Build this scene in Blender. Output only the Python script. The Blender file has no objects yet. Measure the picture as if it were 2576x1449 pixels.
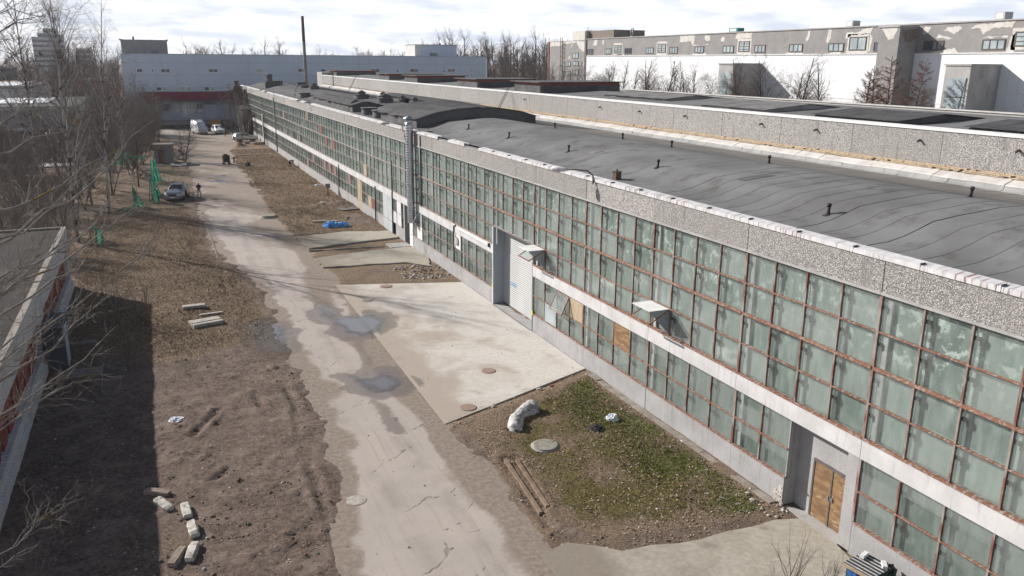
import bpy, math, random
import numpy as np
from mathutils import Vector, Matrix

sc = bpy.context.scene
COL = sc.collection
R = math.radians

# ------------------------------------------------------------------ camera
CAM_H = 14.96
PITCH, YAW, ROLL = 0.2688, 0.4096, 0.0067
F_PX, W_PX = 2064.5, 2576.0
cam_d = bpy.data.cameras.new('camera')
cam = bpy.data.objects.new('camera', cam_d); COL.objects.link(cam)
cam_d.sensor_fit = 'HORIZONTAL'; cam_d.sensor_width = 36.0
cam_d.lens = 36.0 * F_PX / W_PX
cam_d.clip_start = 0.1; cam_d.clip_end = 9000
_f = Vector((math.sin(YAW)*math.cos(PITCH), math.cos(YAW)*math.cos(PITCH), -math.sin(PITCH)))
_r = Vector((math.cos(YAW), -math.sin(YAW), 0)); _u = _r.cross(_f)
_R = _r*math.cos(ROLL) + _u*math.sin(ROLL); _U = _u*math.cos(ROLL) - _r*math.sin(ROLL)
cam.matrix_world = Matrix(((_R.x, _U.x, -_f.x, 0), (_R.y, _U.y, -_f.y, 0), (_R.z, _U.z, -_f.z, CAM_H), (0, 0, 0, 1)))
sc.camera = cam

# ------------------------------------------------------------------ sky, sun, exposure
SUN_DIR = Vector((1.0, -1.35, -0.86)).normalized()       # direction the light travels
SUN_EL = math.asin(-SUN_DIR.z)
SUN_AZ = math.atan2(-SUN_DIR.x, -SUN_DIR.y)              # compass angle from +y towards +x
world = bpy.data.worlds.new('World'); sc.world = world; world.use_nodes = True
nt = world.node_tree; nt.nodes.clear()
N = nt.nodes.new; L = nt.links.new
sky = N('ShaderNodeTexSky'); sky.sky_type = 'NISHITA'; sky.sun_disc = False
sky.sun_elevation = SUN_EL; sky.sun_rotation = SUN_AZ
sky.altitude = 20; sky.air_density = 1.0; sky.dust_density = 1.4; sky.ozone_density = 1.0
tc = N('ShaderNodeTexCoord'); sep = N('ShaderNodeSeparateXYZ'); L(tc.outputs['Generated'], sep.inputs[0])
zc = N('ShaderNodeMath'); zc.operation = 'MAXIMUM'; L(sep.outputs['Z'], zc.inputs[0]); zc.inputs[1].default_value = 0.0
za = N('ShaderNodeMath'); za.operation = 'ADD'; L(zc.outputs[0], za.inputs[0]); za.inputs[1].default_value = 0.16
dx = N('ShaderNodeMath'); dx.operation = 'DIVIDE'; L(sep.outputs['X'], dx.inputs[0]); L(za.outputs[0], dx.inputs[1])
dy = N('ShaderNodeMath'); dy.operation = 'DIVIDE'; L(sep.outputs['Y'], dy.inputs[0]); L(za.outputs[0], dy.inputs[1])
cmb = N('ShaderNodeCombineXYZ'); L(dx.outputs[0], cmb.inputs[0]); L(dy.outputs[0], cmb.inputs[1])
cn = N('ShaderNodeTexNoise'); cn.inputs['Scale'].default_value = 1.15; cn.inputs['Detail'].default_value = 8; cn.inputs['Roughness'].default_value = 0.58
cn.inputs['Distortion'].default_value = 0.3; L(cmb.outputs[0], cn.inputs['Vector'])
# thin cloud deck: fills up towards the horizon (long slant path), breaks up overhead
hz = N('ShaderNodeMapRange'); hz.inputs[1].default_value = 0.05; hz.inputs[2].default_value = 0.48
hz.inputs[3].default_value = 0.55; hz.inputs[4].default_value = -0.12; L(zc.outputs[0], hz.inputs[0])
cv = N('ShaderNodeMath'); cv.operation = 'ADD'; L(cn.outputs['Fac'], cv.inputs[0]); L(hz.outputs[0], cv.inputs[1])
cr = N('ShaderNodeMapRange'); cr.interpolation_type = 'SMOOTHSTEP'; cr.inputs[1].default_value = 0.47; cr.inputs[2].default_value = 0.88
L(cv.outputs[0], cr.inputs[0])
cn2 = N('ShaderNodeTexNoise'); cn2.inputs['Scale'].default_value = 2.3; cn2.inputs['Detail'].default_value = 7; L(cmb.outputs[0], cn2.inputs['Vector'])
ccol = N('ShaderNodeMapRange'); ccol.inputs[1].default_value = 0.36; ccol.inputs[2].default_value = 0.66
ccol.inputs[3].default_value = 0.0; ccol.inputs[4].default_value = 1.0; L(cn2.outputs['Fac'], ccol.inputs[0])
cmix = N('ShaderNodeMix'); cmix.data_type = 'RGBA'
cmix.inputs[6].default_value = (10.6, 11.5, 13.2, 1); cmix.inputs[7].default_value = (17.5, 17.5, 17.6, 1); L(ccol.outputs[0], cmix.inputs[0])
smix = N('ShaderNodeMix'); smix.data_type = 'RGBA'; L(cr.outputs[0], smix.inputs[0]); L(sky.outputs[0], smix.inputs[6]); L(cmix.outputs[2], smix.inputs[7])
bg = N('ShaderNodeBackground'); bg.inputs['Strength'].default_value = 0.052; L(smix.outputs[2], bg.inputs['Color'])
wo = N('ShaderNodeOutputWorld'); L(bg.outputs[0], wo.inputs['Surface'])

sun_d = bpy.data.lights.new('sun', 'SUN'); sun_d.energy = 5.0; sun_d.angle = R(0.55); sun_d.color = (1.0, 0.95, 0.89)
sun = bpy.data.objects.new('sun', sun_d); COL.objects.link(sun)
sun.rotation_euler = SUN_DIR.to_track_quat('-Z', 'Y').to_euler(); sun.location = (-40, 60, 60)
sc.view_settings.view_transform = 'Standard'; sc.view_settings.look = 'None'
sc.view_settings.exposure = 0.5; sc.view_settings.gamma = 1.0; sc.view_settings.use_curve_mapping = False
sc.cycles.max_bounces = 5; sc.cycles.transparent_max_bounces = 8
sc.cycles.caustics_reflective = False; sc.cycles.caustics_refractive = False

# ------------------------------------------------------------------ helpers
class MB:
    def __init__(s): s.v = []; s.f = []; s.m = []; s.smooth = []
    def face(s, idx, m=0, sm=False): s.f.append(tuple(idx)); s.m.append(m); s.smooth.append(sm)
    def quad(s, a, b, c, d, m=0):
        n = len(s.v); s.v += [tuple(a), tuple(b), tuple(c), tuple(d)]; s.face((n, n+1, n+2, n+3), m)
    def poly(s, pts, m=0):
        n = len(s.v); s.v += [tuple(p) for p in pts]; s.face(range(n, n+len(pts)), m)
    def box(s, x0, x1, y0, y1, z0, z1, m=0):
        n = len(s.v)
        s.v += [(x0,y0,z0),(x1,y0,z0),(x1,y1,z0),(x0,y1,z0),(x0,y0,z1),(x1,y0,z1),(x1,y1,z1),(x0,y1,z1)]
        for f in ((0,3,2,1),(4,5,6,7),(0,1,5,4),(1,2,6,5),(2,3,7,6),(3,0,4,7)): s.face([n+i for i in f], m)
    def obox(s, c, sx, sy, sz, rot=None, m=0):
        n = len(s.v); c = Vector(c)
        for z in (-1, 1):
            for (x, y) in ((-1,-1),(1,-1),(1,1),(-1,1)):
                p = Vector((x*sx/2, y*sy/2, z*sz/2))
                if rot is not None: p = rot @ p
                s.v.append(tuple(c+p))
        for f in ((0,3,2,1),(4,5,6,7),(0,1,5,4),(1,2,6,5),(2,3,7,6),(3,0,4,7)): s.face([n+i for i in f], m)
    def bar(s, a, b, w, h=None, m=0):
        a = Vector(a); b = Vector(b); d = b-a; h = h or w
        q = d.to_track_quat('X', 'Z').to_matrix()
        s.obox((a+b)/2, d.length, w, h, q, m)
    def prism(s, pts, z0, z1, m=0):
        n = len(s.v); k = len(pts)
        s.v += [(p[0],p[1],z0) for p in pts] + [(p[0],p[1],z1) for p in pts]
        s.face([n+k-1-i for i in range(k)], m); s.face([n+k+i for i in range(k)], m)
        for i in range(k): j = (i+1) % k; s.face((n+i, n+j, n+k+j, n+k+i), m)
    def extr_y(s, prof, y0, y1, m=0):       # prof: closed list of (x,z)
        n = len(s.v); k = len(prof)
        s.v += [(p[0],y0,p[1]) for p in prof] + [(p[0],y1,p[1]) for p in prof]
        s.face([n+i for i in range(k)], m); s.face([n+2*k-1-i for i in range(k)], m)
        for i in range(k): j = (i+1) % k; s.face((n+j, n+i, n+k+i, n+k+j), m)
    def cyl(s, c, r, h, seg=16, r2=None, m=0, cap=True):
        r2 = r if r2 is None else r2; n = len(s.v)
        for i in range(seg):
            a = 2*math.pi*i/seg; s.v.append((c[0]+r*math.cos(a), c[1]+r*math.sin(a), c[2]))
        for i in range(seg):
            a = 2*math.pi*i/seg; s.v.append((c[0]+r2*math.cos(a), c[1]+r2*math.sin(a), c[2]+h))
        for i in range(seg): j = (i+1) % seg; s.face((n+i, n+j, n+seg+j, n+seg+i), m, True)
        if cap:
            s.face([n+seg-1-i for i in range(seg)], m); s.face([n+seg+i for i in range(seg)], m)
    def lathe(s, c, prof, seg=16, m=0):     # prof list of (r,z)
        n = len(s.v); k = len(prof)
        for (r, z) in prof:
            for i in range(seg):
                a = 2*math.pi*i/seg; s.v.append((c[0]+r*math.cos(a), c[1]+r*math.sin(a), c[2]+z))
        for q in range(k-1):
            for i in range(seg):
                j = (i+1) % seg; s.face((n+q*seg+i, n+q*seg+j, n+(q+1)*seg+j, n+(q+1)*seg+i), m, True)
        s.face([n+seg-1-i for i in range(seg)], m); s.face([n+(k-1)*seg+i for i in range(seg)], m)
    def tube(s, path, rad, sides=5, m=0, cap=True):
        n = len(s.v); k = len(path); P = [Vector(p) for p in path]
        up = Vector((0.31, 0.22, 0.93))
        for q in range(k):
            d = (P[min(q+1,k-1)] - P[max(q-1,0)])
            if d.length < 1e-9: d = Vector((0,0,1))
            d.normalize()
            a = d.cross(up)
            if a.length < 1e-3: a = d.cross(Vector((1,0,0)))
            a.normalize(); b = d.cross(a)
            r = rad[q] if hasattr(rad, '__len__') else rad
            for i in range(sides):
                t = 2*math.pi*i/sides; s.v.append(tuple(P[q] + a*(r*math.cos(t)) + b*(r*math.sin(t))))
        for q in range(k-1):
            for i in range(sides):
                j = (i+1) % sides; s.face((n+q*sides+i, n+q*sides+j, n+(q+1)*sides+j, n+(q+1)*sides+i), m, True)
        if cap and sides > 3:
            s.face([n+sides-1-i for i in range(sides)], m); s.face([n+(k-1)*sides+i for i in range(sides)], m)
    def ico(s, c, r, rng, jit=0.3, flat=1.0, m=0, sm=False):
        t = 0.618; base = [(-t,1,0),(t,1,0),(-t,-1,0),(t,-1,0),(0,-t,1),(0,t,1),(0,-t,-1),(0,t,-1),(1,0,-t),(1,0,t),(-1,0,-t),(-1,0,t)]
        n = len(s.v); k = 1/1.176
        for b in base:
            q = r*k*(1+rng.uniform(-jit, jit)); s.v.append((c[0]+b[0]*q, c[1]+b[1]*q, c[2]+b[2]*q*flat))
        for f in ((0,11,5),(0,5,1),(0,1,7),(0,7,10),(0,10,11),(1,5,9),(5,11,4),(11,10,2),(10,7,6),(7,1,8),(3,9,4),(3,4,2),(3,2,6),(3,6,8),(3,8,9),(4,9,5),(2,4,11),(6,2,10),(8,6,7),(9,8,1)):
            s.face([n+i for i in f], m, sm)
    def mesh(s, name, mats):
        me = bpy.data.meshes.new(name)
        me.from_pydata(s.v, [], s.f)
        mats = mats if isinstance(mats, (list, tuple)) else [mats]
        for x in mats: me.materials.append(x)
        if len(mats) > 1: me.polygons.foreach_set('material_index', s.m)
        if any(s.smooth): me.polygons.foreach_set('use_smooth', s.smooth)
        me.update()
        return me
    def build(s, name, mats, parent=None, loc=(0,0,0)):
        return put(name, s.mesh(name, mats), parent, loc)

def put(name, me, parent=None, loc=(0,0,0), rot=None, scale=None):
    o = bpy.data.objects.new(name, me); COL.objects.link(o)
    o.location = loc
    if rot is not None: o.rotation_euler = rot
    if scale is not None: o.scale = scale
    if parent is not None: o.parent = parent
    return o
def tag(o, label=None, cat=None, group=None, kind=None):
    if label: o['label'] = label
    if cat: o['category'] = cat
    if group: o['group'] = group
    if kind: o['kind'] = kind
    return o
def thing(name, label, cat, loc=(0,0,0), rz=0, group=None):
    o = bpy.data.objects.new(name, None); COL.objects.link(o); o.empty_display_size = 0.2
    o.location = loc; o.rotation_euler = (0,0,rz)
    return tag(o, label, cat, group)
def copy_tree(o, parent=None):
    c = o.copy(); COL.objects.link(c); c.parent = parent
    for ch in o.children: copy_tree(ch, c)
    return c

# value noise for mesh masks and relief
def vnoise(x, y, s, seed=0):
    x = np.asarray(x, float)*s + seed*17.31; y = np.asarray(y, float)*s + seed*9.77
    xi = np.floor(x).astype(np.int64); yi = np.floor(y).astype(np.int64); fx = x-xi; fy = y-yi
    fx = fx*fx*(3-2*fx); fy = fy*fy*(3-2*fy)
    def h(a, b):
        n = (a*374761393 + b*668265263 + seed*974711) & 0xFFFFFFFF
        n = ((n ^ (n >> 13))*1274126177) & 0xFFFFFFFF
        return ((n ^ (n >> 16)) & 0xFFFF)/65535.0
    return (h(xi,yi)*(1-fx)+h(xi+1,yi)*fx)*(1-fy) + (h(xi,yi+1)*(1-fx)+h(xi+1,yi+1)*fx)*fy
def fbm(x, y, s, oct=4, seed=0, gain=0.5):
    a = 1.0; t = 0; tot = 0
    for o in range(oct):
        t = t + a*vnoise(x, y, s, seed+o); tot += a; a *= gain; s *= 2.03
    return t/tot
def sd_poly(x, y, poly):                 # >0 inside
    P = np.array(poly, float); d = np.full(np.shape(x), 1e9); ins = np.zeros(np.shape(x), bool)
    for i in range(len(P)):
        a = P[i]; b = P[(i+1) % len(P)]; e = b-a
        t = np.clip(((x-a[0])*e[0]+(y-a[1])*e[1])/(e@e+1e-12), 0, 1)
        d = np.minimum(d, np.hypot(x-a[0]-t*e[0], y-a[1]-t*e[1]))
        c = ((a[1] > y) != (b[1] > y)) & (x < (b[0]-a[0])*(y-a[1])/((b[1]-a[1]) if b[1] != a[1] else 1e-9)+a[0])
        ins ^= c
    return np.where(ins, d, -d)
def sd_line(x, y, pts):
    d = np.full(np.shape(x), 1e9)
    for a, b in zip(pts[:-1], pts[1:]):
        a = np.array(a, float); b = np.array(b, float); e = b-a
        t = np.clip(((x-a[0])*e[0]+(y-a[1])*e[1])/(e@e+1e-12), 0, 1)
        d = np.minimum(d, np.hypot(x-a[0]-t*e[0], y-a[1]-t*e[1]))
    return d
def grid_mesh(name, xs, ys, zf, mats, attrs=None, keep=None):
    X, Y = np.meshgrid(xs, ys); Z = zf(X, Y); ny, nx = X.shape
    me = bpy.data.meshes.new(name)
    idx = np.arange(nx*ny).reshape(ny, nx)
    q = np.stack([idx[:-1,:-1], idx[:-1,1:], idx[1:,1:], idx[1:,:-1]], -1).reshape(-1, 4)
    if keep is not None:
        cx = (X[:-1,:-1]+X[1:,1:])/2; cy = (Y[:-1,:-1]+Y[1:,1:])/2
        q = q[keep(cx, cy).reshape(-1)]
    used = np.unique(q); remap = np.full(nx*ny, -1); remap[used] = np.arange(len(used)); q = remap[q]
    co = np.stack([X, Y, Z], -1).reshape(-1, 3)[used]
    me.vertices.add(len(co)); me.vertices.foreach_set('co', co.astype(np.float32).ravel())
    me.loops.add(q.size); me.loops.foreach_set('vertex_index', q.astype(np.int32).ravel())
    me.polygons.add(len(q)); me.polygons.foreach_set('loop_start', np.arange(0, q.size, 4, dtype=np.int32))
    me.polygons.foreach_set('use_smooth', np.ones(len(q), bool))
    for m in (mats if isinstance(mats, (list, tuple)) else [mats]): me.materials.append(m)
    me.update(calc_edges=True)
    for nm, fn in (attrs or {}).items():
        a = me.attributes.new(nm, 'FLOAT', 'POINT')
        a.data.foreach_set('value', np.asarray(fn(co[:,0], co[:,1]), np.float32))
    return me
def jagged(poly, step=0.25, amp=0.12, seed=1):
    out = []; rng = random.Random(seed)
    for i in range(len(poly)):
        a = Vector(poly[i]); b = Vector(poly[(i+1) % len(poly)]); n = max(1, int((b-a).length/step))
        for k in range(n):
            p = a.lerp(b, k/n); out.append((p.x+rng.uniform(-amp, amp), p.y+rng.uniform(-amp, amp)))
    return out
# ------------------------------------------------------------------ materials
class G:
    """tiny node-graph helper"""
    def __init__(s, name):
        s.mat = bpy.data.materials.new(name); s.mat.use_nodes = True; s.t = s.mat.node_tree; s.t.nodes.clear()
        s.out = s.n('ShaderNodeOutputMaterial')
    def n(s, t, **k):
        o = s.t.nodes.new(t)
        for a, b in k.items(): setattr(o, a, b)
        return o
    def l(s, a, b): s.t.links.new(a, b)
    def put(s, sock, v):
        if isinstance(v, bpy.types.NodeSocket): s.l(v, sock)
        elif v is not None:
            sock.default_value = (tuple(v)+(1,))[:4] if hasattr(v, '__len__') and sock.type == 'RGBA' else v
    def pos(s, kind='world'):
        if kind == 'world': return s.n('ShaderNodeNewGeometry').outputs['Position']
        o = s.n('ShaderNodeTexCoord').outputs['Object']
        rnd = s.n('ShaderNodeObjectInfo').outputs['Random']
        a = s.n('ShaderNodeVectorMath', operation='MULTIPLY_ADD')
        s.l(rnd, a.inputs[0]); a.inputs[1].default_value = (57, 31, 43); s.l(o, a.inputs[2])
        return a.outputs[0]
    def map(s, v, scale=(1,1,1), off=(0,0,0)):
        m = s.n('ShaderNodeMapping'); s.l(v, m.inputs[0]); m.inputs['Scale'].default_value = scale; m.inputs['Location'].default_value = off
        return m.outputs[0]
    def noise(s, v, scale, detail=5, rough=0.55, dist=0.0):
        o = s.n('ShaderNodeTexNoise'); s.l(v, o.inputs['Vector']); o.inputs['Scale'].default_value = scale
        o.inputs['Detail'].default_value = detail; o.inputs['Roughness'].default_value = rough; o.inputs['Distortion'].default_value = dist
        return o.outputs['Fac']
    def voro(s, v, scale, feat='F1', out='Distance'):
        o = s.n('ShaderNodeTexVoronoi', feature=feat); s.l(v, o.inputs['Vector']); o.inputs['Scale'].default_value = scale
        return o.outputs[out]
    def ramp(s, f, a, b, c=0.0, d=1.0, smooth=True):
        o = s.n('ShaderNodeMapRange'); o.interpolation_type = 'SMOOTHSTEP' if smooth else 'LINEAR'
        s.put(o.inputs[0], f); o.inputs[1].default_value = a; o.inputs[2].default_value = b; o.inputs[3].default_value = c; o.inputs[4].default_value = d
        return o.outputs[0]
    def math(s, op, a, b=None, c=None):
        o = s.n('ShaderNodeMath', operation=op); s.put(o.inputs[0], a)
        if b is not None: s.put(o.inputs[1], b)
        if c is not None: s.put(o.inputs[2], c)
        return o.outputs[0]
    def mix(s, f, a, b, mode='MIX'):
        o = s.n('ShaderNodeMix', data_type='RGBA', blend_type=mode); s.put(o.inputs[0], f); s.put(o.inputs[6], a); s.put(o.inputs[7], b)
        return o.outputs[2]
    def attr(s, name): return s.n('ShaderNodeAttribute', attribute_name=name).outputs['Fac']
    def bump(s, h, strength=0.3, dist=0.02, prev=None):
        o = s.n('ShaderNodeBump'); s.put(o.inputs['Height'], h); o.inputs['Strength'].default_value = strength; o.inputs['Distance'].default_value = dist
        if prev is not None: s.l(prev, o.inputs['Normal'])
        return o.outputs[0]
    def bsdf(s, col, rough=0.8, metal=0.0, normal=None, spec=0.5, trans=None):
        o = s.n('ShaderNodeBsdfPrincipled'); s.put(o.inputs['Base Color'], col); s.put(o.inputs['Roughness'], rough); s.put(o.inputs['Metallic'], metal)
        o.inputs['Specular IOR Level'].default_value = spec
        if normal is not None: s.l(normal, o.inputs['Normal'])
        return o.outputs[0]
    def done(s, sh): s.l(sh, s.out.inputs['Surface']); return s.mat

def simple(name, c1, c2=None, scale=2.0, rough=0.8, metal=0.0, bump=0.0, bscale=None, detail=6, coord='object', lo=0.35, hi=0.65, spec=0.15, stretch=(1,1,1), c3=None, s3=9.0, l3=0.58, h3=0.66):
    g = G(name); p = g.map(g.pos(coord), stretch)
    f = g.noise(p, scale, detail)
    col = g.mix(g.ramp(f, lo, hi), c1, c2 or [x*0.8 for x in c1])
    if c3: col = g.mix(g.ramp(g.noise(p, s3, 6, 0.65), l3, h3), col, c3)
    nrm = g.bump(g.noise(p, bscale or scale*6, 5, 0.6), bump, 0.02) if bump else None
    return g.done(g.bsdf(col, rough, metal, nrm, spec))

M = {}
M['concrete'] = simple('concrete_grey', (0.36,0.35,0.34), (0.25,0.245,0.24), 1.3, 0.9, bump=0.25, bscale=14, coord='world', c3=(0.2,0.19,0.18), s3=2.2)
def plaster_mat(name, hi, lo, streak):
    g = G(name); p = g.pos('world')
    n1 = g.noise(g.map(p, (1,0.7,0.7)), 1.1, 7, 0.62)
    st = g.noise(g.map(p, (1,3.2,0.32)), 1.7, 6, 0.6)
    fine = g.noise(p, 22, 3)
    c = g.mix(g.ramp(n1, 0.3, 0.7), hi, lo)
    c = g.mix(g.ramp(st, 0.54, 0.78, 0, 0.75), c, streak)
    c = g.mix(g.ramp(fine, 0.3, 0.7, 0, 0.25), c, (0.5,0.5,0.5))
    return g.done(g.bsdf(c, 0.92, 0, g.bump(g.noise(p, 30, 4), 0.25, 0.01), 0.25))
M['plinth'] = plaster_mat('plinth_concrete', (0.36,0.355,0.36), (0.27,0.265,0.265), (0.17,0.155,0.145))
M['beam'] = plaster_mat('limewashed_beam', (0.60,0.595,0.60), (0.46,0.45,0.455), (0.25,0.23,0.215))
M['grey_plaster'] = plaster_mat('grey_plaster', (0.26,0.245,0.24), (0.20,0.19,0.185), (0.14,0.13,0.125))
M['bare_concrete'] = plaster_mat('bare_concrete', (0.40,0.39,0.375), (0.30,0.29,0.28), (0.2,0.185,0.175))
def pebble_mat():
    g = G('pebble_dash'); p = g.pos('world')
    v = g.voro(p, 33, 'F1', 'Color'); d = g.voro(p, 33)
    sepn = g.n('ShaderNodeSeparateColor'); g.l(v, sepn.inputs[0])
    c = g.mix(g.ramp(sepn.outputs[0], 0.1, 0.9), (0.16,0.155,0.152), (0.66,0.63,0.60))
    c = g.mix(g.ramp(d, 0.38, 0.62, 0, 0.7), c, (0.15,0.14,0.135))
    big = g.noise(g.map(p, (1,1,1)), 0.45, 6)
    c = g.mix(g.ramp(big, 0.45, 0.7, 0, 0.45), c, (0.30,0.285,0.27))
    rn = g.n('ShaderNodeObjectInfo').outputs['Random']
    c = g.mix(g.math('MULTIPLY', rn, 0.4), c, (0.27,0.258,0.245))
    st = g.noise(g.map(p, (1,2.4,0.22)), 1.3, 5)
    c = g.mix(g.ramp(st, 0.55, 0.76, 0, 0.75), c, (0.17,0.155,0.145))
    return g.done(g.bsdf(c, 0.95, 0, g.bump(g.math('MULTIPLY', d, -1.0), 0.7, 0.02), 0.2))
M['pebble'] = pebble_mat()
def coping_mat():
    g = G('white_painted_coping'); p = g.pos('world')
    run = g.noise(g.map(p, (0.5,7,0.35)), 1.6, 5, 0.65)
    big = g.noise(p, 0.55, 4)
    f = g.math('MULTIPLY', g.ramp(run, 0.52, 0.62), g.ramp(big, 0.35, 0.62, 0.3, 1.0))
    rust = g.mix(g.ramp(g.noise(p, 0.35, 3), 0.44, 0.6), (0.12,0.10,0.095), (0.20,0.075,0.045))
    c = g.mix(f, g.mix(g.ramp(g.noise(p, 3, 5), 0.3, 0.7), (0.66,0.65,0.66), (0.52,0.51,0.52)), rust)
    return g.done(g.bsdf(c, 0.6, 0, None, 0.4))
M['coping'] = coping_mat()
def rust_frame():
    g = G('rusty_window_frame'); p = g.pos('world')
    n1 = g.noise(p, 1.4, 6, 0.6); n2 = g.noise(g.map(p, (1,2,2)), 5, 6, 0.7)
    c = g.mix(g.ramp(n1, 0.35, 0.65), (0.19,0.08,0.05), (0.24,0.12,0.08))
    c = g.mix(g.ramp(n2, 0.50, 0.60, 0, 0.85), c, (0.36,0.325,0.285))
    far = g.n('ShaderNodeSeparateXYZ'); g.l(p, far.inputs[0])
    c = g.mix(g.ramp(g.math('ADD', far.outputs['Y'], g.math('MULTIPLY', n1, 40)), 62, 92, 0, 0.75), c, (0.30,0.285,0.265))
    return g.done(g.bsdf(c, 0.8, 0, g.bump(n2, 0.4, 0.01), 0.3))
M['rust_frame'] = rust_frame()
def mullion_mat():
    g = G('mullion_paint'); p = g.pos('world')
    n1 = g.noise(g.map(p, (2,2,0.8)), 1.6, 6, 0.6)
    c = g.mix(g.ramp(n1, 0.38, 0.6), (0.17,0.07,0.05), (0.30,0.26,0.235))
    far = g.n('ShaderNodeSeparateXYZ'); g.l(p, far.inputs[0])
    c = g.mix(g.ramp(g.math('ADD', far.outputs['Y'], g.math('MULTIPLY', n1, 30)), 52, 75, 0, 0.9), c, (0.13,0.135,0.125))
    return g.done(g.bsdf(c, 0.75, 0, None, 0.3))
M['mullion'] = mullion_mat()
def glass_mat(name, tint, dust, d0, d1):
    g = G(name); p = g.pos('world')
    st = g.noise(g.map(p, (1,4,0.8)), 1.2, 5, 0.6)
    bl = g.noise(p, 1.3, 6, 0.6)
    cell = g.n('ShaderNodeVectorMath', operation='SNAP'); g.l(g.map(p, (0,1,1), (0,-16.77,-0.57)), cell.inputs[0]); cell.inputs[1].default_value = (1,1.5,1.135)
    wn = g.n('ShaderNodeTexWhiteNoise', noise_dimensions='3D'); g.l(cell.outputs[0], wn.inputs[0])
    f = g.math('ADD', g.math('MULTIPLY', st, 0.55), g.math('MULTIPLY', bl, 0.45))
    f = g.math('ADD', f, g.math('MULTIPLY', g.math('SUBTRACT', wn.outputs['Value'], 0.5), 0.34))
    fac = g.ramp(f, 0.33, 0.72, d0, d1, False)
    df = g.n('ShaderNodeBsdfDiffuse'); df.inputs[0].default_value = dust+(1,)
    tr = g.n('ShaderNodeBsdfTransparent'); tr.inputs[0].default_value = tint+(1,)
    m1 = g.n('ShaderNodeMixShader'); g.l(fac, m1.inputs[0]); g.l(tr.outputs[0], m1.inputs[1]); g.l(df.outputs[0], m1.inputs[2])
    gl = g.n('ShaderNodeBsdfGlossy'); gl.inputs['Roughness'].default_value = 0.07
    wob = g.bump(g.noise(p, 1.1, 2), 0.12, 0.05)
    tl = g.n('ShaderNodeVectorMath', operation='MULTIPLY_ADD'); g.l(wn.outputs['Color'], tl.inputs[0]); tl.inputs[1].default_value = (0.1,0.14,0.14); g.l(wob, tl.inputs[2])
    t2 = g.n('ShaderNodeVectorMath', operation='SUBTRACT'); g.l(tl.outputs[0], t2.inputs[0]); t2.inputs[1].default_value = (0.05,0.07,0.07)
    t3 = g.n('ShaderNodeVectorMath', operation='NORMALIZE'); g.l(t2.outputs[0], t3.inputs[0]); g.l(t3.outputs[0], gl.inputs['Normal'])
    fr = g.n('ShaderNodeFresnel'); fr.inputs[0].default_value = 1.45
    m2 = g.n('ShaderNodeMixShader'); g.l(g.math('MULTIPLY', fr.outputs[0], g.math('SUBTRACT', 1.0, g.n('ShaderNodeNewGeometry').outputs['Backfacing'])), m2.inputs[0]); g.l(m1.outputs[0], m2.inputs[1]); g.l(gl.outputs[0], m2.inputs[2])
    return g.done(m2.outputs[0])
M['glass'] = glass_mat('dusty_window_glass', (0.93,0.96,0.945), (0.40,0.43,0.42), 0.05, 0.28)
def inner_mat():
    g = G('inner_whitewashed_glass'); p = g.pos('world')
    sx = g.n('ShaderNodeSeparateXYZ'); g.l(p, sx.inputs[0])
    cell = g.n('ShaderNodeVectorMath', operation='SNAP'); g.l(g.map(p, (0,1,1), (0,-16.77,-0.57)), cell.inputs[0]); cell.inputs[1].default_value = (1,1.5,1.135)
    wn = g.n('ShaderNodeTexWhiteNoise', noise_dimensions='3D'); g.l(cell.outputs[0], wn.inputs[0])
    n = g.noise(g.map(p, (1,3,0.8)), 0.8, 5, 0.6); n2 = g.noise(p, 2.6, 7, 0.7)
    lo = g.mix(g.ramp(wn.outputs['Value'], 0, 1), (0.165,0.20,0.188), (0.36,0.415,0.395))
    c = g.mix(g.ramp(n, 0.4, 0.75, 0, 0.7), lo, (0.41,0.465,0.445))
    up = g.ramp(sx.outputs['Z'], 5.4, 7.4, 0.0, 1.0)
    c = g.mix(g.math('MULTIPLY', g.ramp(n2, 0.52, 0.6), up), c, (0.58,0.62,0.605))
    c = g.mix(g.ramp(sx.outputs['Y'], 50, 72, 0, 0.7), c, g.mix(g.ramp(wn.outputs['Value'], 0, 1), (0.45,0.52,0.50), (0.70,0.76,0.74)))  # far section: paler whitewash, brightened to offset shade seen at a grazing angle
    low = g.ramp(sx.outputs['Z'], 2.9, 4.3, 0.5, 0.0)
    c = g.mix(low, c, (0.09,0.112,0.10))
    return g.done(g.bsdf(c, 0.35, 0, None, 0.4))
M['inner'] = inner_mat()
M['felt'] = simple('roofing_felt_grey', (0.20,0.202,0.204), (0.15,0.15,0.15), 0.35, 0.95, bump=0.7, bscale=34, coord='world', c3=(0.115,0.11,0.105), s3=0.8, l3=0.5, h3=0.72, spec=0.1)
M['felt_dark'] = simple('roofing_felt_dark', (0.085,0.085,0.09), (0.13,0.128,0.128), 0.7, 0.9, bump=0.3, bscale=18, coord='world')
M['felt_brown'] = simple('roof_valley_silt', (0.215,0.20,0.185), (0.17,0.155,0.14), 0.6, 0.95, bump=0.3, bscale=20, coord='world')
M['bitumen'] = simple('bitumen_seam', (0.075,0.075,0.078), (0.12,0.12,0.12), 4, 0.7, coord='world')
M['flashing'] = simple('pale_metal_flashing', (0.60,0.58,0.56), (0.47,0.45,0.43), 1.1, 0.6, coord='world', c3=(0.42,0.33,0.27), s3=2.5, l3=0.60, h3=0.72)
M['upstand'] = simple('felt_upstand', (0.34,0.34,0.335), (0.27,0.27,0.27), 0.9, 0.9, coord='world', bump=0.2)
M['brick_yellow'] = simple('yellow_brick', (0.52,0.42,0.30), (0.40,0.31,0.22), 6, 0.9, coord='world', c3=(0.22,0.15,0.11), s3=3)
M['mortar'] = simple('dark_mortar', (0.17,0.14,0.12), (0.24,0.21,0.18), 5, 0.95, coord='world')
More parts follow.
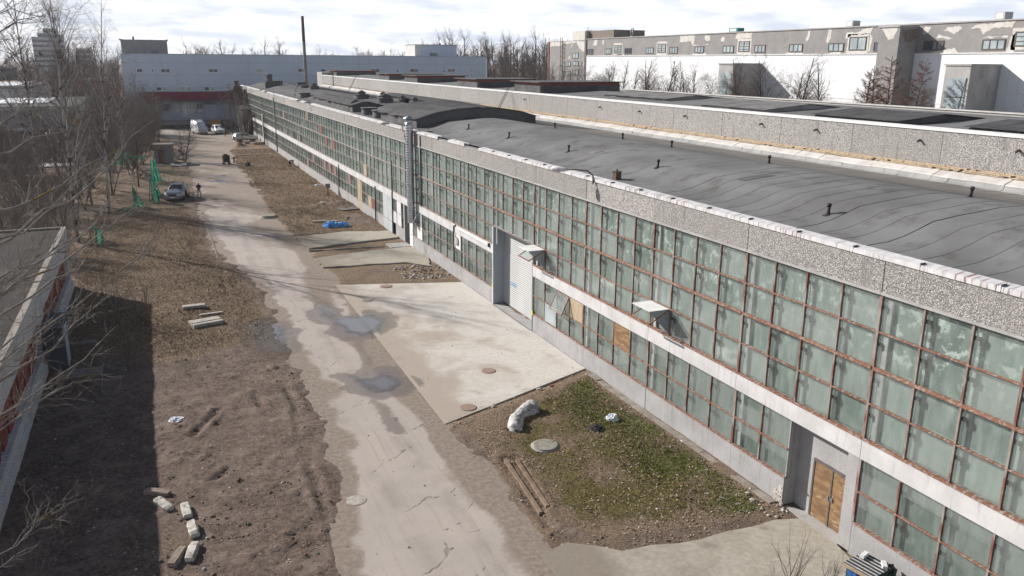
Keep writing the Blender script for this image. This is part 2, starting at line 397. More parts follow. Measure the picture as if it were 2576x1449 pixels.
M['dark'] = simple('dark_void', (0.02,0.02,0.022), (0.03,0.03,0.03), 2, 0.9)
M['zinc'] = simple('galvanised_duct', (0.55,0.56,0.58), (0.42,0.44,0.48), 3, 0.35, metal=0.85)
M['steel'] = simple('grey_steel', (0.28,0.28,0.29), (0.2,0.2,0.2), 3, 0.55, metal=0.4)
M['black'] = simple('black_pipe', (0.03,0.03,0.032), (0.05,0.045,0.045), 3, 0.6)
M['rust'] = simple('rusty_iron', (0.13,0.085,0.065), (0.085,0.062,0.052), 4, 0.85, bump=0.3, c3=(0.2,0.12,0.08))
M['lamp_grey'] = simple('lamp_housing', (0.52,0.52,0.52), (0.4,0.4,0.4), 3, 0.5)
M['shutter'] = simple('pale_grey_shutter', (0.42,0.425,0.425), (0.38,0.385,0.385), 0.8, 0.45, coord='world', stretch=(1,1,0.3))
M['reveal'] = simple('grey_sheet_reveal', (0.34,0.37,0.41), (0.31,0.34,0.38), 1.2, 0.5, coord='world')
M['reveal_edge'] = simple('white_sheet_trim', (0.68,0.69,0.7), (0.6,0.61,0.62), 2, 0.5)
M['ply'] = simple('weathered_plywood', (0.28,0.18,0.095), (0.17,0.10,0.06), 1.7, 0.75, coord='world', stretch=(1,1,3), c3=(0.42,0.30,0.18), s3=2.5)
M['tan_board'] = simple('tan_board', (0.42,0.345,0.25), (0.35,0.28,0.20), 3, 0.8, coord='world')
M['red_board'] = simple('dull_red_board', (0.24,0.095,0.075), (0.18,0.08,0.065), 2, 0.8, coord='world')
M['pink_board'] = simple('faded_pink_board', (0.26,0.145,0.12), (0.22,0.16,0.135), 2, 0.8, coord='world')
M['white_paint'] = simple('white_paint', (0.75,0.75,0.74), (0.66,0.66,0.66), 2, 0.6)
M['door_grey'] = simple('pale_grey_steel_door', (0.47,0.50,0.51), (0.4,0.43,0.44), 1.5, 0.6, coord='world', c3=(0.33,0.3,0.28), s3=2.2, l3=0.62, h3=0.72)
M['yellow'] = simple('yellow_plastic', (0.75,0.7,0.03), (0.65,0.6,0.03), 3, 0.5)
M['blue_print'] = simple('blue_lettering', (0.25,0.45,0.72), (0.3,0.5,0.75), 3, 0.5)
M['snow'] = simple('old_snow', (0.56,0.55,0.55), (0.36,0.34,0.33), 3.0, 0.8, bump=0.6, bscale=9, c3=(0.16,0.14,0.13), s3=9, l3=0.50, h3=0.66)
M['clean_snow'] = simple('snow', (0.83,0.84,0.87), (0.75,0.77,0.81), 0.6, 0.75, coord='world')
M['plastic'] = simple('white_plastic_bag', (0.72,0.75,0.78), (0.55,0.6,0.66), 6, 0.4, bump=0.5, bscale=20)
M['blue_tarp'] = simple('blue_tarpaulin', (0.06,0.22,0.55), (0.14,0.38,0.72), 3, 0.45, c3=(0.45,0.6,0.8), s3=5, l3=0.6, h3=0.66)
def net_mat():
    g = G('green_netting'); p = g.pos('object')
    n = g.noise(p, 1.8, 5, 0.6)
    df = g.n('ShaderNodeBsdfDiffuse'); g.l(g.mix(g.ramp(n, 0.35, 0.65), (0.03,0.17,0.11), (0.06,0.30,0.21)), df.inputs[0])
    tl = g.n('ShaderNodeBsdfTranslucent'); tl.inputs[0].default_value = (0.05,0.40,0.27,1)
    m = g.n('ShaderNodeMixShader'); m.inputs[0].default_value = 0.35; g.l(df.outputs[0], m.inputs[1]); g.l(tl.outputs[0], m.inputs[2])
    tr = g.n('ShaderNodeBsdfTransparent')
    m2 = g.n('ShaderNodeMixShader'); g.l(g.ramp(g.noise(p, 9, 3), 0.45, 0.62, 0.1, 0.55), m2.inputs[0]); g.l(m.outputs[0], m2.inputs[1]); g.l(tr.outputs[0], m2.inputs[2])
    return g.done(m2.outputs[0])
M['net'] = net_mat()
M['wood'] = simple('weathered_wood', (0.26,0.19,0.14), (0.17,0.12,0.09), 2, 0.85, stretch=(1,1,0.3), bump=0.2)
M['block'] = simple('silicate_block', (0.55,0.53,0.48), (0.40,0.37,0.33), 4, 0.9, bump=0.8, bscale=12, c3=(0.22,0.18,0.15), s3=6, l3=0.52, h3=0.64)
M['block_mud'] = simple('muddy_block', (0.30,0.25,0.20), (0.21,0.17,0.14), 4, 0.92, bump=0.5, bscale=12)
M['red_stone'] = simple('brick_rubble', (0.42,0.17,0.11), (0.3,0.13,0.1), 5, 0.9)
M['stone'] = simple('pale_stone', (0.45,0.42,0.38), (0.3,0.28,0.25), 5, 0.9)
M['iron_lid'] = simple('rusted_manhole_lid', (0.33,0.23,0.18), (0.26,0.20,0.165), 6, 0.8, bump=0.5, bscale=25)
M['conc_lid'] = simple('concrete_lid', (0.30,0.285,0.245), (0.21,0.20,0.16), 5, 0.9, bump=0.3, c3=(0.12,0.11,0.05), s3=4)
M['white_clad'] = None
def cladding(name, c1, c2, freq, axis):
    g = G(name); p = g.pos('world'); s = g.n('ShaderNodeSeparateXYZ'); g.l(p, s.inputs[0])
    w = g.math('FRACT', g.math('MULTIPLY', s.outputs[axis], freq))
    joint = g.ramp(g.math('ABSOLUTE', g.math('SUBTRACT', w, 0.5)), 0.44, 0.49)
    c = g.mix(g.ramp(g.noise(p, 0.25, 5), 0.3, 0.7), c1, c2)
    c = g.mix(g.math('MULTIPLY', joint, 0.35), c, [x*0.6 for x in c1])
    c = g.mix(g.ramp(g.noise(g.map(p, (1.2,1.2,0.12)), 1.0, 5), 0.56, 0.75, 0, 0.3), c, [x*0.55 for x in c1])
    return g.done(g.bsdf(c, 0.5, 0, g.bump(joint, 0.3, 0.02), 0.35))
M['white_clad'] = cladding('white_wall_cladding', (0.76,0.77,0.79), (0.70,0.72,0.75), 1.0, 'Y')
M['blue_clad'] = cladding('pale_blue_cladding', (0.47,0.54,0.63), (0.43,0.50,0.59), 0.35, 'Z')
M['maroon'] = simple('maroon_fascia', (0.16,0.018,0.04), (0.13,0.016,0.035), 0.5, 0.5, coord='world')
M['blue_grey_wall'] = simple('blue_grey_wall', (0.40,0.45,0.54), (0.35,0.40,0.48), 0.4, 0.8, coord='world')
M['dark_glass'] = simple('dark_window_glass', (0.05,0.06,0.075), (0.10,0.11,0.13), 0.6, 0.1, coord='world', spec=0.6)
M['pale_glass'] = simple('curtained_window_glass', (0.40,0.46,0.47), (0.28,0.33,0.35), 0.7, 0.15, coord='world', spec=0.6)
M['frame_white'] = simple('white_window_frame', (0.72,0.72,0.72), (0.66,0.66,0.66), 2, 0.6)
M['frame_dark'] = simple('dark_window_frame', (0.10,0.09,0.085), (0.14,0.12,0.11), 2, 0.7)
M['cream_paint'] = simple('cream_paint_remnant', (0.60,0.575,0.54), (0.52,0.49,0.46), 1.5, 0.85, coord='world')
M['asbestos'] = simple('corrugated_asbestos', (0.11,0.11,0.115), (0.17,0.165,0.16), 0.8, 0.9, coord='world', bump=0.2)
M['asbestos_pale'] = simple('pale_corrugated_asbestos', (0.36,0.345,0.33), (0.26,0.25,0.24), 0.8, 0.9, coord='world', bump=0.2)
M['red_brick_wall'] = simple('red_painted_upstand', (0.30,0.09,0.075), (0.24,0.08,0.07), 0.8, 0.85, coord='world')
M['brown_shed'] = simple('dark_brown_sheeting', (0.04,0.034,0.032), (0.06,0.05,0.045), 0.6, 0.8, coord='world')
M['tyre'] = simple('tyre_rubber', (0.025,0.025,0.027), (0.04,0.04,0.04), 6, 0.85)
M['rim'] = simple('alloy_rim', (0.45,0.45,0.47), (0.35,0.35,0.37), 4, 0.35, metal=0.8)
M['car_glass'] = simple('car_window', (0.035,0.045,0.055), (0.05,0.06,0.07), 2, 0.05, spec=0.8)
def paint(name, c, metal=0.4, rough=0.3):
    g = G(name); p = g.pos('object'); n = g.noise(p, 2.5, 5)
    o = g.n('ShaderNodeBsdfPrincipled'); g.l(g.mix(g.ramp(n, 0.3, 0.75), c, [x*0.85+0.02 for x in c]), o.inputs['Base Color'])
    o.inputs['Metallic'].default_value = metal; o.inputs['Roughness'].default_value = rough; o.inputs['Coat Weight'].default_value = 0.6; o.inputs['Coat Roughness'].default_value = 0.08
    return g.done(o.outputs[0])
M['paint_grey'] = paint('grey_metallic_paint', (0.26,0.285,0.33)); M['paint_silver'] = paint('silver_paint', (0.52,0.51,0.49), 0.5)
M['paint_white'] = paint('white_car_paint', (0.78,0.78,0.78), 0.0)
M['black_trim'] = simple('black_trim', (0.025,0.025,0.027), (0.04,0.04,0.04), 4, 0.6)
M['headlight'] = simple('headlight_lens', (0.75,0.77,0.8), (0.6,0.62,0.66), 6, 0.08, spec=0.9)
M['red_lens'] = simple('red_lamp_lens', (0.4,0.02,0.02), (0.3,0.02,0.02), 6, 0.2)
M['skin'] = simple('skin', (0.45,0.30,0.23), (0.4,0.26,0.2), 5, 0.6)
M['cloth_black'] = simple('black_cloth', (0.018,0.018,0.02), (0.03,0.03,0.033), 8, 0.9)
M['cloth_beige'] = simple('beige_trousers', (0.30,0.25,0.20), (0.24,0.2,0.16), 8, 0.9)
M['cloth_olive'] = simple('olive_yellow_jacket', (0.36,0.32,0.12), (0.28,0.25,0.1), 8, 0.9)
M['cloth_brown'] = simple('brown_jacket', (0.15,0.115,0.09), (0.11,0.085,0.07), 8, 0.9)
def bark(name, c1, c2, c3, s3, lo, hi):
    g = G(name); p = g.pos('object')
    c = g.mix(g.ramp(g.noise(g.map(p, (1,1,0.35)), 3, 5), 0.35, 0.65), c1, c2)
    c = g.mix(g.ramp(g.noise(p, s3, 5, 0.6), lo, hi), c, c3)
    return g.done(g.bsdf(c, 0.9, 0, None, 0.2))
M['birch_bark'] = bark('birch_bark', (0.38,0.36,0.345), (0.27,0.25,0.24), (0.05,0.045,0.042), 2.2, 0.50, 0.58)
M['bark'] = bark('grey_bark', (0.15,0.125,0.11), (0.10,0.08,0.072), (0.22,0.2,0.17), 1.8, 0.56, 0.7)
M['twig'] = bark('twig_bark', (0.17,0.14,0.128), (0.125,0.10,0.092), (0.24,0.21,0.19), 1.5, 0.58, 0.7)
M['lichen_bark'] = bark('lichen_covered_bark', (0.17,0.15,0.135), (0.27,0.25,0.23), (0.19,0.125,0.035), 0.9, 0.55, 0.66)
M['larch_twig'] = bark('larch_twig', (0.20,0.115,0.075), (0.15,0.085,0.06), (0.25,0.15,0.10), 1.5, 0.55, 0.7)
M['forest_twig'] = bark('far_twig', (0.13,0.095,0.09), (0.10,0.075,0.072), (0.165,0.13,0.12), 0.4, 0.55, 0.7)
M['crow'] = simple('black_feathers', (0.012,0.012,0.014), (0.02,0.02,0.024), 6, 0.5)
M['tower_conc'] = simple('tower_concrete', (0.52,0.55,0.60), (0.45,0.48,0.53), 0.05, 0.9, coord='world')
M['roof_red'] = simple('red_roof_sheet', (0.32,0.13,0.09), (0.26,0.11,0.08), 0.4, 0.8, coord='world')
M['house_white'] = simple('white_render', (0.62,0.62,0.63), (0.54,0.54,0.56), 0.4, 0.85, coord='world')
M['orange_box'] = simple('orange_sheet', (0.55,0.25,0.04), (0.48,0.22,0.04), 1, 0.6)
M['blue_box'] = simple('blue_sheet', (0.04,0.13,0.36), (0.05,0.15,0.4), 1, 0.6)
M['green_box'] = simple('dark_green_sheet', (0.03,0.06,0.05), (0.04,0.075,0.06), 1, 0.7)
M['teal'] = simple('teal_sheet', (0.06,0.26,0.24), (0.05,0.22,0.2), 2, 0.6)
# ------------------------------------------------------------------ ground, road, apron
WX = 19.02                                   # plane of the glazed wall
ROAD_L = [(5,4.2),(12,4.0),(21.7,4.14),(26.7,4.84),(32.9,5.75),(41.3,5.9),(50,5.9),(59,5.8),(64,4.6),(71,4.1),(88,3.9),(107,4.2),(138,5.2),(160,5.6),(176,3.0),(190,0.5),(210,0.0)]
ROAD_R = [(5,10.2),(30,10.15),(34,10.2),(55,10.7),(64,10.7),(72,10.4),(80,9.9),(101,10.5),(125,11.0),(150,12.0),(160,13.5),(166,18.9),(190,18.9),(210,19.5)]
APRON = [(10.27,30.72),(18.93,34.25),(18.93,52.45),(10.62,55.0)]
PATH = [(9.9,20.4),(10.9,20.6),(12.5,19.6),(15.0,19.25),(17.3,19.2),(18.93,19.0),(18.93,15.6),(16.0,14.0),(14.0,8),(9.9,8)]
PLAT1 = [(10.6,71.9),(14.8,72.7),(18.93,71.6),(18.93,68.6),(13.3,67.5),(10.9,66.9)]
PLAT2 = [(10.95,63.5),(15.0,64.4),(18.93,64.6),(18.93,60.2),(18.3,57.6),(16.9,59.5),(10.8,60.2)]
PUDDLES = [
 ('puddle in the mud along the left road edge', [(4.3,47.9),(5.1,48.4),(5.9,47.3),(5.75,45.2),(5.3,42.9),(4.5,43.0),(4.1,44.8)]),
 ('blue-grey puddle where the road meets the concrete apron', [(8.7,50.3),(9.2,47.6),(10.2,47.3),(11.1,47.5),(11.7,46.0),(10.9,43.9),(9.6,43.7),(9.0,45.0),(8.8,46.8),(8.5,48.6)]),
 ('shallow puddle in the middle of the road beside the apron', [(7.6,38.1),(8.6,37.2),(9.4,37.7),(9.9,36.0),(9.2,35.2),(8.4,35.3),(8.0,36.2)]),
]
FARPUD = [('small bright puddle crossing the far road', [(4.9,143.8),(5.9,142.6),(5.4,141.6),(4.6,142.4)]),
 ('twin puddle on the road beyond the parked car', [(6.2,111.3),(7.1,112.2),(8.3,111.1),(7.3,110.4)]),
 ('narrow puddle in a far wheel rut', [(7.7,116.6),(8.5,117.3),(8.7,116.0),(7.9,115.8)])]
def road_sd(x, y):
    l = np.interp(y, [p[0] for p in ROAD_L], [p[1] for p in ROAD_L]); r = np.interp(y, [p[0] for p in ROAD_R], [p[1] for p in ROAD_R])
    wob = (fbm(x, y, 0.45, 4, 3)-0.5)*1.5 + (fbm(x, y, 2.0, 3, 5)-0.5)*0.5
    return np.minimum(np.minimum(x-l, r-x)+wob, (212-y))
RUTS = [[(4.5,40),(4.7,35),(4.3,31),(4.2,26),(4.0,18)],[(2.6,41.5),(3.1,38),(3.3,35.5)],[(1.5,36),(0.3,33.6)],[(2.2,31),(0.9,29.4)],
        [(11.4,26.8),(11.1,25.2),(10.9,23.2),(10.9,21.8)],[(11.75,26.7),(11.5,24.8),(11.25,23.0)],[(3.9,64),(3.5,58),(3.9,50),(3.7,44)],[(11,122),(11.2,110),(10.4,100),(9.0,93)]]
def soft(v, a, b): t = np.clip((v-a)/(b-a), 0, 1); return t*t*(3-2*t)
def paved_sd(x, y):
    s = road_sd(x, y)
    for P_ in (PATH, PLAT1, PLAT2): s = np.maximum(s, sd_poly(x, y, P_) + (fbm(x, y, 0.8, 3, 8)-0.5)*0.7)
    return np.maximum(s, sd_poly(x, y, APRON) - 0.02)
def ground_z(x, y):
    near = soft(y, 300, 150)
    s = paved_sd(x, y)
    out = soft(s, 0.45, -0.85)
    mud = soft(x, 7.5, 4.0)*soft(y, 52, 42)
    h = 0.045 + (fbm(x, y, 0.28, 4, 11)-0.45)*0.14 + (fbm(x, y, 2.2, 4, 13)-0.5)*0.055 + mud*(np.abs(fbm(x, y, 1.3, 4, 21)-0.5)-0.12)*0.05
    h += mud*np.maximum(fbm(x, y, 4.3, 3, 25)-0.60, 0)*soft(fbm(x, y, 0.4, 3, 27), 0.5, 0.62)*0.45
    h += soft(x, 9.5, 11.5)*soft(x, WX+1, WX-1)*soft(y, 72, 78)*soft(y, 160, 140)*((fbm(x, y, 0.5, 4, 31)-0.45)*0.3)
    d = np.full(np.shape(x), 9.0)
    for r_ in RUTS: d = np.minimum(d, sd_line(x, y, r_))
    rk = soft(fbm(x, y, 0.35, 3, 29), 0.36, 0.6)
    h += rk*(-0.10*np.exp(-(d/0.16)**2) + 0.05*np.exp(-((d-0.32)/0.12)**2) + 0.035*np.exp(-(d/0.2)**2)*np.sin(y*24+x*6))
    heap = lambda cx, cy, rx, ry, a: a*np.exp(-(((x-cx)/rx)**2+((y-cy)/ry)**2))*(0.55+0.9*fbm(x, y, 3.2, 4, 41))
    h += heap(15.5,86.0,1.6,2.0,0.38)+heap(17.8,86.8,1.2,1.8,0.42)+heap(13.2,84.5,1.2,1.6,0.25)+heap(13.9,155,1.4,1.3,0.8)+heap(10.9,76,0.8,1.2,0.25)
    h += heap(-2.2,118,2.4,3.0,0.9)+heap(0.0,142,3.0,4.0,0.8)+heap(0.1,42.6,0.7,0.8,0.22)+heap(18.0,78.5,1.0,2.6,0.3)+heap(1.1,52.2,1.2,1.0,0.15)
    z = -0.07 + out*(0.07+h)
    return np.where(y > 290, -0.02, z*near + (1-near)*(-0.02))
def grid_axis(segs):
    out = []
    for a, b, st in segs: out += list(np.arange(a, b, st))
    out.append(segs[-1][1]); return np.array(out)
GX = grid_axis([(-3000,-600,400),(-600,-120,60),(-120,-30,6),(-30,-11,0.8),(-11,19.2,0.14),(19.2,24,0.8),(24,120,12),(120,600,80),(600,3000,400)])
GY = grid_axis([(-300,0,60),(0,11,1.5),(11,48,0.13),(48,80,0.2),(80,130,0.35),(130,200,0.8),(200,320,8),(320,1000,60),(1000,6000,500)])
LAWN = [(10.4,30.2),(18.9,33.9),(18.9,19.4),(17.3,19.4),(15.0,19.6),(12.5,20.1),(11.0,21.4),(10.7,23.7)]
def a_mud(x, y):      # bare wet soil
    v = 0.95*soft(x, 6.5, 4.5)*soft(y, 48, 40) + 0.55*soft(x, 6.0, 2.0)*soft(y, 60, 46)*soft(x, 1.0, 3.5)
    v += (fbm(x, y, 0.35, 4, 51)-0.5)*0.9
    v += 0.9*np.exp(-(np.minimum(road_sd(x, y), 0)/0.9)**2)*soft(x, 7.5, 6.0) - 0.9*np.exp(-(((x-0.6)/2.2)**2+((y-46.5)/2.6)**2))
    v -= 0.5*np.exp(-(((x+0.3)/1.6)**2+((y-25.2)/2.2)**2))
    v += 0.45*np.exp(-(((x-14.5)/2.5)**2+((y-57)/2.2)**2)) + 0.5*np.exp(-(((x-16.5)/2.6)**2+((y-86)/2.0)**2))+0.6*np.exp(-(((x-17.6)/1.4)**2+((y-78)/3.6)**2))
    v += 0.45*soft(sd_poly(x, y, LAWN), 0.9, 0.1)*soft(x, 9, 10)*soft(y, 34, 30)
    v += 0.8*np.exp(-(((x+4)/5)**2+((y-118)/12)**2))*0.5
    return v
def a_green(x, y):
    v = 1.15*soft(sd_poly(x, y, LAWN)+(fbm(x, y, 0.6, 3, 61)-0.5)*2.4, 0.3, 1.8)*soft(x-(y-26)*0.25, 9.8, 13.4)
    v += 0.35*soft(x, 10.5, 13)*soft(x, WX, WX-2)*soft(y, 74, 82)*soft(y, 130, 112)
    v += 0.5*soft(x, 5, 2)*soft(x, -3, 0)*soft(y, 112, 118)*soft(y, 136, 126)
    return v*(0.05+1.6*fbm(x, y, 0.6, 4, 63))*(0.6+0.8*fbm(x, y, 2.0, 3, 64))
def a_lush(x, y): return soft(x, 14.0, 17.5)*soft(sd_poly(x, y, LAWN), 0.1, 0.8)*(0.0+1.7*fbm(x, y, 0.6, 4, 66))
def a_wet(x, y):
    v = 0.5*np.exp(-(sd_line(x+(fbm(x, y, 0.5, 3, 72)-0.5)*1.2, y, [(8.4,53),(8.8,49.5),(9.3,44),(8.9,40),(8.7,37),(8.3,33.5),(8.6,30.8)])/0.42)**2)*(0.5+fbm(x, y, 0.7, 3, 73))
    for _, P_ in PUDDLES+FARPUD: v = np.maximum(v, soft(sd_poly(x, y, P_)+(fbm(x, y, 0.9, 3, 71)-0.5)*1.6, -1.5, 0.3))
    return v
def ground_mat():
    g = G('soil_and_dry_grass'); p = g.pos('world')
    n1 = g.noise(p, 0.9, 8, 0.65); n2 = g.noise(p, 6, 7, 0.7); n3 = g.noise(p, 28, 4, 0.7)
    straw = g.noise(g.map(p, (1,1,1)), 14, 6, 0.75, 1.2)
    soil = g.mix(g.ramp(n2, 0.3, 0.72), (0.085,0.063,0.053), (0.24,0.182,0.15))
    soil = g.mix(g.ramp(n1, 0.42, 0.70, 0, 0.7), soil, (0.29,0.225,0.188))
    crum = g.noise(g.map(p, (1,0.7,1)), 3.2, 9, 0.82)
    soil = g.mix(g.math('MULTIPLY', g.ramp(crum, 0.56, 0.62), g.ramp(g.noise(p, 0.55, 4), 0.46, 0.56, 0.1, 1.0)), soil, (0.045,0.033,0.028))
    soil = g.mix(g.ramp(g.noise(p, 33, 4, 0.7), 0.66, 0.72, 0, 0.5), soil, (0.33,0.265,0.22))
    dry = g.mix(g.ramp(straw, 0.36, 0.66), (0.10,0.070,0.052), (0.37,0.278,0.19))
    dry = g.mix(g.ramp(n1, 0.48, 0.70, 0, 0.55), dry, (0.17,0.13,0.095))
    c = g.mix(g.ramp(g.math('ADD', g.attr('mud'), g.math('MULTIPLY', g.math('SUBTRACT', n2, 0.5), 0.9)), 0.22, 0.62), dry, soil)
    moss = g.mix(g.ramp(straw, 0.35, 0.65), (0.085,0.072,0.025), (0.20,0.18,0.05))
    moss = g.mix(g.ramp(n3, 0.45, 0.65, 0, 0.7), moss, (0.19,0.145,0.095))
    c = g.mix(g.ramp(g.math('ADD', g.attr('green'), g.math('MULTIPLY', g.math('SUBTRACT', n2, 0.5), 1.1)), 0.45, 0.95, 0, 0.85), c, moss)
    lush = g.mix(g.ramp(n3, 0.35, 0.65), (0.06,0.08,0.02), (0.16,0.185,0.045))
    c = g.mix(g.ramp(g.math('ADD', g.attr('lush'), g.math('MULTIPLY', g.math('SUBTRACT', n2, 0.5), 1.2)), 0.62, 1.05, 0, 0.7), c, lush)
    c = g.mix(g.ramp(n3, 0.66, 0.74, 0, 0.7), c, (0.40,0.34,0.28))
    c = g.mix(g.math('MULTIPLY', g.ramp(g.noise(p, 16, 5, 0.7), 0.62, 0.68), g.ramp(g.attr('green'), 0.3, 0.6, 0, 0.8)), c, (0.33,0.265,0.19))
    c = g.mix(g.math('MULTIPLY', g.attr('wet'), 0.75), c, (0.055,0.048,0.044))
    h = g.math('ADD', g.math('MULTIPLY', n2, 0.8), g.math('MULTIPLY', straw, 0.6))
    rough = g.ramp(g.attr('wet'), 0.5, 1.0, 0.95, 0.45)
    return g.done(g.bsdf(c, rough, 0, g.bump(g.math('ADD', h, g.math('MULTIPLY', n3, 0.6)), 1.0, 0.07), 0.12))
M['ground'] = ground_mat()
ground = put('ground', grid_mesh('ground', GX, GY, ground_z, M['ground'], dict(mud=a_mud, green=a_green, lush=a_lush, wet=a_wet)))
tag(ground, kind='structure')

CRACKS = [[(5.8,33.5),(7.0,34.0),(8.2,34.5)],[(5.4,27.6),(6.6,27.9),(7.9,29.0),(8.4,29.1)],[(6.8,24.6),(7.9,25.1),(8.7,25.3),(9.5,25.6)],[(7.5,22.9),(8.3,23.3)],[(8.3,23.6),(9.0,24.0),(9.4,24.3)],[(8.4,22.4),(9.2,22.7)],[(7.2,21.4),(7.3,22.4),(7.9,22.8)],[(5.7,20.6),(6.9,21.0),(7.5,22.0)],[(6.6,19.4),(7.6,19.9),(8.2,20.6)],[(6.0,47.4),(7.5,47.9),(8.9,48.6)],[(6.3,45.3),(7.2,46.2),(8.8,47.2)],[(6.0,50.4),(6.6,51.6),(7.2,52.2)],[(6.6,38.8),(7.6,40.2)],[(7.6,30.1),(8.6,30.7),(9.4,31.2)],[(6.0,57),(8.2,57.4)],[(6.0,61.0),(9.2,61.9)],[(8.3,31.0),(8.5,32.2)],[(6.2,36.6),(7.3,37.2),(7.5,36.4)],[(6.5,43.0),(7.7,43.1)],[(6.5,42.2),(7.8,42.4)]]
def a_crack(x, y):
    d = np.full(np.shape(x), 9.0)
    for c_ in CRACKS: d = np.minimum(d, sd_line(x+(fbm(x, y, 1.7, 3, 81)-0.5)*0.5, y+(fbm(x, y, 1.5, 3, 82)-0.5)*0.6, c_))
    return d
DIRT = [[(9.8,8),(9.8,20),(9.9,26),(10.1,31),(9.7,36),(9.5,42),(8.8,48),(9.4,55),(10.3,62),(10.2,75),(9.8,95)]]
def a_dirt(x, y):
    v = 1.0*np.exp(-(sd_line(x, y, DIRT[0])/0.85)**2)
    v += 0.9*soft(road_sd(x, y), 0.95, 0.15)
    v += 0.75*soft(y, 62, 74)*soft(x, 3.5, 7.5)*fbm(x, y, 0.3, 3, 91) + 0.55*soft(y, 84, 94)
    v += 0.8*np.exp(-(((x-6.4)/1.0)**2+((y-36.5)/2.2)**2)) + 0.5*np.exp(-(((x-8.6)/1.3)**2+((y-78)/3.5)**2))
    return v + 0.10 + (fbm(x, y, 0.5, 4, 93)-0.5)*0.9
def a_track(x, y):
    d = np.minimum(np.abs(x-6.3-0.35*np.sin(y*0.09)), np.abs(x-8.1-0.35*np.sin(y*0.09)))
    return np.exp(-(d/0.28)**2)
def road_mat():
    g = G('dusty_asphalt'); p = g.pos('world')
    n1 = g.noise(p, 0.5, 7, 0.6); n2 = g.noise(p, 5, 7, 0.7); n3 = g.noise(p, 45, 3)
    strk = g.noise(g.map(p, (3.2,0.22,1)), 1.3, 6, 0.6)
    c = g.mix(g.ramp(n1, 0.32, 0.68), (0.44,0.385,0.345), (0.385,0.345,0.315))
    c = g.mix(g.ramp(strk, 0.5, 0.72, 0, 0.6), c, (0.30,0.25,0.21))
    c = g.mix(g.ramp(n3, 0.35, 0.7, 0, 0.3), c, (0.2,0.17,0.15))
    c = g.mix(g.math('MULTIPLY', g.attr('track'), g.ramp(n1, 0.4, 0.6, 0.1, 0.4)), c, (0.24,0.205,0.18))
    dirt = g.mix(g.ramp(n2, 0.35, 0.68), (0.17,0.135,0.11), (0.285,0.23,0.185))
    c = g.mix(g.ramp(g.math('ADD', g.attr('dirt'), g.math('MULTIPLY', g.math('SUBTRACT', n2, 0.5), 1.0)), 0.45, 0.85, 0, 0.92), c, dirt)
    cf = g.ramp(g.math('ADD', g.attr('crack'), g.math('MULTIPLY', n2, 0.05)), 0.035, 0.085, 1, 0)
    c = g.mix(g.math('MULTIPLY', cf, 0.75), c, (0.12,0.10,0.085))
    w = g.math('ADD', g.attr('wet'), g.math('MULTIPLY', g.math('SUBTRACT', n2, 0.5), 0.5))
    c = g.mix(g.ramp(w, 0.25, 0.45, 0, 0.72), c, (0.15,0.125,0.11))
    rough = g.ramp(w, 0.40, 0.80, 0.92, 0.22)
    h = g.math('SUBTRACT', g.math('ADD', g.math('MULTIPLY', n3, 0.25), n2), g.math('MULTIPLY', cf, 1.5))
    return g.done(g.bsdf(c, rough, 0, g.bump(h, 0.3, 0.03), 0.35))
M['road'] = road_mat()
RXs = grid_axis([(0.0,12.4,0.16),(12.4,20.0,0.5)]); RYs = grid_axis([(6,60,0.16),(60,120,0.4),(120,212,1.0)])
road = put('road', grid_mesh('road', RXs, RYs, lambda x, y: 0.0+0.012*(fbm(x, y, 0.6, 3, 7)-0.5), M['road'],
      dict(crack=a_crack, dirt=a_dirt, wet=a_wet, track=a_track), keep=lambda x, y: (road_sd(x, y) > -0.5) & (x < np.where(y > 120, 18.95, 20))))
tag(road, kind='structure')
def water_mat():
    g = G('puddle_water'); p = g.pos('world')
    n = g.noise(p, 1.0, 6, 0.6)
    a = g.bsdf((0.17,0.16,0.16), 0.03, 0, g.bump(g.noise(p, 2.5, 3), 0.02, 0.02), 1.0)
    tr = g.n('ShaderNodeBsdfTransparent')
    m = g.n('ShaderNodeMixShader'); g.l(g.ramp(g.math('ADD', g.attr('depth'), g.math('MULTIPLY', g.math('SUBTRACT', n, 0.5), 1.3)), -0.15, 0.55), m.inputs[0])
    g.l(tr.outputs[0], m.inputs[1]); g.l(a, m.inputs[2])
    return g.done(m.outputs[0])
M['water'] = water_mat()
for nm, P_ in PUDDLES+FARPUD:
    xs = [q[0] for q in P_]; ys = [q[1] for q in P_]
    me = grid_mesh('puddle', np.linspace(min(xs)-0.3, max(xs)+0.3, 28), np.linspace(min(ys)-0.3, max(ys)+0.3, 36), lambda x, y: np.where(sd_poly(x, y, APRON) > -0.1, 0.046, 0.0165), M["water"],
                   dict(depth=lambda x, y, P_=P_: sd_poly(x, y, P_)), keep=lambda x, y, P_=P_: sd_poly(x, y, P_) > -0.25)
    tag(put('puddle', me), nm, kind='structure')

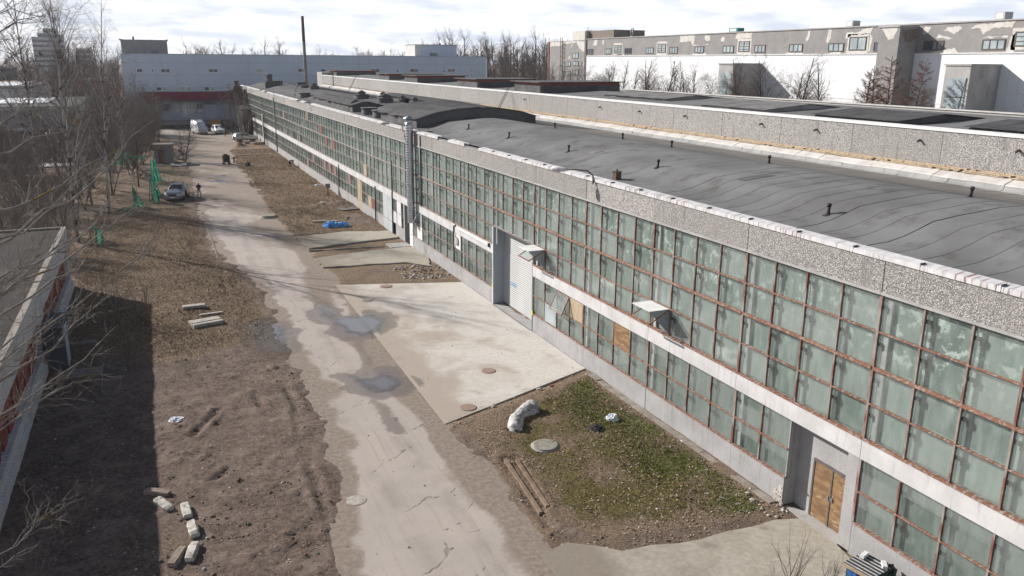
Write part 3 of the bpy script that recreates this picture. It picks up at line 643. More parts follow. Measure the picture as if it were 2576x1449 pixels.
def slab_mat(name, c1, c2, dirt, dcol):
    g = G(name); p = g.pos('world')
    n1 = g.noise(p, 0.35, 7, 0.62, 0.4); n2 = g.noise(p, 5, 6, 0.65); n3 = g.noise(p, 40, 3)
    c = g.mix(g.ramp(n2, 0.3, 0.7), c1, c2)
    sx = g.n('ShaderNodeSeparateXYZ'); g.l(p, sx.inputs[0])
    near = g.math('ADD', g.ramp(sx.outputs['X'], 11.0, 18.5, 0.18, -0.10, False), g.ramp(sx.outputs['X'], 10.4, 12.2, 0.28, 0.0))
    c = g.mix(g.ramp(g.math('ADD', n1, near), 0.45, 0.78, 0, dirt), c, dcol)
    c = g.mix(g.ramp(g.noise(g.map(p, (1,1,1), (7,3,0)), 0.7, 6), 0.58, 0.75, 0, 0.6), c, [x*0.8 for x in dcol])
    c = g.mix(g.ramp(n3, 0.62, 0.75, 0, 0.3), c, (0.2,0.18,0.16))
    w = g.math('ADD', g.attr('wet'), g.math('MULTIPLY', g.math('SUBTRACT', n2, 0.5), 0.4))
    c = g.mix(g.ramp(w, 0.25, 0.5, 0, 0.7), c, (0.14,0.12,0.105))
    return g.done(g.bsdf(c, g.ramp(w, 0.45, 0.9, 0.9, 0.3), 0, g.bump(n2, 0.15, 0.02), 0.3))
M['apron'] = slab_mat('pale_poured_concrete', (0.59,0.56,0.515), (0.51,0.48,0.44), 0.88, (0.35,0.29,0.24))
M['old_slab'] = slab_mat('old_concrete', (0.40,0.37,0.31), (0.31,0.285,0.24), 0.7, (0.19,0.155,0.12))
def slab(name, poly, z, mat, label=None, st=0.22):
    xs = [q[0] for q in poly]; ys = [q[1] for q in poly]
    b = MB(); k = len(poly); 
    b.prism(poly, -0.25, z-0.004)
    o = b.build(name, mat); tag(o, label, kind='structure')
    o.data.attributes.new('wet', 'FLOAT', 'POINT')
    xs_ = np.arange(min(xs), max(xs)+st, st); ys_ = np.arange(min(ys), max(ys)+st, st)
    top = grid_mesh(name+'_surface', xs_, ys_, lambda x, y: x*0+z, mat, dict(wet=a_wet), keep=lambda x, y: sd_poly(x, y, poly) > st*0.72)
    put('surface', top, o)
    return o
slab('concrete_apron', APRON, 0.04, M['apron'], 'pale concrete apron in front of the roller shutter gate')
slab('concrete_platform', jagged(PLAT1, 0.6, 0.10, 3), 0.13, M['old_slab'], 'old concrete platform at the far wall opening')
slab('concrete_platform', jagged(PLAT2, 0.6, 0.12, 4), 0.10, M['old_slab'], 'cracked concrete platform beside the apron')
slab('footpath', jagged(PATH, 0.8, 0.12, 5), 0.02, M['old_slab'], 'sandy concrete path to the plywood door')
for (x0,x1,y0,y1) in ((17.2,18.2,64.75,66.4),(18.25,18.95,64.75,66.3)):
    b = MB(); b.box(x0,x1,y0,y1,0,0.12); o = b.build('paving_slab', M['bare_concrete']); tag(o, kind='structure')
M['old_kerb'] = simple('worn_kerb', (0.30,0.27,0.235), (0.21,0.185,0.16), 2, 0.9, coord='world', bump=0.3)
def kerb(pts, w=0.16, h=0.14):
    b = MB(); rng = random.Random(len(pts))
    for a, c in zip(pts[:-1], pts[1:]):
        a = Vector(a+(0,)); c = Vector(c+(0,)); n = max(1, int((c-a).length/1.0)); d = (c-a)/n
        for i in range(n): b.bar(a+d*i+Vector((0,0,h/2-0.03+rng.uniform(-0.025,0.025))), a+d*(i+0.97)+Vector((0,0,h/2-0.03+rng.uniform(-0.02,0.02))), w, h)
    o = b.build('kerb', M['old_kerb']); tag(o, kind='structure'); return o
kerb([(-3.0,89.6),(3.8,89.5)], 0.14, 0.10); kerb([(3.85,88.3),(3.75,66.5)], 0.12, 0.07); kerb([(10.75,66.2),(16.9,65.6)]); kerb([(13.3,78.7),(15.8,78.3)], 0.5, 0.16)
kerb([(18.75,33.5),(18.75,20.0)], 0.3, 0.12); 
# ------------------------------------------------------------------ near factory hall
Y0 = 16.77; NB0, NB1 = -1, 29               # bays of 6 m along +y
Z1, Z2, Z3, Z4, Z5, Z6 = 1.09, 3.26, 3.98, 8.52, 9.56, 9.72
HALL_END = Y0+6*NB1
hall = thing('factory_hall', 'long glazed factory hall with rusty window grid along the road', 'factory', (WX, Y0, 0))
HX, HY = WX, Y0
class off:                                   # children are placed in world coords, parent offset removed
    pass
def hp(mb, name, mat, **k):                  # part of the hall, mesh given in world coords
    o = mb.build(name, mat, hall, (-HX, -HY, 0)); 
    if k: tag(o, **k)
    return o
def hput(name, me, x, y, z): return put(name, me, hall, (x-HX, y-HY, z))
rng = random.Random(5)
GATE = 4                                     # bay index of the roller shutter (40.77..46.77)
# structural core behind the glass so nothing is hollow
b = MB(); b.box(WX+0.9, WX+1.1, Y0-6, HALL_END, 0, 9.5); b.box(WX+0.03, WX+1.0, HALL_END-0.2, HALL_END, 0, Z5)
hp(b, 'core_wall', M['dark'])
# plinth panels, limewashed beams, parapet panels
for k in range(NB0, NB1):
    y = Y0+6*k
    if k == GATE: segs = []
    elif k == 0: segs = [(y+3.09, y+5.985)]
    elif k == 8: segs = [(y+2.2, y+4.9)]
    elif k == 7: segs = [(y, y+5.5)]
    elif k == 9: segs = [(y+3.1, y+5.985)]
    elif k == 23: segs = [(y+0.2, y+3.6)]
    else: segs = [(y+0.012, y+5.988)]
    for a, c in segs:
        b = MB(); b.box(WX-0.02-rng.uniform(0,0.012), WX+0.35, a, c, -0.3, Z1-0.02); hp(b, 'plinth_panel', M['plinth'])
    a, c = y+0.01, y+5.99
    if k == GATE: pass
    else:
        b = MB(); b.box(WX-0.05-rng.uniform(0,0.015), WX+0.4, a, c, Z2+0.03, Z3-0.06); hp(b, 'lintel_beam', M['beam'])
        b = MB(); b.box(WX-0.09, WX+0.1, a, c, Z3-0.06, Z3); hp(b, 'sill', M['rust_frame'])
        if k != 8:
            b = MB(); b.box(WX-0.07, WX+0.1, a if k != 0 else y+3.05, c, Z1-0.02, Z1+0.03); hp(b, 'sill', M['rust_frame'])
    b = MB(); b.box(WX-0.03-rng.uniform(0,0.02), WX+0.28, y+0.018, y+5.982, Z4+0.07, Z5); hp(b, 'parapet_panel', M['pebble'])
    b = MB(); b.box(WX-0.10, WX+0.2, a, c, Z4, Z4+0.07); hp(b, 'head_moulding', M['bare_concrete'])
# glazing
IN = WX+0.17
rows_up = [Z3+(Z4-Z3)*i/4 for i in range(5)]; rows_lo = [Z1+(Z2-Z1)*i/2 for i in range(3)]
def pane_mesh(w, h):
    b = MB(); b.box(0.0, 0.008, 0.035, w-0.035, 0.03, h-0.03); return b.mesh('pane', M['glass'])
PM_U = pane_mesh(1.5, (Z4-Z3)/4); PM_L = pane_mesh(1.5, (Z2-Z1)/2)
def board_mesh(mat, h):
    b = MB(); b.box(-0.01, 0.02, 0.035, 1.465, 0.03, h-0.03); return b.mesh('board', mat)
hu, hl = (Z4-Z3)/4, (Z2-Z1)/2
special = {(12,'L',1):'tan_board', (9,'L',1):'ply', (56,'L',1):'pink_board',(54,'L',1):'pink_board',(52,'L',1):'pink_board',(47,'L',1):'pink_board',(41,'L',0):'tan_board',
           (40,'L',0):'red_board',(57,'U',2):'red_board',(55,'U',1):'red_board',(52,'U',1):'red_board',(63,'U',3):'pink_board',(30,'L',0):'white_paint',(30,'L',1):'pale_glass',(24,'L',1):'white_paint',(14,'L',0):'pale_glass',
           (42,'U',0):'tan_board',(71,'U',0):'dark',(67,'U',0):'dark',(77,'U',2):'pink_board',(84,'U',1):'pink_board',(44,'L',0):'door_grey',(44,'L',1):'tan_board',(34,'L',1):'house_white',(34,'L',0):'house_white',(35,'L',0):'house_white',(64,'L',0):'pink_board',(61,'L',1):'pink_board'}
OPEN = {(13,'L',1), (7,'U',0), (15,'U',0)}
skip_lo = set(range(16,20)) | {0,1} | {33} | {32} | {36,37} | set(range(93,96))
far_panes = MB()
n_p = 0
for i in range(-4, 4*NB1):
    y = Y0+1.5*i
    for r in range(4):
        if r == 0 and i in range(16,20): continue
        z = rows_up[r]; key = (i,'U',r)
        if key in OPEN: continue
        if key in special: hput('board', board_mesh(M[special[key]], hu), WX, y, z); continue
        if i < 33: hput('pane', PM_U, WX+0.01, y, z)
        else: far_panes.box(WX+0.01, WX+0.018, y+0.035, y+1.465, z+0.03, z+hu-0.03)
    for r in range(2):
        if i in skip_lo: continue
        z = rows_lo[r]; key = (i,'L',r)
        if key in OPEN: continue
        if key in special: hput('board', board_mesh(M[special[key]], hl), WX, y, z); continue
        if i < 40: hput('pane', PM_L, WX+0.01, y, z)
        else: far_panes.box(WX+0.01, WX+0.018, y+0.035, y+1.465, z+0.03, z+hl-0.03)
o = hp(far_panes, 'pane', M['glass']); tag(o, kind='stuff')
# mullions with latches behind the glass, one object each
def mull(z0, z1, w, rws):
    b = MB(); b.box(-0.035, 0.05, -w/2, w/2, z0, z1, 0)
    b.box(0.075, 0.10, -0.085, -0.05, z0+0.02, z1-0.02, 1)
    for q in range(len(rws)-1):
        zz = rws[q]+0.62*(rws[q+1]-rws[q]); b.box(0.02, 0.10, -0.20, -0.02, zz, zz+0.10, 2); b.box(0.06, 0.1, -0.24, -0.17, zz-0.12, zz+0.06, 2)
    return b.mesh('mullion', [M['mullion'], M['frame_white'], M['black']])
MU = mull(Z3, Z4, 0.062, rows_up); MUB = mull(Z3, Z4, 0.10, rows_up); MUG = mull(rows_up[1], Z4, 0.062, rows_up[1:])
ML = mull(Z1, Z2, 0.062, rows_lo); MLB = mull(Z1, Z2, 0.10, rows_lo)
for i in range(-4, 4*NB1+1):
    y = Y0+1.5*i
    hput('mullion', (MUG if i in (17,18,19,20) else (MUB if i % 4 == 0 else MU)), WX, y, 0)
    if i in skip_lo and (i-1) in skip_lo: continue
    if i in (1,2,20): continue
    hput('mullion', MLB if i % 4 == 0 else ML, WX, y, 0)
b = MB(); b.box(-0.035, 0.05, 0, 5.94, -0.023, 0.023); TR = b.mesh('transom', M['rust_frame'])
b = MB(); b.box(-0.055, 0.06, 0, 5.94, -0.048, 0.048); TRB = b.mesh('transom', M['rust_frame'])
for k in range(NB0, NB1):
    y = Y0+6*k+0.03
    for r in (1,2,3): hput('transom', TRB if r == 2 else TR, WX-0.004, y, rows_up[r])
    if k == GATE or k == 8: continue
    if k == 0:
        bb = MB(); bb.box(-0.035, 0.05, 3.05, 5.94, -0.03, 0.03); hput('transom', bb.mesh('transom', M['rust_frame']), WX-0.004, y, rows_lo[1]); continue
    hput('transom', TR, WX-0.004, y, rows_lo[1])
# inner whitewashed glazing, one sheet per bay, and the columns behind the joints
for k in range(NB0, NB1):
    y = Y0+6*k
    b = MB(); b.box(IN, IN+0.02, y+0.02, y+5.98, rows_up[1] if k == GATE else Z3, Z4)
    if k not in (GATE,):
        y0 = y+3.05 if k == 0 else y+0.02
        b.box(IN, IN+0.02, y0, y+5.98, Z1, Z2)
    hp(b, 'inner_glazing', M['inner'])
    b = MB(); b.box(WX+0.07, WX+0.15, y-0.36, y-0.15, Z3, Z4)
    if k not in (GATE, GATE+1, 0): b.box(WX+0.07, WX+0.15, y-0.36, y-0.15, Z1, Z2)
    hp(b, 'column', M['lamp_grey'])
# opened top-hung windows
def hopper(y, z, h, ang, side=False):
    b = MB(); b.box(0, 0.03, 0.04, 1.46, -h+0.03, 0, 0)
    o = b.build('open_window', [M['glass']], hall, (WX-0.03-HX, y-HY, z)); 
    f = MB()
    for (a0,a1,c0,c1) in ((0.03,1.47,-0.05,0.0),(0.03,1.47,-h+0.02,-h+0.07),(0.03,0.08,-h+0.02,0),(1.42,1.47,-h+0.02,0)): f.box(-0.01,0.045,a0,a1,c0,c1)
    f.build('sash', M['rust_frame'], o); o.rotation_euler = (0, ang, 0)
    return o
for (i, r) in ((7,0),(15,0)):
    o = hopper(Y0+1.5*i, rows_up[r+1]-0.03, hu-0.03, R(62)); 
    b = MB(); b.box(WX-1.0, WX+0.0, Y0+1.5*i+0.05, Y0+1.5*i+1.45, rows_up[1]-0.02, rows_up[1]-0.005); hp(b, 'canopy_sheet', M['white_paint'])
    b = MB(); b.poly([(WX-1.0,Y0+1.5*i+0.05,rows_up[1]-0.02),(WX-0.02,Y0+1.5*i+0.05,rows_up[1]-0.02),(WX-0.02,Y0+1.5*i+0.05,rows_up[0]+0.05)]); hp(b, 'cheek_sheet', M['reveal'])
hopper(Y0+1.5*13, rows_lo[2]-0.03, hl-0.03, R(25))
for key in OPEN:
    y = Y0+1.5*key[0]; z0 = rows_up[key[2]] if key[1] == 'U' else rows_lo[key[2]]; h = hu if key[1] == 'U' else hl
    b = MB(); b.box(WX+0.2, WX+0.24, y+0.05, y+1.45, z0+0.03, z0+h-0.03); hp(b, 'dark_interior_sheet', M['dark'])  # dark sheet painted in for the unlit interior behind the open window
# roller shutter gate: reveals, slats, trim, print
gy0, gy1 = Y0+6*GATE+0.02, Y0+6*GATE+5.98; gz = rows_up[1]-0.06; RX = WX+0.66
b = MB(); b.box(WX-0.06, RX+0.1, gy1-0.10, gy1, 0.06, gz); hp(b, 'gate_reveal', M['reveal'])
b = MB(); b.box(WX-0.06, RX+0.1, gy0, gy0+0.06, 0.06, gz); hp(b, 'gate_reveal', M['reveal'])
b = MB(); b.box(WX-0.02, RX+0.1, gy0, gy1, gz, gz+0.10); hp(b, 'gate_head', M['reveal'])
b = MB(); b.box(RX+0.08, RX+0.10, gy0, gy1, 0.05, gz); hp(b, 'shutter_backing', M['reveal'])
b = MB(); b.box(WX-0.14, RX+0.09, gy0+0.06, gy1-0.10, -0.2, 0.036); hp(b, 'gate_threshold', M['bare_concrete'])
b = MB(); b.box(WX-0.08, WX-0.05, gy1-0.08, gy1+0.02, 0.06, gz); hp(b, 'gate_trim', M['reveal_edge'])
b = MB(); b.extr_y([(0,0),(-0.028,0.02),(-0.03,0.10),(-0.006,0.128),(0.02,0.13),(0.02,0)], gy0+0.06, gy1-0.10); SL = b.mesh('shutter_slat', M['shutter'])
nsl = int((gz-0.09)/0.132)
for i in range(nsl): hput('shutter_slat', SL, RX+0.03, 0, 0.09+i*0.132)
def text_obj(s, size, mat, parent, loc, rot, name='lettering'):
    cu = bpy.data.curves.new(name, 'FONT'); cu.body = s; cu.size = size; cu.extrude = 0.003; cu.align_x = 'CENTER'; cu.align_y = 'CENTER'
    t = bpy.data.objects.new(name, cu); COL.objects.link(t)
    me = bpy.data.meshes.new_from_object(t); bpy.data.objects.remove(t)
    me.materials.clear(); me.materials.append(mat)
    return put(name, me, parent, loc, rot)
text_obj('31000', 0.42, M['blue_print'], hall, (RX-0.006-HX, gy1-1.55-HY, 1.62), (R(90), 0, R(-90)))
for yy in (gy1+0.06, gy0-0.08):
    b = MB(); b.box(WX-0.09, WX-0.05, yy-0.05, yy+0.05, 1.0, 1.28); hp(b, 'reflector', M['yellow'])
# plywood door in its recess
dy0, dy1 = 17.0, 19.82; DX = WX+0.45
b = MB(); b.box(DX, DX+0.2, dy0, dy1, -0.05, Z2+0.03); hp(b, 'recess_wall', M['plinth'])
b = MB(); b.box(WX+0.0, DX, dy1, dy1+0.034, -0.05, Z2+0.028); hp(b, 'recess_reveal', M['plinth'])
b = MB(); b.box(WX-0.02, DX, dy0-0.22, dy0+0.25, -0.05, Z2+0.03); hp(b, 'door_pier', M['plinth'])
b = MB(); b.box(WX-0.02, DX+0.02, dy0-0.2, dy1, -0.1, 0.03); hp(b, 'threshold', M['bare_concrete'])
for a, c in ((17.36,18.13),(18.17,18.95)):
    b = MB(); b.box(DX-0.05, DX-0.003, a, c, 0.06, 2.08); d_ = hp(b, 'door', M['ply']); 
    bb = MB(); bb.box(DX-0.09, DX-0.05, 18.03 if a < 18 else 18.2, 18.10 if a < 18 else 18.27, 1.0, 1.13); bb.build('handle', M['steel'], d_)
b = MB(); b.box(DX-0.07, DX-0.004, 18.125, 18.175, 0.05, 2.1); b.box(DX-0.07, DX-0.004, 17.28, 17.36, 0.05, 2.16); b.box(DX-0.07, DX-0.004, 18.95, 19.02, 0.05, 2.16); b.box(DX-0.07, DX-0.004, 17.36, 18.95, 2.085, 2.16); hp(b, 'door_frame', M['frame_dark'])
for q in range(9):                             # exposed bricks at the broken plinth corner
    for e in range(2):
        bb = MB(); bb.box(WX-0.045, WX+0.05, 19.865+e*0.22+(0.08 if q % 2 else 0), 20.07+e*0.22, 0.02+q*0.082, 0.09+q*0.082)
        if e == 1 and q > 5: continue
        hp(bb, 'brick', M['block'])
# far doors: recess, steel doors, white pillar
b = MB(); b.box(WX+0.02, WX+0.9, 65.2, 66.75, 0, Z2); hp(b, 'passage', M['dark'])
b = MB(); b.box(WX-0.06, WX+0.3, 64.3, 65.2, 0, Z2); hp(b, 'pillar', M['white_paint'])
b = MB(); b.box(WX-0.03, WX+0.3, 66.75, 67.1, 0, Z2); hp(b, 'pillar', M['plinth'])
for a, c in ((70.55,72.15),(72.2,73.8)):
    b = MB(); b.box(WX-0.04, WX+0.02, a, c, 0.03, Z2); hp(b, 'steel_door', M['door_grey'])
b = MB(); b.box(WX-0.03, WX+0.05, 82.2, 84.1, 0.03, Z2-0.1); hp(b, 'boarded_door', M['tan_board'])
b = MB(); b.box(WX+0.03, WX+0.3, 155.2, 159.3, 0, 5.3); hp(b, 'passage', M['dark'])
b = MB(); b.box(WX-0.2, WX+0.1, 158.6, 159.6, 0, 5.4); hp(b, 'pillar', M['bare_concrete'])
# coping: white sheet lengths, older part broken
y = Y0-6; q = 0; rngc = random.Random(3)
while y < HALL_END:
    ln = 2.4 if y < 47 else rngc.uniform(2.0, 4.5)
    if not (47.5 < y < 51) and not (y > 47 and rngc.random() < 0.16):
        b = MB(); j = 0.0 if y < 47 else rngc.uniform(-0.03, 0.03); t = 0.0 if y < 47 else rngc.uniform(-0.02, 0.02)
        b.extr_y([(WX-0.09+j, Z5-0.03), (WX-0.09+j, Z6-0.05+t), (WX+0.30, Z6+0.0+t), (WX+0.30, Z5-0.02), (WX+0.285, Z5-0.02), (WX+0.285, Z5), (WX-0.055, Z5)], y+0.012, y+ln-0.012)
        hp(b, 'coping', M['coping'])
        if y < 60:
            b = MB(); b.box(WX-0.092, WX+0.1, y-0.012, y+0.012, Z6-0.08, Z6+0.012); hp(b, 'coping_clip', M['felt_dark'])
    y += ln
# roof: felt strips one metre wide, each lapped over the next
PROF = [(WX+0.27,9.66),(20.4,9.72),(21.0,9.84),(21.5,9.99),(22.2,10.22),(23.2,10.33),(24.2,10.40),(25.2,10.48),(26.2,10.47),(27.5,10.30),(29,10.05),(31,9.76),(33,9.5),(35,9.32),(36.25,9.26)]
def roof_z(x): return float(np.interp(x, [p[0] for p in PROF], [p[1] for p in PROF]))
def strip_mesh(mats, seed, pv=0.65, lap=0.007):
    b = MB(); r2 = random.Random(seed); j = [r2.uniform(-0.008, 0.008) for _ in PROF]
    n = len(PROF)
    for i, (x, z) in enumerate(PROF): b.v += [(x, 0.0+j[i], z+lap), (x, 0.011+j[i], z+lap+0.0005), (x, 1.03+j[i]*0.3, z+0.001), (x, 0.0+j[i], z-0.05)]
    for i in range(n-1):
        a, c = 4*i, 4*i+4; mi = 2 if PROF[i][0] > 27.4 else 0
        vis = r2.random() < pv and 20.2 < PROF[i][0] < 25; b.face((a+3, c+3, c, a), 1 if vis else mi); b.face((a, c, c+1, a+1), 1 if vis else mi, True); b.face((a+1, c+1, c+2, a+2), mi, True)
    return b.mesh('felt_strip', mats)
ST = [strip_mesh([M['felt'], M['bitumen'], M['felt_brown']], s) for s in range(4)]
STF = [strip_mesh([M['felt'], M['bitumen'], M['felt_brown']], s, 0.0 if s != 2 else 0.25, 0.0025) for s in range(4)]
STD = [strip_mesh([M['felt_dark'], M['bitumen'], M['felt_dark']], s) for s in range(3)]
for i in range(int(Y0-6), int(HALL_END)):
    m = (ST if i < 29 else (STF if i < 64 else STD))[rng.randrange(4 if i < 64 else 3)]
    put('felt_strip', m, hall, (-HX, i+rng.uniform(-0.04, 0.04)-HY, 0))
for (x0,x1,y0,y1) in ((22.4,24.0,27.4,27.9),(21.9,22.6,39.6,40.2)):
    b = MB(); xs = np.linspace(x0,x1,6)
    for q in range(5): b.quad((xs[q],y0,roof_z(xs[q])+0.02),(xs[q+1],y0,roof_z(xs[q+1])+0.02),(xs[q+1],y1,roof_z(xs[q+1])+0.02),(xs[q],y1,roof_z(xs[q])+0.02))
    hp(b, 'felt_patch', M['felt_dark'] if (x0*7) % 2 < 1 else M['felt_brown'])
# small breather pipes on the roof
def pipe_mesh(h=0.42):
    b = MB(); b.cyl((0,0,-0.1), 0.055, h, 10); b.cyl((0,0,h-0.16), 0.075, 0.12, 10); b.cyl((0,0,-0.05), 0.22, 0.08, 10, 0.09); return b.mesh('breather_pipe', M['black'])
BP = pipe_mesh()
spots = [(21.3,21.5),(22.0,33.3),(21.7,42.0),(21.8,50.9),(21.8,58.6),(26.2,52.9),(26.3,43.8),(26.6,30.9),(26.3,20.0),(26.4,38.7),(20.6,131),(21.2,118),(24.0,150),(22,139)]
for n_, (x, y) in enumerate(spots):
    o = put('breather_pipe', BP, None, (x, y, roof_z(x)), (rng.uniform(-0.08,0.08), rng.uniform(-0.12,0.12), 0))
    ORD = ['nearest','second nearest','middle','fourth nearest','furthest']
    lab = ('%s short black breather pipe in the front row on the grey roof' % ORD[n_]) if n_ < 5 else (('%s short black breather pipe in the back row by the roof ridge' % ORD[[3+1,3,1,0,2][n_-5]]) if n_ < 10 else 'small black pipe on the dark far roof')
    tag(o, lab, 'roof pipe',
        ['front row of breather pipes','back row of breather pipes','pipes on the far dark roof'][0 if n_ < 5 else (1 if n_ < 10 else 2)])
# ------------------------------------------------------------------ taller hall behind
X2 = WX+18.0; T0 = 16.77
tall = thing('taller_hall', 'taller hall with pebble-dashed parapet rising behind the grey felt roof', 'factory', (X2, T0, 0))
def tp(mb, name, mat, **k):
    o = mb.build(name, mat, tall, (-X2, -T0, 0)); 
    if k: tag(o, **k)
    return o
def tput(name, me, x, y, z): return put(name, me, tall, (x-X2, y-T0, z))
T_END = 195.0
JO = 42.18 % 6.0
y = 42.18-6*5
while y < T_END:
    b = MB(); b.box(X2-0.02-rng.uniform(0,0.015), X2+0.28, y+0.015, min(y+5.985, T_END), 10.02, 11.76); tp(b, 'parapet_panel', M['pebble'])
    y += 6
b = MB(); b.box(X2+0.05, X2+0.28, 12, T_END, 0.0, 10.02); tp(b, 'backing_wall', M['mortar'])
y = 12.0
while y < T_END:
    b = MB(); b.extr_y([(X2-0.08,11.70),(X2-0.08,11.80),(X2+0.34,11.86),(X2+0.34,11.70),(X2+0.3,11.70),(X2+0.3,11.765),(X2-0.05,11.765),(X2-0.05,11.70)], y+0.01, y+2.99); tp(b, 'coping', M['white_paint']); y += 3
b = MB(); b.box(-0.05, 0.05, 0, 0.238, 0, 0.063); BRK = b.mesh('brick', M['brick_yellow'])
far_b = MB(); n_b = 0
for c in range(3):
    y = 13.0+(0.125 if c % 2 else 0)
    while y < 120:
        if rng.random() > 0.04:
            xx = X2-0.06+rng.uniform(-0.008,0.008)-(0.03 if c == 1 else 0); zz = 9.80+c*0.073
            if y < 38.5: tput('brick', BRK, xx, y, zz)
            else: far_b.box(xx-0.05, xx+0.05, y, y+0.238, zz, zz+0.063)
        y += 0.25
o = tp(far_b, 'brick', M['brick_yellow']); tag(o, kind='stuff')
b = MB(); b.box(X2-0.04, X2+0.06, 12, T_END, 9.7, 9.80); b.box(X2-0.025, X2+0.06, 12, T_END, 9.80, 10.02); tp(b, 'ledge', M['mortar'])
b = MB(); b.extr_y([(X2-0.02,9.79),(X2-0.62,9.56),(X2-0.64,9.51),(X2-0.02,9.72)], 0.012, 1.985); FL = b.mesh('flashing_sheet', M['flashing'])
y = 12.0
while y < T_END-2: o = tput('flashing_sheet', FL, X2, y, 0); o.location = (-X2, y-T0, rng.uniform(-0.02,0.015)); o.rotation_euler = (rng.uniform(-0.004,0.004),0,0); y += 2.0
b = MB(); b.extr_y([(X2-0.55,9.55),(X2-0.62,9.52),(X2-0.72,9.33),(X2-0.95,9.27),(X2-0.95,9.2),(X2-0.55,9.2)], 0.01, 0.99); UP = b.mesh('felt_upstand', M['upstand'])
y = 12.0
while y < T_END: put('felt_upstand', UP, tall, (-X2+rng.uniform(-0.02,0.02), y-T0, rng.uniform(-0.01,0.01))); y += 1.0
PROF2 = [(X2+0.27,11.62),(X2+3,11.7),(X2+9,11.95),(X2+15,11.7),(X2+17.6,11.55)]
b = MB()
for i in range(len(PROF2)-1):
    (xa,za),(xb,zb) = PROF2[i], PROF2[i+1]; b.quad((xa,12,za),(xb,12,zb),(xb,T_END,zb),(xa,T_END,za))
tp(b, 'roof', M['felt'])
b = MB(); b.box(X2+17.6, X2+18.0, 12, T_END, 0, 11.72); tp(b, 'far_wall', M['bare_concrete'])
b = MB(); b.box(X2+17.5, X2+18.1, 12, T_END, 11.72, 11.80); tp(b, 'coping', M['flashing'])
b = MB(); b.box(X2, X2+18, T_END-0.3, T_END, 0, 11.7); b.box(X2-0.05, X2+3.2, T_END, T_END+6, 0, 12.4); tp(b, 'end_wall', M['bare_concrete'])
for yy in (26.0,31.5,39,44.0,52.6,59,65.6,82):
    b = MB(); b.tube([(X2+0.1,yy,11.15),(X2-0.16,yy,11.13),(X2-0.24,yy-0.02,11.07)], 0.06, 8); tp(b, 'drain_spout', M['rust'])
# corrugated covers and lantern hoods
def corrugated(x0, x1, y0, y1, zf, mat, along='x', pitch=0.18, amp=0.014, thick=0.02):
    b = MB()
    if along == 'x':
        ys = np.arange(y0, y1, pitch/4); xs = np.linspace(x0, x1, 7)
        n0 = 0
        for q, yy in enumerate(ys):
            for xx in xs: b.v.append((xx, yy, zf(xx, yy)+amp*math.sin(q*math.pi/2)))
        m = len(xs)
        for q in range(len(ys)-1):
            for i in range(m-1): b.face((q*m+i, q*m+i+1, (q+1)*m+i+1, (q+1)*m+i))
    return b
def hood(parent, x0, x1, y0, y1, ztop, base, side_mat, top_mat, zf=None):
    zf = zf or (lambda x, y: ztop)
    b = MB(); xs = np.linspace(x0, x1, 9)
    for (ya) in (y0, y1):
        for i in range(8): b.quad((xs[i],ya,base),(xs[i+1],ya,base),(xs[i+1],ya,zf(xs[i+1],ya)-0.05),(xs[i],ya,zf(xs[i],ya)-0.05))
    b.quad((x0,y0,base),(x0,y1,base),(x0,y1,zf(x0,y1)-0.05),(x0,y0,zf(x0,y0)-0.05)); b.quad((x1,y0,base),(x1,y1,base),(x1,y1,zf(x1,y1)-0.05),(x1,y0,zf(x1,y0)-0.05))
    b.build('hood_side', side_mat, parent)
    rg = random.Random(int(x0*10+y0))
    k = max(1, int((y1-y0+0.3)/1.1)); w = (y1-y0+0.4)/k
    for i in range(k):
        c = corrugated(x0-0.25+rg.uniform(-0.08,0.08), x1+0.25, y0-0.2+i*w, y0-0.2+(i+1)*w+0.04, (lambda x, y, dz=0.012*(i % 2)+rg.uniform(0,0.015): zf(x, y)+dz), top_mat)
        c.build('corrugated_sheet', top_mat, parent)
ha = thing('skylight_cover', 'large dark corrugated skylight cover across the roof behind the steel duct', 'skylight', group='corrugated covers on the near hall roof')
hood(ha, 19.9, 30.6, 65.6, 77.0, 0, 9.4, M['felt_dark'], M['asbestos'], lambda x, y: 10.35+0.95*math.sin(max(0, min(1, (x-19.6)/11.4))*math.pi)**0.75)
hb = thing('skylight_cover', 'low corrugated skylight cover further along the near hall roof', 'skylight', group='corrugated covers on the near hall roof')
hood(hb, 19.8, 23.4, 88.5, 111, 0, 9.4, M['felt_dark'], M['asbestos'], lambda x, y: 10.85-0.42*abs(x-21.3)/1.6)
hc = thing('skylight_cover', 'small dark skylight cover against the taller wall, second behind the ladder', 'skylight', group='corrugated covers on the near hall roof')
hood(hc, 29.5, 33.2, 86, 113, 0, 9.4, M['felt_dark'], M['asbestos'], lambda x, y: 10.75-0.12*abs(x-31))
for n_, (x0,x1,y0,y1,zt) in enumerate([(39.5,48.5,196-5,199,12.75),(40,50,148,155,12.7),(38.8,46.8,127,134,12.75),(39,47.3,101.5,109,12.75),(39.2,49.2,83,90,12.8)]):
    t = thing('roof_lantern', ['red-sided roof lantern furthest along the taller hall roof','red-sided roof lantern, fourth along the taller hall roof','red-sided roof lantern in the middle of the taller hall roof','red-sided roof lantern, second along the taller hall roof','nearest red-sided roof lantern with dark overhanging lid on the taller hall'][n_], 'roof lantern', group='roof lanterns on the taller hall')
    b = MB(); b.box(x0,x1,y0,y1,11.4,zt-0.28); b.build('upstand', M['felt_dark'], t)
    b = MB(); b.box(x0+0.03,x1-0.03,y0+0.03,y1-0.03,zt-0.28,zt); b.build('red_wall', M['red_brick_wall'], t)
    b = MB(); b.box(x0-0.4,x1+0.4,y0-0.4,y1+0.4,zt,zt+0.09); b.build('lid', M['felt_dark'], t)
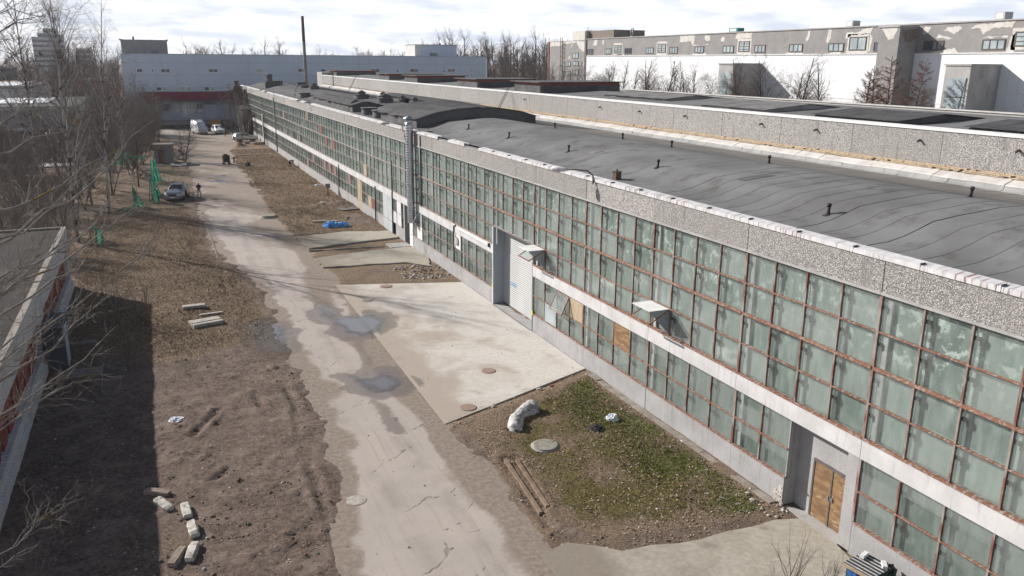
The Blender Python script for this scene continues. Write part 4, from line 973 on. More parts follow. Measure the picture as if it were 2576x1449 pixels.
for n_, (x0,x1,y0,y1,mt) in enumerate([(41.5,47.5,62,73,'asbestos_pale'),(39.3,46.8,46.5,54,'asbestos_pale'),(38.6,45.5,34.5,41,'asbestos'),(37.9,44,24.5,29.5,'asbestos')]):
    t = thing('skylight_cover', ['pale wavy corrugated cover, furthest on the taller hall roof','pale wavy corrugated cover on the middle of the taller hall roof','dark corrugated cover on the taller hall roof facing the larches','dark corrugated cover at the right edge of the taller hall roof'][n_], 'skylight', group='corrugated covers on the taller hall roof')
    hood(t, x0, x1, y0, y1, 0, 11.4, M['asbestos_pale' if n_ < 2 else 'felt_dark'], M[mt], lambda x, y, c=(x0+x1)/2: 12.22-0.09*abs(x-c))
# drums and cowls on the dark roof
DR = ['flat-lidded vent drum just behind the big skylight cover','flat-lidded vent drum, second behind the big skylight cover','vent drum with pointed cowl beside the low corrugated cover','vent drum with pointed cowl in mid roof right of the low cover','flat-lidded vent drum beyond the low corrugated cover','far vent drum with pointed cowl in mid roof','small far vent drum with flat lid in mid roof','small pointed cowl beside the narrow cover by the taller wall','small pointed cowl further along by the taller wall','wide vent drum with pointed cowl behind the low corrugated cover','small pointed cowl between the two big skylight covers','widest vent drum near the far end of the roof','vent drum with flat lid close to the far end']
def drum(x, y, r, h, cowl, n_):
    t = thing('roof_drum', DR[n_], 'roof vent', (x, y, roof_z(x)), 0, 'vent drums with cowls' if cowl else 'vent drums with flat lids')
    b = MB(); b.lathe((0,0,-0.15), [(r*1.25,0),(r*1.05,0.15),(r,0.25),(r,h)], 18); b.build('drum', M['felt_dark'], t)
    b = MB(); b.lathe((0,0,h-0.15), [(r*1.08,0),(r*1.1,0.10),(r*0.98,0.13)] if not cowl else [(r*1.05,0),(r*1.05,0.06),(r*0.5,0.1),(r*0.5,0.3),(r*0.7,0.3),(0.03,0.62)], 18); b.build('lid', M['asbestos'], t)
    return t
for n_, (x,y,r,h,c) in enumerate([(20.4,78.9,0.8,0.75,0),(20.5,83.9,0.8,0.7,0),(20.6,89.2+1.2,0.95,0.75,1),(24.6,93.0,0.9,0.6,1),(20.9,124,0.8,0.7,0),(25.0,139,0.8,0.6,1),(24.8,147,0.7,0.5,0),(28.9,101,0.6,0.45,1),(28.8,110,0.7,0.5,1),(24.4,103.5,0.9,0.6,1),(25.5,84.5,0.6,0.5,1),(23.0,168,1.2,0.9,0),(26,158,0.8,0.7,0)]):
    drum(x, y, r, h, c, n_)
t = thing('roof_vent_tower', 'tall dark double vent at the far end of the near roof', 'roof vent', (21.6,166.5,9.9)); b = MB(); b.box(-1,1,-1,1,-0.2,0.9); b.build('base', M['felt_dark'], t); b = MB(); b.lathe((0,0,0.9), [(0.9,0),(0.55,0.5),(0.5,1.2),(0.7,1.25),(0.3,1.7)], 14); b.build('cowl', M['felt_dark'], t)
def ladder(x, y, z0, z1, xt, label):
    t = thing('roof_ladder', label, 'ladder')
    for s in (-0.25, 0.25):
        b = MB(); b.tube([(x,y+s,z0),(xt,y+s,z1),(xt+0.35,y+s,z1+0.15)], 0.03, 6); b.build('rail', M['rust'], t)
    for i in range(8):
        f = (i+0.5)/8; b = MB(); b.tube([(x+(xt-x)*f,y-0.25,z0+(z1-z0)*f),(x+(xt-x)*f,y+0.25,z0+(z1-z0)*f)], 0.022, 5); b.build('rung', M['rust'], t)
ladder(35.3, 86, 9.5, 12.2, 36.8, 'thin steel ladder leaning on the taller wall near the big skylight cover')
ladder(35.3, 160, 9.5, 12.2, 36.8, 'small far ladder on the taller wall near the chimney')
# ------------------------------------------------------------------ far blue-white hall (closes the street)
FS = 212/232.0; FYY = 212.0
fx_ = lambda x: x*FS
fz_ = lambda z: 14.96+(z-14.96)*FS
fh = thing('warehouse', 'long pale blue warehouse with maroon fascia closing the far end of the road', 'warehouse', (fx_(40), FYY, 0))
FO = (-fx_(40), -FYY, 0)
def fp(b, name, mat, parent=None): return b.build(name, mat, parent or fh, FO if parent is None else (0,0,0))
def fwin(x0, x1, z0, z1, bars, mat, frame, depth=0.12):
    """window set back in a framed opening; frame, pane and mullions"""
    x0, x1, z0, z1 = fx_(x0), fx_(x1), fz_(z0), fz_(z1)
    b = MB(); t = 0.10
    for (a,c,d,e) in ((x0,x1,z0,z0+t),(x0,x1,z1-t,z1),(x0,x0+t,z0+t,z1-t),(x1-t,x1,z0+t,z1-t)): b.box(a,c,FYY-0.10,FYY-0.01,d,e)
    for i in range(1, bars): xm = x0+(x1-x0)*i/bars; b.box(xm-0.05,xm+0.05,FYY-0.09,FYY-0.01,z0+t,z1-t)
    o = fp(b, 'window', frame)
    b = MB(); b.box(x0+t*0.8,x1-t*0.8,FYY-0.05,FYY-0.02,z0+t*0.8,z1-t*0.8); fp(b, 'pane', mat, o)
    b = MB(); b.box(x0-0.05,x1+0.05,FYY-0.2,FYY-0.10,z0-0.06,z0); fp(b, 'sill', M['frame_white'], o)
    return o
xl, xr = fx_(-5.2), fx_(91.8); zt = fz_(16.2)
b = MB(); b.box(xl, xr, FYY, FYY+40, fz_(7.05), zt); fp(b, 'wall', M['blue_clad'])
b = MB(); b.box(xl-0.1, xr+0.1, FYY-0.12, FYY+40.1, zt, zt+0.18); fp(b, 'coping', M['blue_grey_wall'])
b = MB(); b.box(xl, xr, FYY+0.1, FYY+40, 0, fz_(7.05)); fp(b, 'lower_wall', M['blue_grey_wall'])
b = MB(); b.box(fx_(-2), fx_(30), FYY-3.4, FYY+0.1, fz_(5.0), fz_(7.1)); fp(b, 'fascia', M['maroon'])
b = MB(); b.box(fx_(91.8), fx_(92.5), FYY+0.5, FYY+38, 0, zt-0.3); fp(b, 'end_strip', M['white_clad'])
for r_ in [(-2,-0.6,11.8,12.8),(1.4,2.0,11.9,12.7),(3.6,5.8,11.7,12.8),(15,17.3,11.8,12.8),(26.7,28.9,11.8,12.9),(37.6,40.1,11.9,12.9),(43.7,45.1,12,12.8),(46.3,48.7,11.9,12.9),(57.5,60,11.9,12.9),(64.8,65.5,11.9,12.7),(68.8,71.2,11.9,13.0),(78.4,79.2,11.9,12.7),(80,82.2,12,13),(86.8,87.8,12,13),(2.1,3.4,7.3,8.3),(3.55,4.8,7.3,8.3),(7.9,9.15,7.2,8.4),(9.25,10.5,7.2,8.4),(13.6,14.85,7.2,8.3),(14.95,16.2,7.2,8.3)]:
    fwin(*r_, 2 if r_[1]-r_[0] > 1.5 else 1, M['dark_glass' if rng.random() < 0.7 else 'pale_glass'], M['frame_white'])
# street-level shopfront and dock
for r_ in [(2.2,4.8,2.2,3.6,2,'dark_glass','frame_dark'),(5.9,7.3,2.6,4.1,2,'pale_glass','blue_grey_wall'),(7.7,11.0,0.6,4.5,4,'pale_glass','frame_white'),(11.4,12.8,2.6,4.0,2,'dark_glass','blue_grey_wall'),(13.7,16.0,0.7,3.6,1,'blue_grey_wall','frame_white')]:
    fwin(r_[0],r_[1],r_[2],r_[3],r_[4],M[r_[5]],M[r_[6]])
b = MB(); b.box(fx_(7.7),fx_(11.0),FYY-0.14,FYY-0.02,fz_(2.35),fz_(2.5)); fp(b, 'transom', M['frame_white'])
for (a,c,z0,z1) in ((6.3,7.2,2.1,2.6),(11.5,12.6,2.0,2.35)):
    b = MB(); b.box(fx_(a),fx_(c),FYY-0.14,FYY-0.02,fz_(z0),fz_(z1)); fp(b, 'notice', M['white_paint'])
b = MB(); b.box(fx_(1.8),fx_(4.9),FYY-1.0,FYY,fz_(3.7),fz_(3.85)); b.box(fx_(13.4),fx_(16.2),FYY-1.0,FYY,fz_(3.95),fz_(4.1)); fp(b, 'canopy', M['frame_dark'])
b = MB(); b.box(fx_(-1), fx_(19.5), 203, FYY+0.1, -0.2, 1.25); fp(b, 'loading_dock', M['grey_plaster'])
b = MB(); b.box(fx_(-1), fx_(19.5), 202.95, 203.0, 0.0, 0.8); fp(b, 'dock_bumper', M['brown_shed'])
for i in range(7):
    b = MB(); xx = fx_(0+i*3.2); b.box(xx-0.04,xx+0.04,203.1,203.18,1.25,2.25); fp(b, 'railing_post', M['steel'])
b = MB(); b.box(fx_(0),fx_(19.2),203.1,203.16,2.2,2.26); b.box(fx_(0),fx_(19.2),203.1,203.16,1.7,1.75); fp(b, 'railing', M['steel'])
# rooftop rooms
b = MB(); b.box(fx_(-5.0),fx_(5.9),FYY+6,FYY+14,zt,fz_(19.4)*1.0+0.25); fp(b, 'roof_room', M['grey_plaster'])
b = MB(); b.box(fx_(-5.3),fx_(-4.6),FYY+5.7,FYY+14,fz_(19.4)+0.25,fz_(19.7)+0.25); b.box(fx_(5.6),fx_(6.2),FYY+5.7,FYY+14,fz_(19.4)+0.25,fz_(19.7)+0.25); b.box(fx_(-4.6),fx_(5.6),FYY+5.8,FYY+14,fz_(19.4)+0.25,fz_(19.4)+0.4); fp(b, 'parapet', M['bare_concrete'])
b = MB(); b.cyl((fx_(-2),FYY+7,fz_(19.5)), 0.2, 1.0, 8); fp(b, 'flue', M['black'])
b = MB(); b.box(fx_(1.9),fx_(2.5),FYY+5.9,FYY+5.98,fz_(16.5),fz_(17.3)); b.box(fx_(2.8),fx_(3.4),FYY+5.9,FYY+5.98,fz_(16.5),fz_(17.3)); fp(b, 'window', M['dark_glass'])
b = MB(); b.box(fx_(74.2),fx_(85.2),FYY+6,FYY+15,zt,fz_(19.45)+0.1); fp(b, 'roof_room', M['blue_clad'])
b = MB(); b.box(fx_(72.4),fx_(74.2),FYY+6,FYY+15,zt,fz_(19.45)+0.1); fp(b, 'roof_room', M['cream_paint'])
b = MB(); b.box(fx_(72.3),fx_(85.4),FYY+5.8,FYY+15,fz_(19.45)+0.1,fz_(19.45)+0.22); fp(b, 'parapet', M['frame_dark'])
b = MB(); b.box(fx_(76.9),fx_(79.2),FYY+5.88,FYY+5.99,fz_(16.5),fz_(17.3)); fp(b, 'window', M['dark_glass'])
b = MB(); b.box(fx_(80.4),fx_(81),FYY+8,FYY+8.6,fz_(19.4),fz_(20.2)); fp(b, 'flue', M['bare_concrete'])
for (nm, x0, x1, z0, z1, mt, lb) in (('sheet_fence', 12.2, 14.4, 0.55, 2.1, 'orange_box', 'orange sheet panel in front of the loading dock'), ('sheet_fence', 14.45, 17.2, 0.55, 2.1, 'green_box', 'dark green sheet panel right of the orange panel'), ('sheet_fence', 12.2, 13.4, 0.0, 0.54, 'blue_box', 'blue sheet panel below the orange panel'), ('sheet_fence', 13.5, 17.2, 0.0, 0.54, 'green_box', 'dark panel low beside the white car')):
    t = thing(nm, lb, 'fence panel', (x0,198,0)); b = MB(); b.box(0,x1-x0,0,0.06,z0,z1); b.build('sheet', M[mt], t); b = MB(); b.box(0.02,0.08,0.06,0.12,0,z1); b.box(x1-x0-0.08,x1-x0-0.02,0.06,0.12,0,z1); b.build('post', M['steel'], t)
# chimney stack
M['stack_grey'] = simple('weathered_stack', (0.22,0.22,0.19), (0.16,0.15,0.13), 1, 0.85)
t = thing('chimney', 'slender tall steel chimney stack rusty towards the top', 'chimney', (32.3, 189, 0))
CHY = 189.0
b = MB(); b.cyl((0,0,0), 0.36, 19, 12, 0.33); b.build('stack', M['stack_grey'], t); b = MB(); b.cyl((0,0,19), 0.33, 5.2, 12, 0.31); b.build('upper_stack', M['rust'], t)
b = MB(); b.tube([(0,0,18),(0,1,14),(0,6,9.6)], 0.015, 4); b.build('stay_wire', M['steel'], t)
# ------------------------------------------------------------------ long white and grey building on the right
X3 = 65.5
rb = thing('long_building', 'long building with white cladding and patchy grey upper storey on the right', 'building', (X3, 46, 0))
RO = (-X3, -46, 0)
def rp(b, name, mat, parent=None): return b.build(name, mat, parent or rb, RO if parent is None else (0,0,0))
ZT, ZW = 18.5, 15.9
b = MB(); b.box(X3, X3+22, 36, 121.5, ZW+0.08, ZT); rp(b, 'upper_wall', M['grey_plaster'])
b = MB(); b.box(X3-0.06, X3+22, 36, 121.3, 0, ZW); rp(b, 'white_cladding', M['white_clad'])
b = MB(); b.box(X3-0.16, X3, 36, 121.3, ZW, ZW+0.08); rp(b, 'ledge', M['white_paint'])
b = MB(); b.box(X3-0.09, X3-0.06, 36, 121.3, 11.55, 11.63); rp(b, 'joint_strip', M['white_paint'])
b = MB(); b.box(X3-0.1, X3+22.1, 36, 121.5, ZT, ZT+0.12); rp(b, 'coping', M['bare_concrete'])
b = MB(); b.box(X3, X3+22, 121.5, 135.0, 0, 18.45); rp(b, 'end_block', M['grey_plaster'])
b = MB(); b.box(X3-0.1, X3+0.2, 135.0, 135.5, 0, 18.4); rp(b, 'corner_strip', M['red_board'])
b = MB(); b.box(X3-0.02, X3+8, 121.6, 126.4, 18.45, 19.9); rp(b, 'stair_head', M['cream_paint'])
b = MB(); b.box(X3+0.5, X3+6, 113.8, 121.6, 18.5, 19.8); rp(b, 'stair_head', M['mortar'])
b = MB(); b.box(X3-0.12, X3-0.02, 121.3, 121.9, 0, 19.8); rp(b, 'drain_pipe', M['frame_dark'])
# stair tower and lower projections
b = MB(); b.box(X3-2.25, X3, 57.65, 60.0, 0, 18.25); rp(b, 'stair_tower', M['grey_plaster'])
b = MB(); b.box(X3-2.35, X3, 57.6, 60.1, 18.25, 18.4); rp(b, 'coping', M['bare_concrete'])
def projection(y0, y1, x0, ztop, door):
    b = MB(); b.box(X3-x0, X3-0.06, y0, y1, 0, ztop); o = rp(b, 'projection', M['bare_concrete'])
    b = MB(); b.box(X3-x0-0.1, X3-0.06, y0-0.1, y1+0.1, ztop, ztop+0.15); rp(b, 'coping', M['bare_concrete'])
    b = MB(); b.box(X3-x0-0.05, X3-x0, y0+0.25, y1-0.35, 6.0, ztop-0.95); w = rp(b, 'glass_block_window', M['pale_glass'])
    for q in range(5): 
        b = MB(); b.box(X3-x0-0.08, X3-x0-0.05, y0+0.25, y1-0.35, 6.0+q*(ztop-6.95)/5-0.04, 6.0+q*(ztop-6.95)/5+0.04); rp(b, 'window_bar', M['frame_dark'])
projection(48.8, 51.2, 3.6, 14.9, True); projection(78.9, 81.6, 3.9, 14.85, True)
# windows of the grey storey
def rwin(y0, y1, z0, z1, bars, hb, frame='frame_dark', glass='pale_glass'):
    b = MB(); t = 0.09; x0, x1 = X3-0.07, X3-0.003
    for (a,c,d,e) in ((y0,y1,z0,z0+t),(y0,y1,z1-t,z1),(y0,y0+t,z0+t,z1-t),(y1-t,y1,z0+t,z1-t)): b.box(x0,x1,a,c,d,e)
    for i in range(1, bars): ym = y0+(y1-y0)*i/bars; b.box(x0,x1,ym-0.04,ym+0.04,z0+t,z1-t)
    for i in range(1, hb): zm = z0+(z1-z0)*i/hb; b.box(x0+0.005,x1,y0+t,y1-t,zm-0.03,zm+0.03)
    o = rp(b, 'window', M[frame])
    b = MB(); b.box(X3-0.035,X3-0.004,y0+t*0.7,y1-t*0.7,z0+t*0.7,z1-t*0.7); rp(b, 'pane', M[glass], o)
for (y0,y1) in ((119.2,121.0),(113.5,115.4),(107.6,109.5),(101.8,103.7),(95.9,97.8),(90.1,92.0),(84.1,86.2),(78.4,80.3),(72.4,74.5),(66.5,68.6),(61.0,62.6),(54.7,56.8),(48.8,50.9),(42.9,45.0)): rwin(y0,y1,16.2,17.05,3,1, glass='pale_glass' if rng.random() < 0.6 else 'dark_glass')
for (y0,y1) in ((110.5,112.5),(98.7,100.7),(81.2,83.2)): rwin(y0,y1,16.3,17.5,2,4)
rwin(63.6,65.8,16.3,17.6,2,1); rwin(46.2,48.0,16.45,17.6,2,3)
for (y0,y1,z0,z1) in ((124.1,126.1,15.6,16.5),(124,126,14.4,15.2),(126.8,128.7,14.3,15.1),(126.7,128.6,12.8,13.5),(123.9,125.9,12.9,13.8)): rwin(y0,y1,z0,z1,2,1)
# remnants of cream paint, irregular thin skins
def patch(pts, amp=0.12, seed=1, x=None, par='paint_patch', mat='cream_paint'):
    x = X3-0.012 if x is None else x
    pp = jagged(pts, 0.22, amp, seed); c = (sum(p[0] for p in pp)/len(pp), sum(p[1] for p in pp)/len(pp))
    b = MB(); b.v = [(x, p[0], p[1]) for p in pp]; b.face(list(range(len(pp)))); rp(b, par, M[mat])
def around(y0, y1, z0, z1, w=0.28): 
    return [[(y0-w,z0-w),(y1+w,z0-w),(y1+w,z0),(y0-w,z0)],[(y0-w,z1),(y1+w,z1),(y1+w,z1+w),(y0-w,z1+w)],[(y0-w,z0),(y0,z0),(y0,z1),(y0-w,z1)],[(y1,z0),(y1+w,z0),(y1+w,z1),(y1,z1)]]
sd = 10
for r_ in ((110.5,112.5,16.3,17.5),(98.7,100.7,16.3,17.5),(81.2,83.2,16.3,17.5),(63.6,65.8,16.3,17.6),(46.2,48.0,16.45,17.6)):
    for q in around(*r_): patch(q, 0.04, sd); sd += 1
for q in [[(95.5,17.6),(95.5,18.42),(92.2,18.42),(92.4,17.0),(93.0,17.7),(94.5,17.65)],[(119.4,17.6),(118.8,18.4),(117.9,18.3),(118.0,17.6),(118.6,17.5)],[(116.5,17.9),(116.1,18.35),(115.7,18.1),(116.0,17.5)],[(84.0,17.8),(83.6,18.45),(80.9,18.4),(81,17.85)],[(90.1,17.9),(89.9,18.4),(88.9,18.3),(88.9,17.8),(89.4,17.6)],[(86.8,17.7),(86.4,18.1),(85.9,17.9),(86.1,17.5)],
          [(72.0,17.2),(71.8,18.3),(71.4,18.4),(71.5,17.6)],[(69.0,17.3),(68.8,18.4),(68.3,18.4),(68.4,17.6),(68.7,17.0)],[(66.4,17.4),(66.3,18.1),(65,18.0),(63.9,18.35),(63.0,18.45),(63.2,17.9),(65.6,17.75)],[(63.1,16.2),(62.9,17.4),(63.2,17.9),(63.3,16.2)],
          [(57.2,17.6),(56.9,18.35),(56.3,18.2),(56.6,17.7)],[(55.6,17.3),(55.4,17.55),(53.9,17.25),(54.3,17.15)],[(54.9,17.9),(54.5,18.2),(53.4,18.25),(53.0,18.0),(53.8,17.6)],[(52.3,18.0),(51.6,18.3),(50.4,18.3),(49.2,18.45),(48.2,18.4),(48.4,17.95),(50.0,18.0),(50.9,17.5),(51.4,17.95)],[(48.6,16.0),(48.5,17.0),(48.0,17.6),(47.9,16.0)],[(46.5,17.7),(45.5,18.3),(43.0,18.1),(44.2,17.7)],
          [(134.8,17.5),(134.8,18.35),(126.5,18.35),(127.5,17.9),(129.8,18.0),(131,17.6),(133,17.7)],[(127,16.9),(126.4,17.9),(125,18.2),(123.6,17.0),(122.0,16.6),(122.0,18.2),(126.4,18.4)],[(127.8,15.5),(127.3,16.1),(127.0,15.6)],[(122.6,14.6),(122.0,15.9),(121.9,14.2)],[(113,16.0),(111,16.15),(109.6,16.05),(109.6,15.99),(113,15.99)],[(92.6,17.1),(89.2,17.15),(89.2,17.25),(92.6,17.2)],[(92.6,15.99),(92.3,16.18),(89.6,16.15),(89.4,15.99)],[(75.0,15.99),(74.6,16.15),(72.6,16.15),(72.2,15.99)],[(68.4,15.99),(68.1,16.15),(66.9,16.15),(66.8,15.99)],[(56.0,15.99),(55,16.2),(53.6,16.4),(53.2,15.99)],[(51,17.15),(48.6,17.2),(48.6,17.3),(50.5,17.3)]]:
    patch(q, 0.07, sd); sd += 1
patch([(59.8,18.15),(57.9,18.15),(58.3,17.3),(58.9,17.1),(59.3,17.7)], 0.06, 77, X3-2.262)
pp = [(X3-2.0,18.0),(X3-0.2,18.1),(X3-0.1,17.3),(X3-0.9,16.9),(X3-1.6,17.0)]
b = MB(); b.v = [(p[0],57.638,p[1]) for p in jagged(pp,0.2,0.06,8)]; b.face(list(range(len(b.v)))); rp(b, 'paint_patch', M['mortar'])
# roof gear
for (y, z, w, h, mt, lb) in ((66.5,18.6,0.9,0.6,'lamp_grey','small white air handling unit on the roof, left of the stair tower'),(50.0,18.6,0.9,0.65,'lamp_grey','white air handling unit on the roof near the right edge'),(85,18.6,1.6,0.5,'teal','small teal framed skylight box on the long roof')):
    t = thing('roof_unit', lb, 'roof unit', (X3+0.9,y,z)); b = MB(); b.box(-0.5,0.5,-w/2,w/2,0,h); b.build('casing', M[mt], t); b = MB(); b.box(-0.52,-0.5,-w*0.35,w*0.35,h*0.2,h*0.8); b.build('grille', M['white_paint'], t)
t = thing('antenna', 'forked antenna mast standing on the long grey roof', 'antenna', (X3+0.6,108.7,18.6)); b = MB(); b.cyl((0,-0.25,0),0.11,1.25,8); b.cyl((0,0.25,0),0.09,1.2,8); b.build('mast', M['steel'], t); b = MB(); b.box(-0.1,0.1,-0.3,0.3,0,0.15); b.build('base', M['steel'], t)
t = thing('wall_ladder', 'caged rusty ladder on the end of the long building', 'ladder', (X3-0.3,129.8,0))
for s in (-0.35,0.35):
    b = MB(); b.box(-0.04,0.04,s-0.04,s+0.04,2,19.0); b.build('rail', M['rust'], t)
for i in range(22): b = MB(); b.box(-0.03,0.03,-0.35,0.35,2.4+i*0.75,2.48+i*0.75); b.build('rung', M['rust'], t)
# ------------------------------------------------------------------ low brick building bottom left
def white_brick():
    g = G('white_silicate_brick'); p = g.pos('world')
    bt = g.n('ShaderNodeTexBrick'); mp = g.n('ShaderNodeMapping'); g.l(p, mp.inputs[0]); mp.inputs['Rotation'].default_value = (R(90),0,R(90)); 
    sx = g.n('ShaderNodeSeparateXYZ'); g.l(p, sx.inputs[0]); cb = g.n('ShaderNodeCombineXYZ'); g.l(sx.outputs['Y'], cb.inputs[0]); g.l(sx.outputs['Z'], cb.inputs[1])
    g.l(cb.outputs[0], bt.inputs['Vector']); bt.inputs['Color1'].default_value = (0.66,0.66,0.67,1); bt.inputs['Color2'].default_value = (0.55,0.55,0.56,1); bt.inputs['Mortar'].default_value = (0.24,0.23,0.23,1)
    bt.inputs['Scale'].default_value = 1.0; bt.inputs['Brick Width'].default_value = 0.26; bt.inputs['Row Height'].default_value = 0.10; bt.inputs['Mortar Size'].default_value = 0.012
    c = g.mix(g.ramp(g.noise(p, 0.9, 6), 0.45, 0.75, 0, 0.5), bt.outputs[0], (0.28,0.26,0.25))
    return g.done(g.bsdf(c, 0.9, 0, g.bump(bt.outputs['Fac'], -0.4, 0.01), 0.2))
M['white_brick'] = white_brick()
M['dark_sheet'] = simple('dark_blue_grey_sheet', (0.075,0.085,0.11), (0.055,0.062,0.08), 1.5, 0.6)
M['red_panel'] = simple('red_painted_panel', (0.27,0.065,0.045), (0.20,0.05,0.04), 2, 0.7, coord='world')
XL = -6.0
lb_ = thing('brick_outbuilding', 'low flat-roofed outbuilding with white brick walls and red window panels', 'outbuilding', (XL, 61, 0))
def lp(b, name, mat): return b.build(name, mat, lb_, (-XL, -61, 0))
YB0, YB1 = 27.5, 61.2
b = MB(); b.box(XL-14, XL-0.45, YB0, YB1-0.1, 0, 3.85); lp(b, 'core', M['grey_plaster'])
M['mossy_felt'] = simple('mossy_roof_felt', (0.034,0.028,0.027), (0.020,0.017,0.016), 0.8, 0.95, bump=0.4, bscale=12, coord='world', c3=(0.12,0.085,0.025), s3=0.9, l3=0.60, h3=0.72)
b = MB(); b.box(XL-14, XL-0.14, YB0, YB1, 3.85, 4.08); lp(b, 'roof', M['mossy_felt'])
b = MB(); b.box(XL-0.14, XL+0.10, YB0, YB1, 3.15, 4.17); lp(b, 'parapet', M['white_brick'])
b = MB(); b.box(XL-0.14, XL+0.04, YB0, YB1, 2.72, 3.15); lp(b, 'parapet', M['white_brick'])
b = MB(); b.box(XL-0.16, XL+0.11, YB0, YB1, 4.17, 4.19); lp(b, 'coping', M['old_kerb'])
b = MB(); b.box(XL-14, XL-0.16, YB1-0.25, YB1, 4.08, 4.2); lp(b, 'parapet', M['mortar'])
b = MB(); b.box(XL-0.45, XL+0.14, YB0, YB1, -0.1, 0.55); lp(b, 'base_course', M['white_brick'])
b = MB(); b.box(XL-0.45, XL+0.04, YB0, YB1, 0.55, 0.95); lp(b, 'base_course', M['white_brick'])
b = MB(); b.box(XL-14, XL-0.45, YB1-0.1, YB1, 0, 3.85); lp(b, 'end_wall', M['white_brick'])
y = YB1
piers = [(60.3,61.2),(44.2,46.2),(27.5,29.5)]
for a, c in piers: b = MB(); b.box(XL-0.45, XL+0.0, a, c, 0.95, 2.72); lp(b, 'pier', M['white_brick'])
for (a, c) in ((46.2,60.3),(29.5,44.2)):
    n = int((c-a)/1.55); w = (c-a)/n
    for i in range(n):
        y0 = a+i*w
        b = MB(); b.box(XL-0.30, XL-0.18, y0+0.03, y0+w*0.58, 0.95, 2.72); lp(b, 'red_panel', M['red_panel'])
        b = MB(); b.box(XL-0.27, XL-0.25, y0+w*0.58, y0+w*0.97, 0.98, 2.72); lp(b, 'window_pane', M['dark_glass'])
        b = MB(); b.box(XL-0.29, XL-0.2, y0+w*0.76, y0+w*0.80, 0.98, 2.72); lp(b, 'window_bar', M['wood'])
b = MB(); b.box(XL+0.14, XL+1.0, 44.0, 46.6, 0, 2.3); o = lp(b, 'entrance_box', M['dark_sheet'])
b = MB(); b.box(XL+1.0, XL+1.03, 44.3, 45.4, 0.1, 2.1); lp(b, 'door', M['blue_grey_wall'])
for (x,y,w,d) in ((-4.4,43.0,2.0,1.0),(-4.7,47.9,1.6,0.5)):
    b = MB(); b.box(x-w/2,x+w/2,y-d/2,y+d/2,0,0.16); tag(b.build('doorstep', M['old_kerb']), 'grey concrete doorstep slab beside the dark entrance box' if y < 45 else 'narrow concrete slab beyond the dark entrance box', 'slab')
# ------------------------------------------------------------------ old warehouses beyond the birches
def block(name, label, cat, x0, x1, y0, y1, h, wall, roof, snow=None, wins=0, canopy=0):
    t = thing(name, label, cat, (x0, y0, 0))
    b = MB(); b.box(0, x1-x0, 0, y1-y0, 0, h-0.5); b.build('wall', wall, t)
    b = MB(); b.box(-0.2, x1-x0+0.2, -0.2, y1-y0+0.2, h-0.5, h); b.build('cornice', M['bare_concrete'], t)
    b = MB(); b.box(-0.1, x1-x0+0.1, -0.1, y1-y0+0.1, h, h+0.06); b.build('roof', roof, t)
    if snow:
        for i, (a, c, d, e) in enumerate(snow):
            b = MB(); b.prism(jagged([(a,d),(c,d),(c,e),(a,e)], 0.9, 0.35, i+3), h+0.06, h+0.2); b.build('snow_patch', M['clean_snow'], t)
    for i in range(wins):
        xx = (i+0.5)*(x1-x0)/wins; b = MB(); b.box(xx-0.9, xx+0.9, -0.12, -0.01, h*0.35, h*0.35+1.4); w = b.build('window', M['frame_white'] if i % 3 else M['frame_dark'], t)
        b = MB(); b.box(xx-0.8, xx+0.8, -0.14, -0.12, h*0.35+0.1, h*0.35+1.3); b.build('pane', M['dark_glass'], w)
    if canopy:
        b = MB(); b.box(0, x1-x0, -2.6, -0.2, canopy, canopy+0.25); b.build('canopy', M['bare_concrete'], t)
        b = MB(); b.box(0.5, x1-x0-3, -2.5, -0.3, canopy+0.25, canopy+0.4); b.build('canopy_snow', M['clean_snow'], t)
    return t
block('old_warehouse', 'grey flat-roofed warehouse with snow on its roof behind the birches', 'warehouse', -62, -11, 152, 190, 7.6, M['grey_plaster'], M['felt_dark'], [(2,36,6,34),(38,46,10,30)], 12, 4.0)
block('old_warehouse', 'second snow-covered warehouse further behind the birches', 'warehouse', -75, -24, 215, 255, 9.0, M['house_white'], M['felt'], [(3,48,2,38)], 8)
block('town_house', 'house with pale walls and red roof beyond the snowy warehouse', 'house', -36, -26, 262, 272, 9, M['house_white'], M['roof_red'], None, 4)
block('town_house', 'red brick block half hidden behind bare trees', 'house', -18, -9, 268, 280, 9.5, M['red_brick_wall'], M['roof_red'], None, 4)
block('town_house', 'low dark green roofed block behind the bare trees far left', 'house', -56, -38, 300, 315, 12.5, M['green_box'], M['felt_dark'], None, 5)
def tower(x0, x1, y, h, label, steps):
    t = thing('tower_block', label, 'tower block', (x0, y, 0))
    n = len(steps)
    for i, hh in enumerate(steps):
        a = (x1-x0)*i/n; c = (x1-x0)*(i+1)/n
        b = MB(); b.box(a, c-0.02, i*0.6, 16, 0, hh); b.build('wall', M['tower_conc'], t)
        for f in range(int(hh/3)):
            if f*3 < 9: continue
            b = MB()
            for q in range(2): xx = a+(c-a)*(q+0.5)/2; b.box(xx-0.9, xx+0.9, i*0.6-0.06, i*0.6, f*3+0.9, f*3+2.3)
            b.build('window_row', M['dark_glass'], t)
tower(-62, -45.5, 600, 33, 'hazy tower block on the far left horizon behind the birches', [28,30.5,33.2,33.2,29.5])
tower(-41, -33.5, 640, 22, 'small dark block on the skyline behind the perched crow', [22,22])
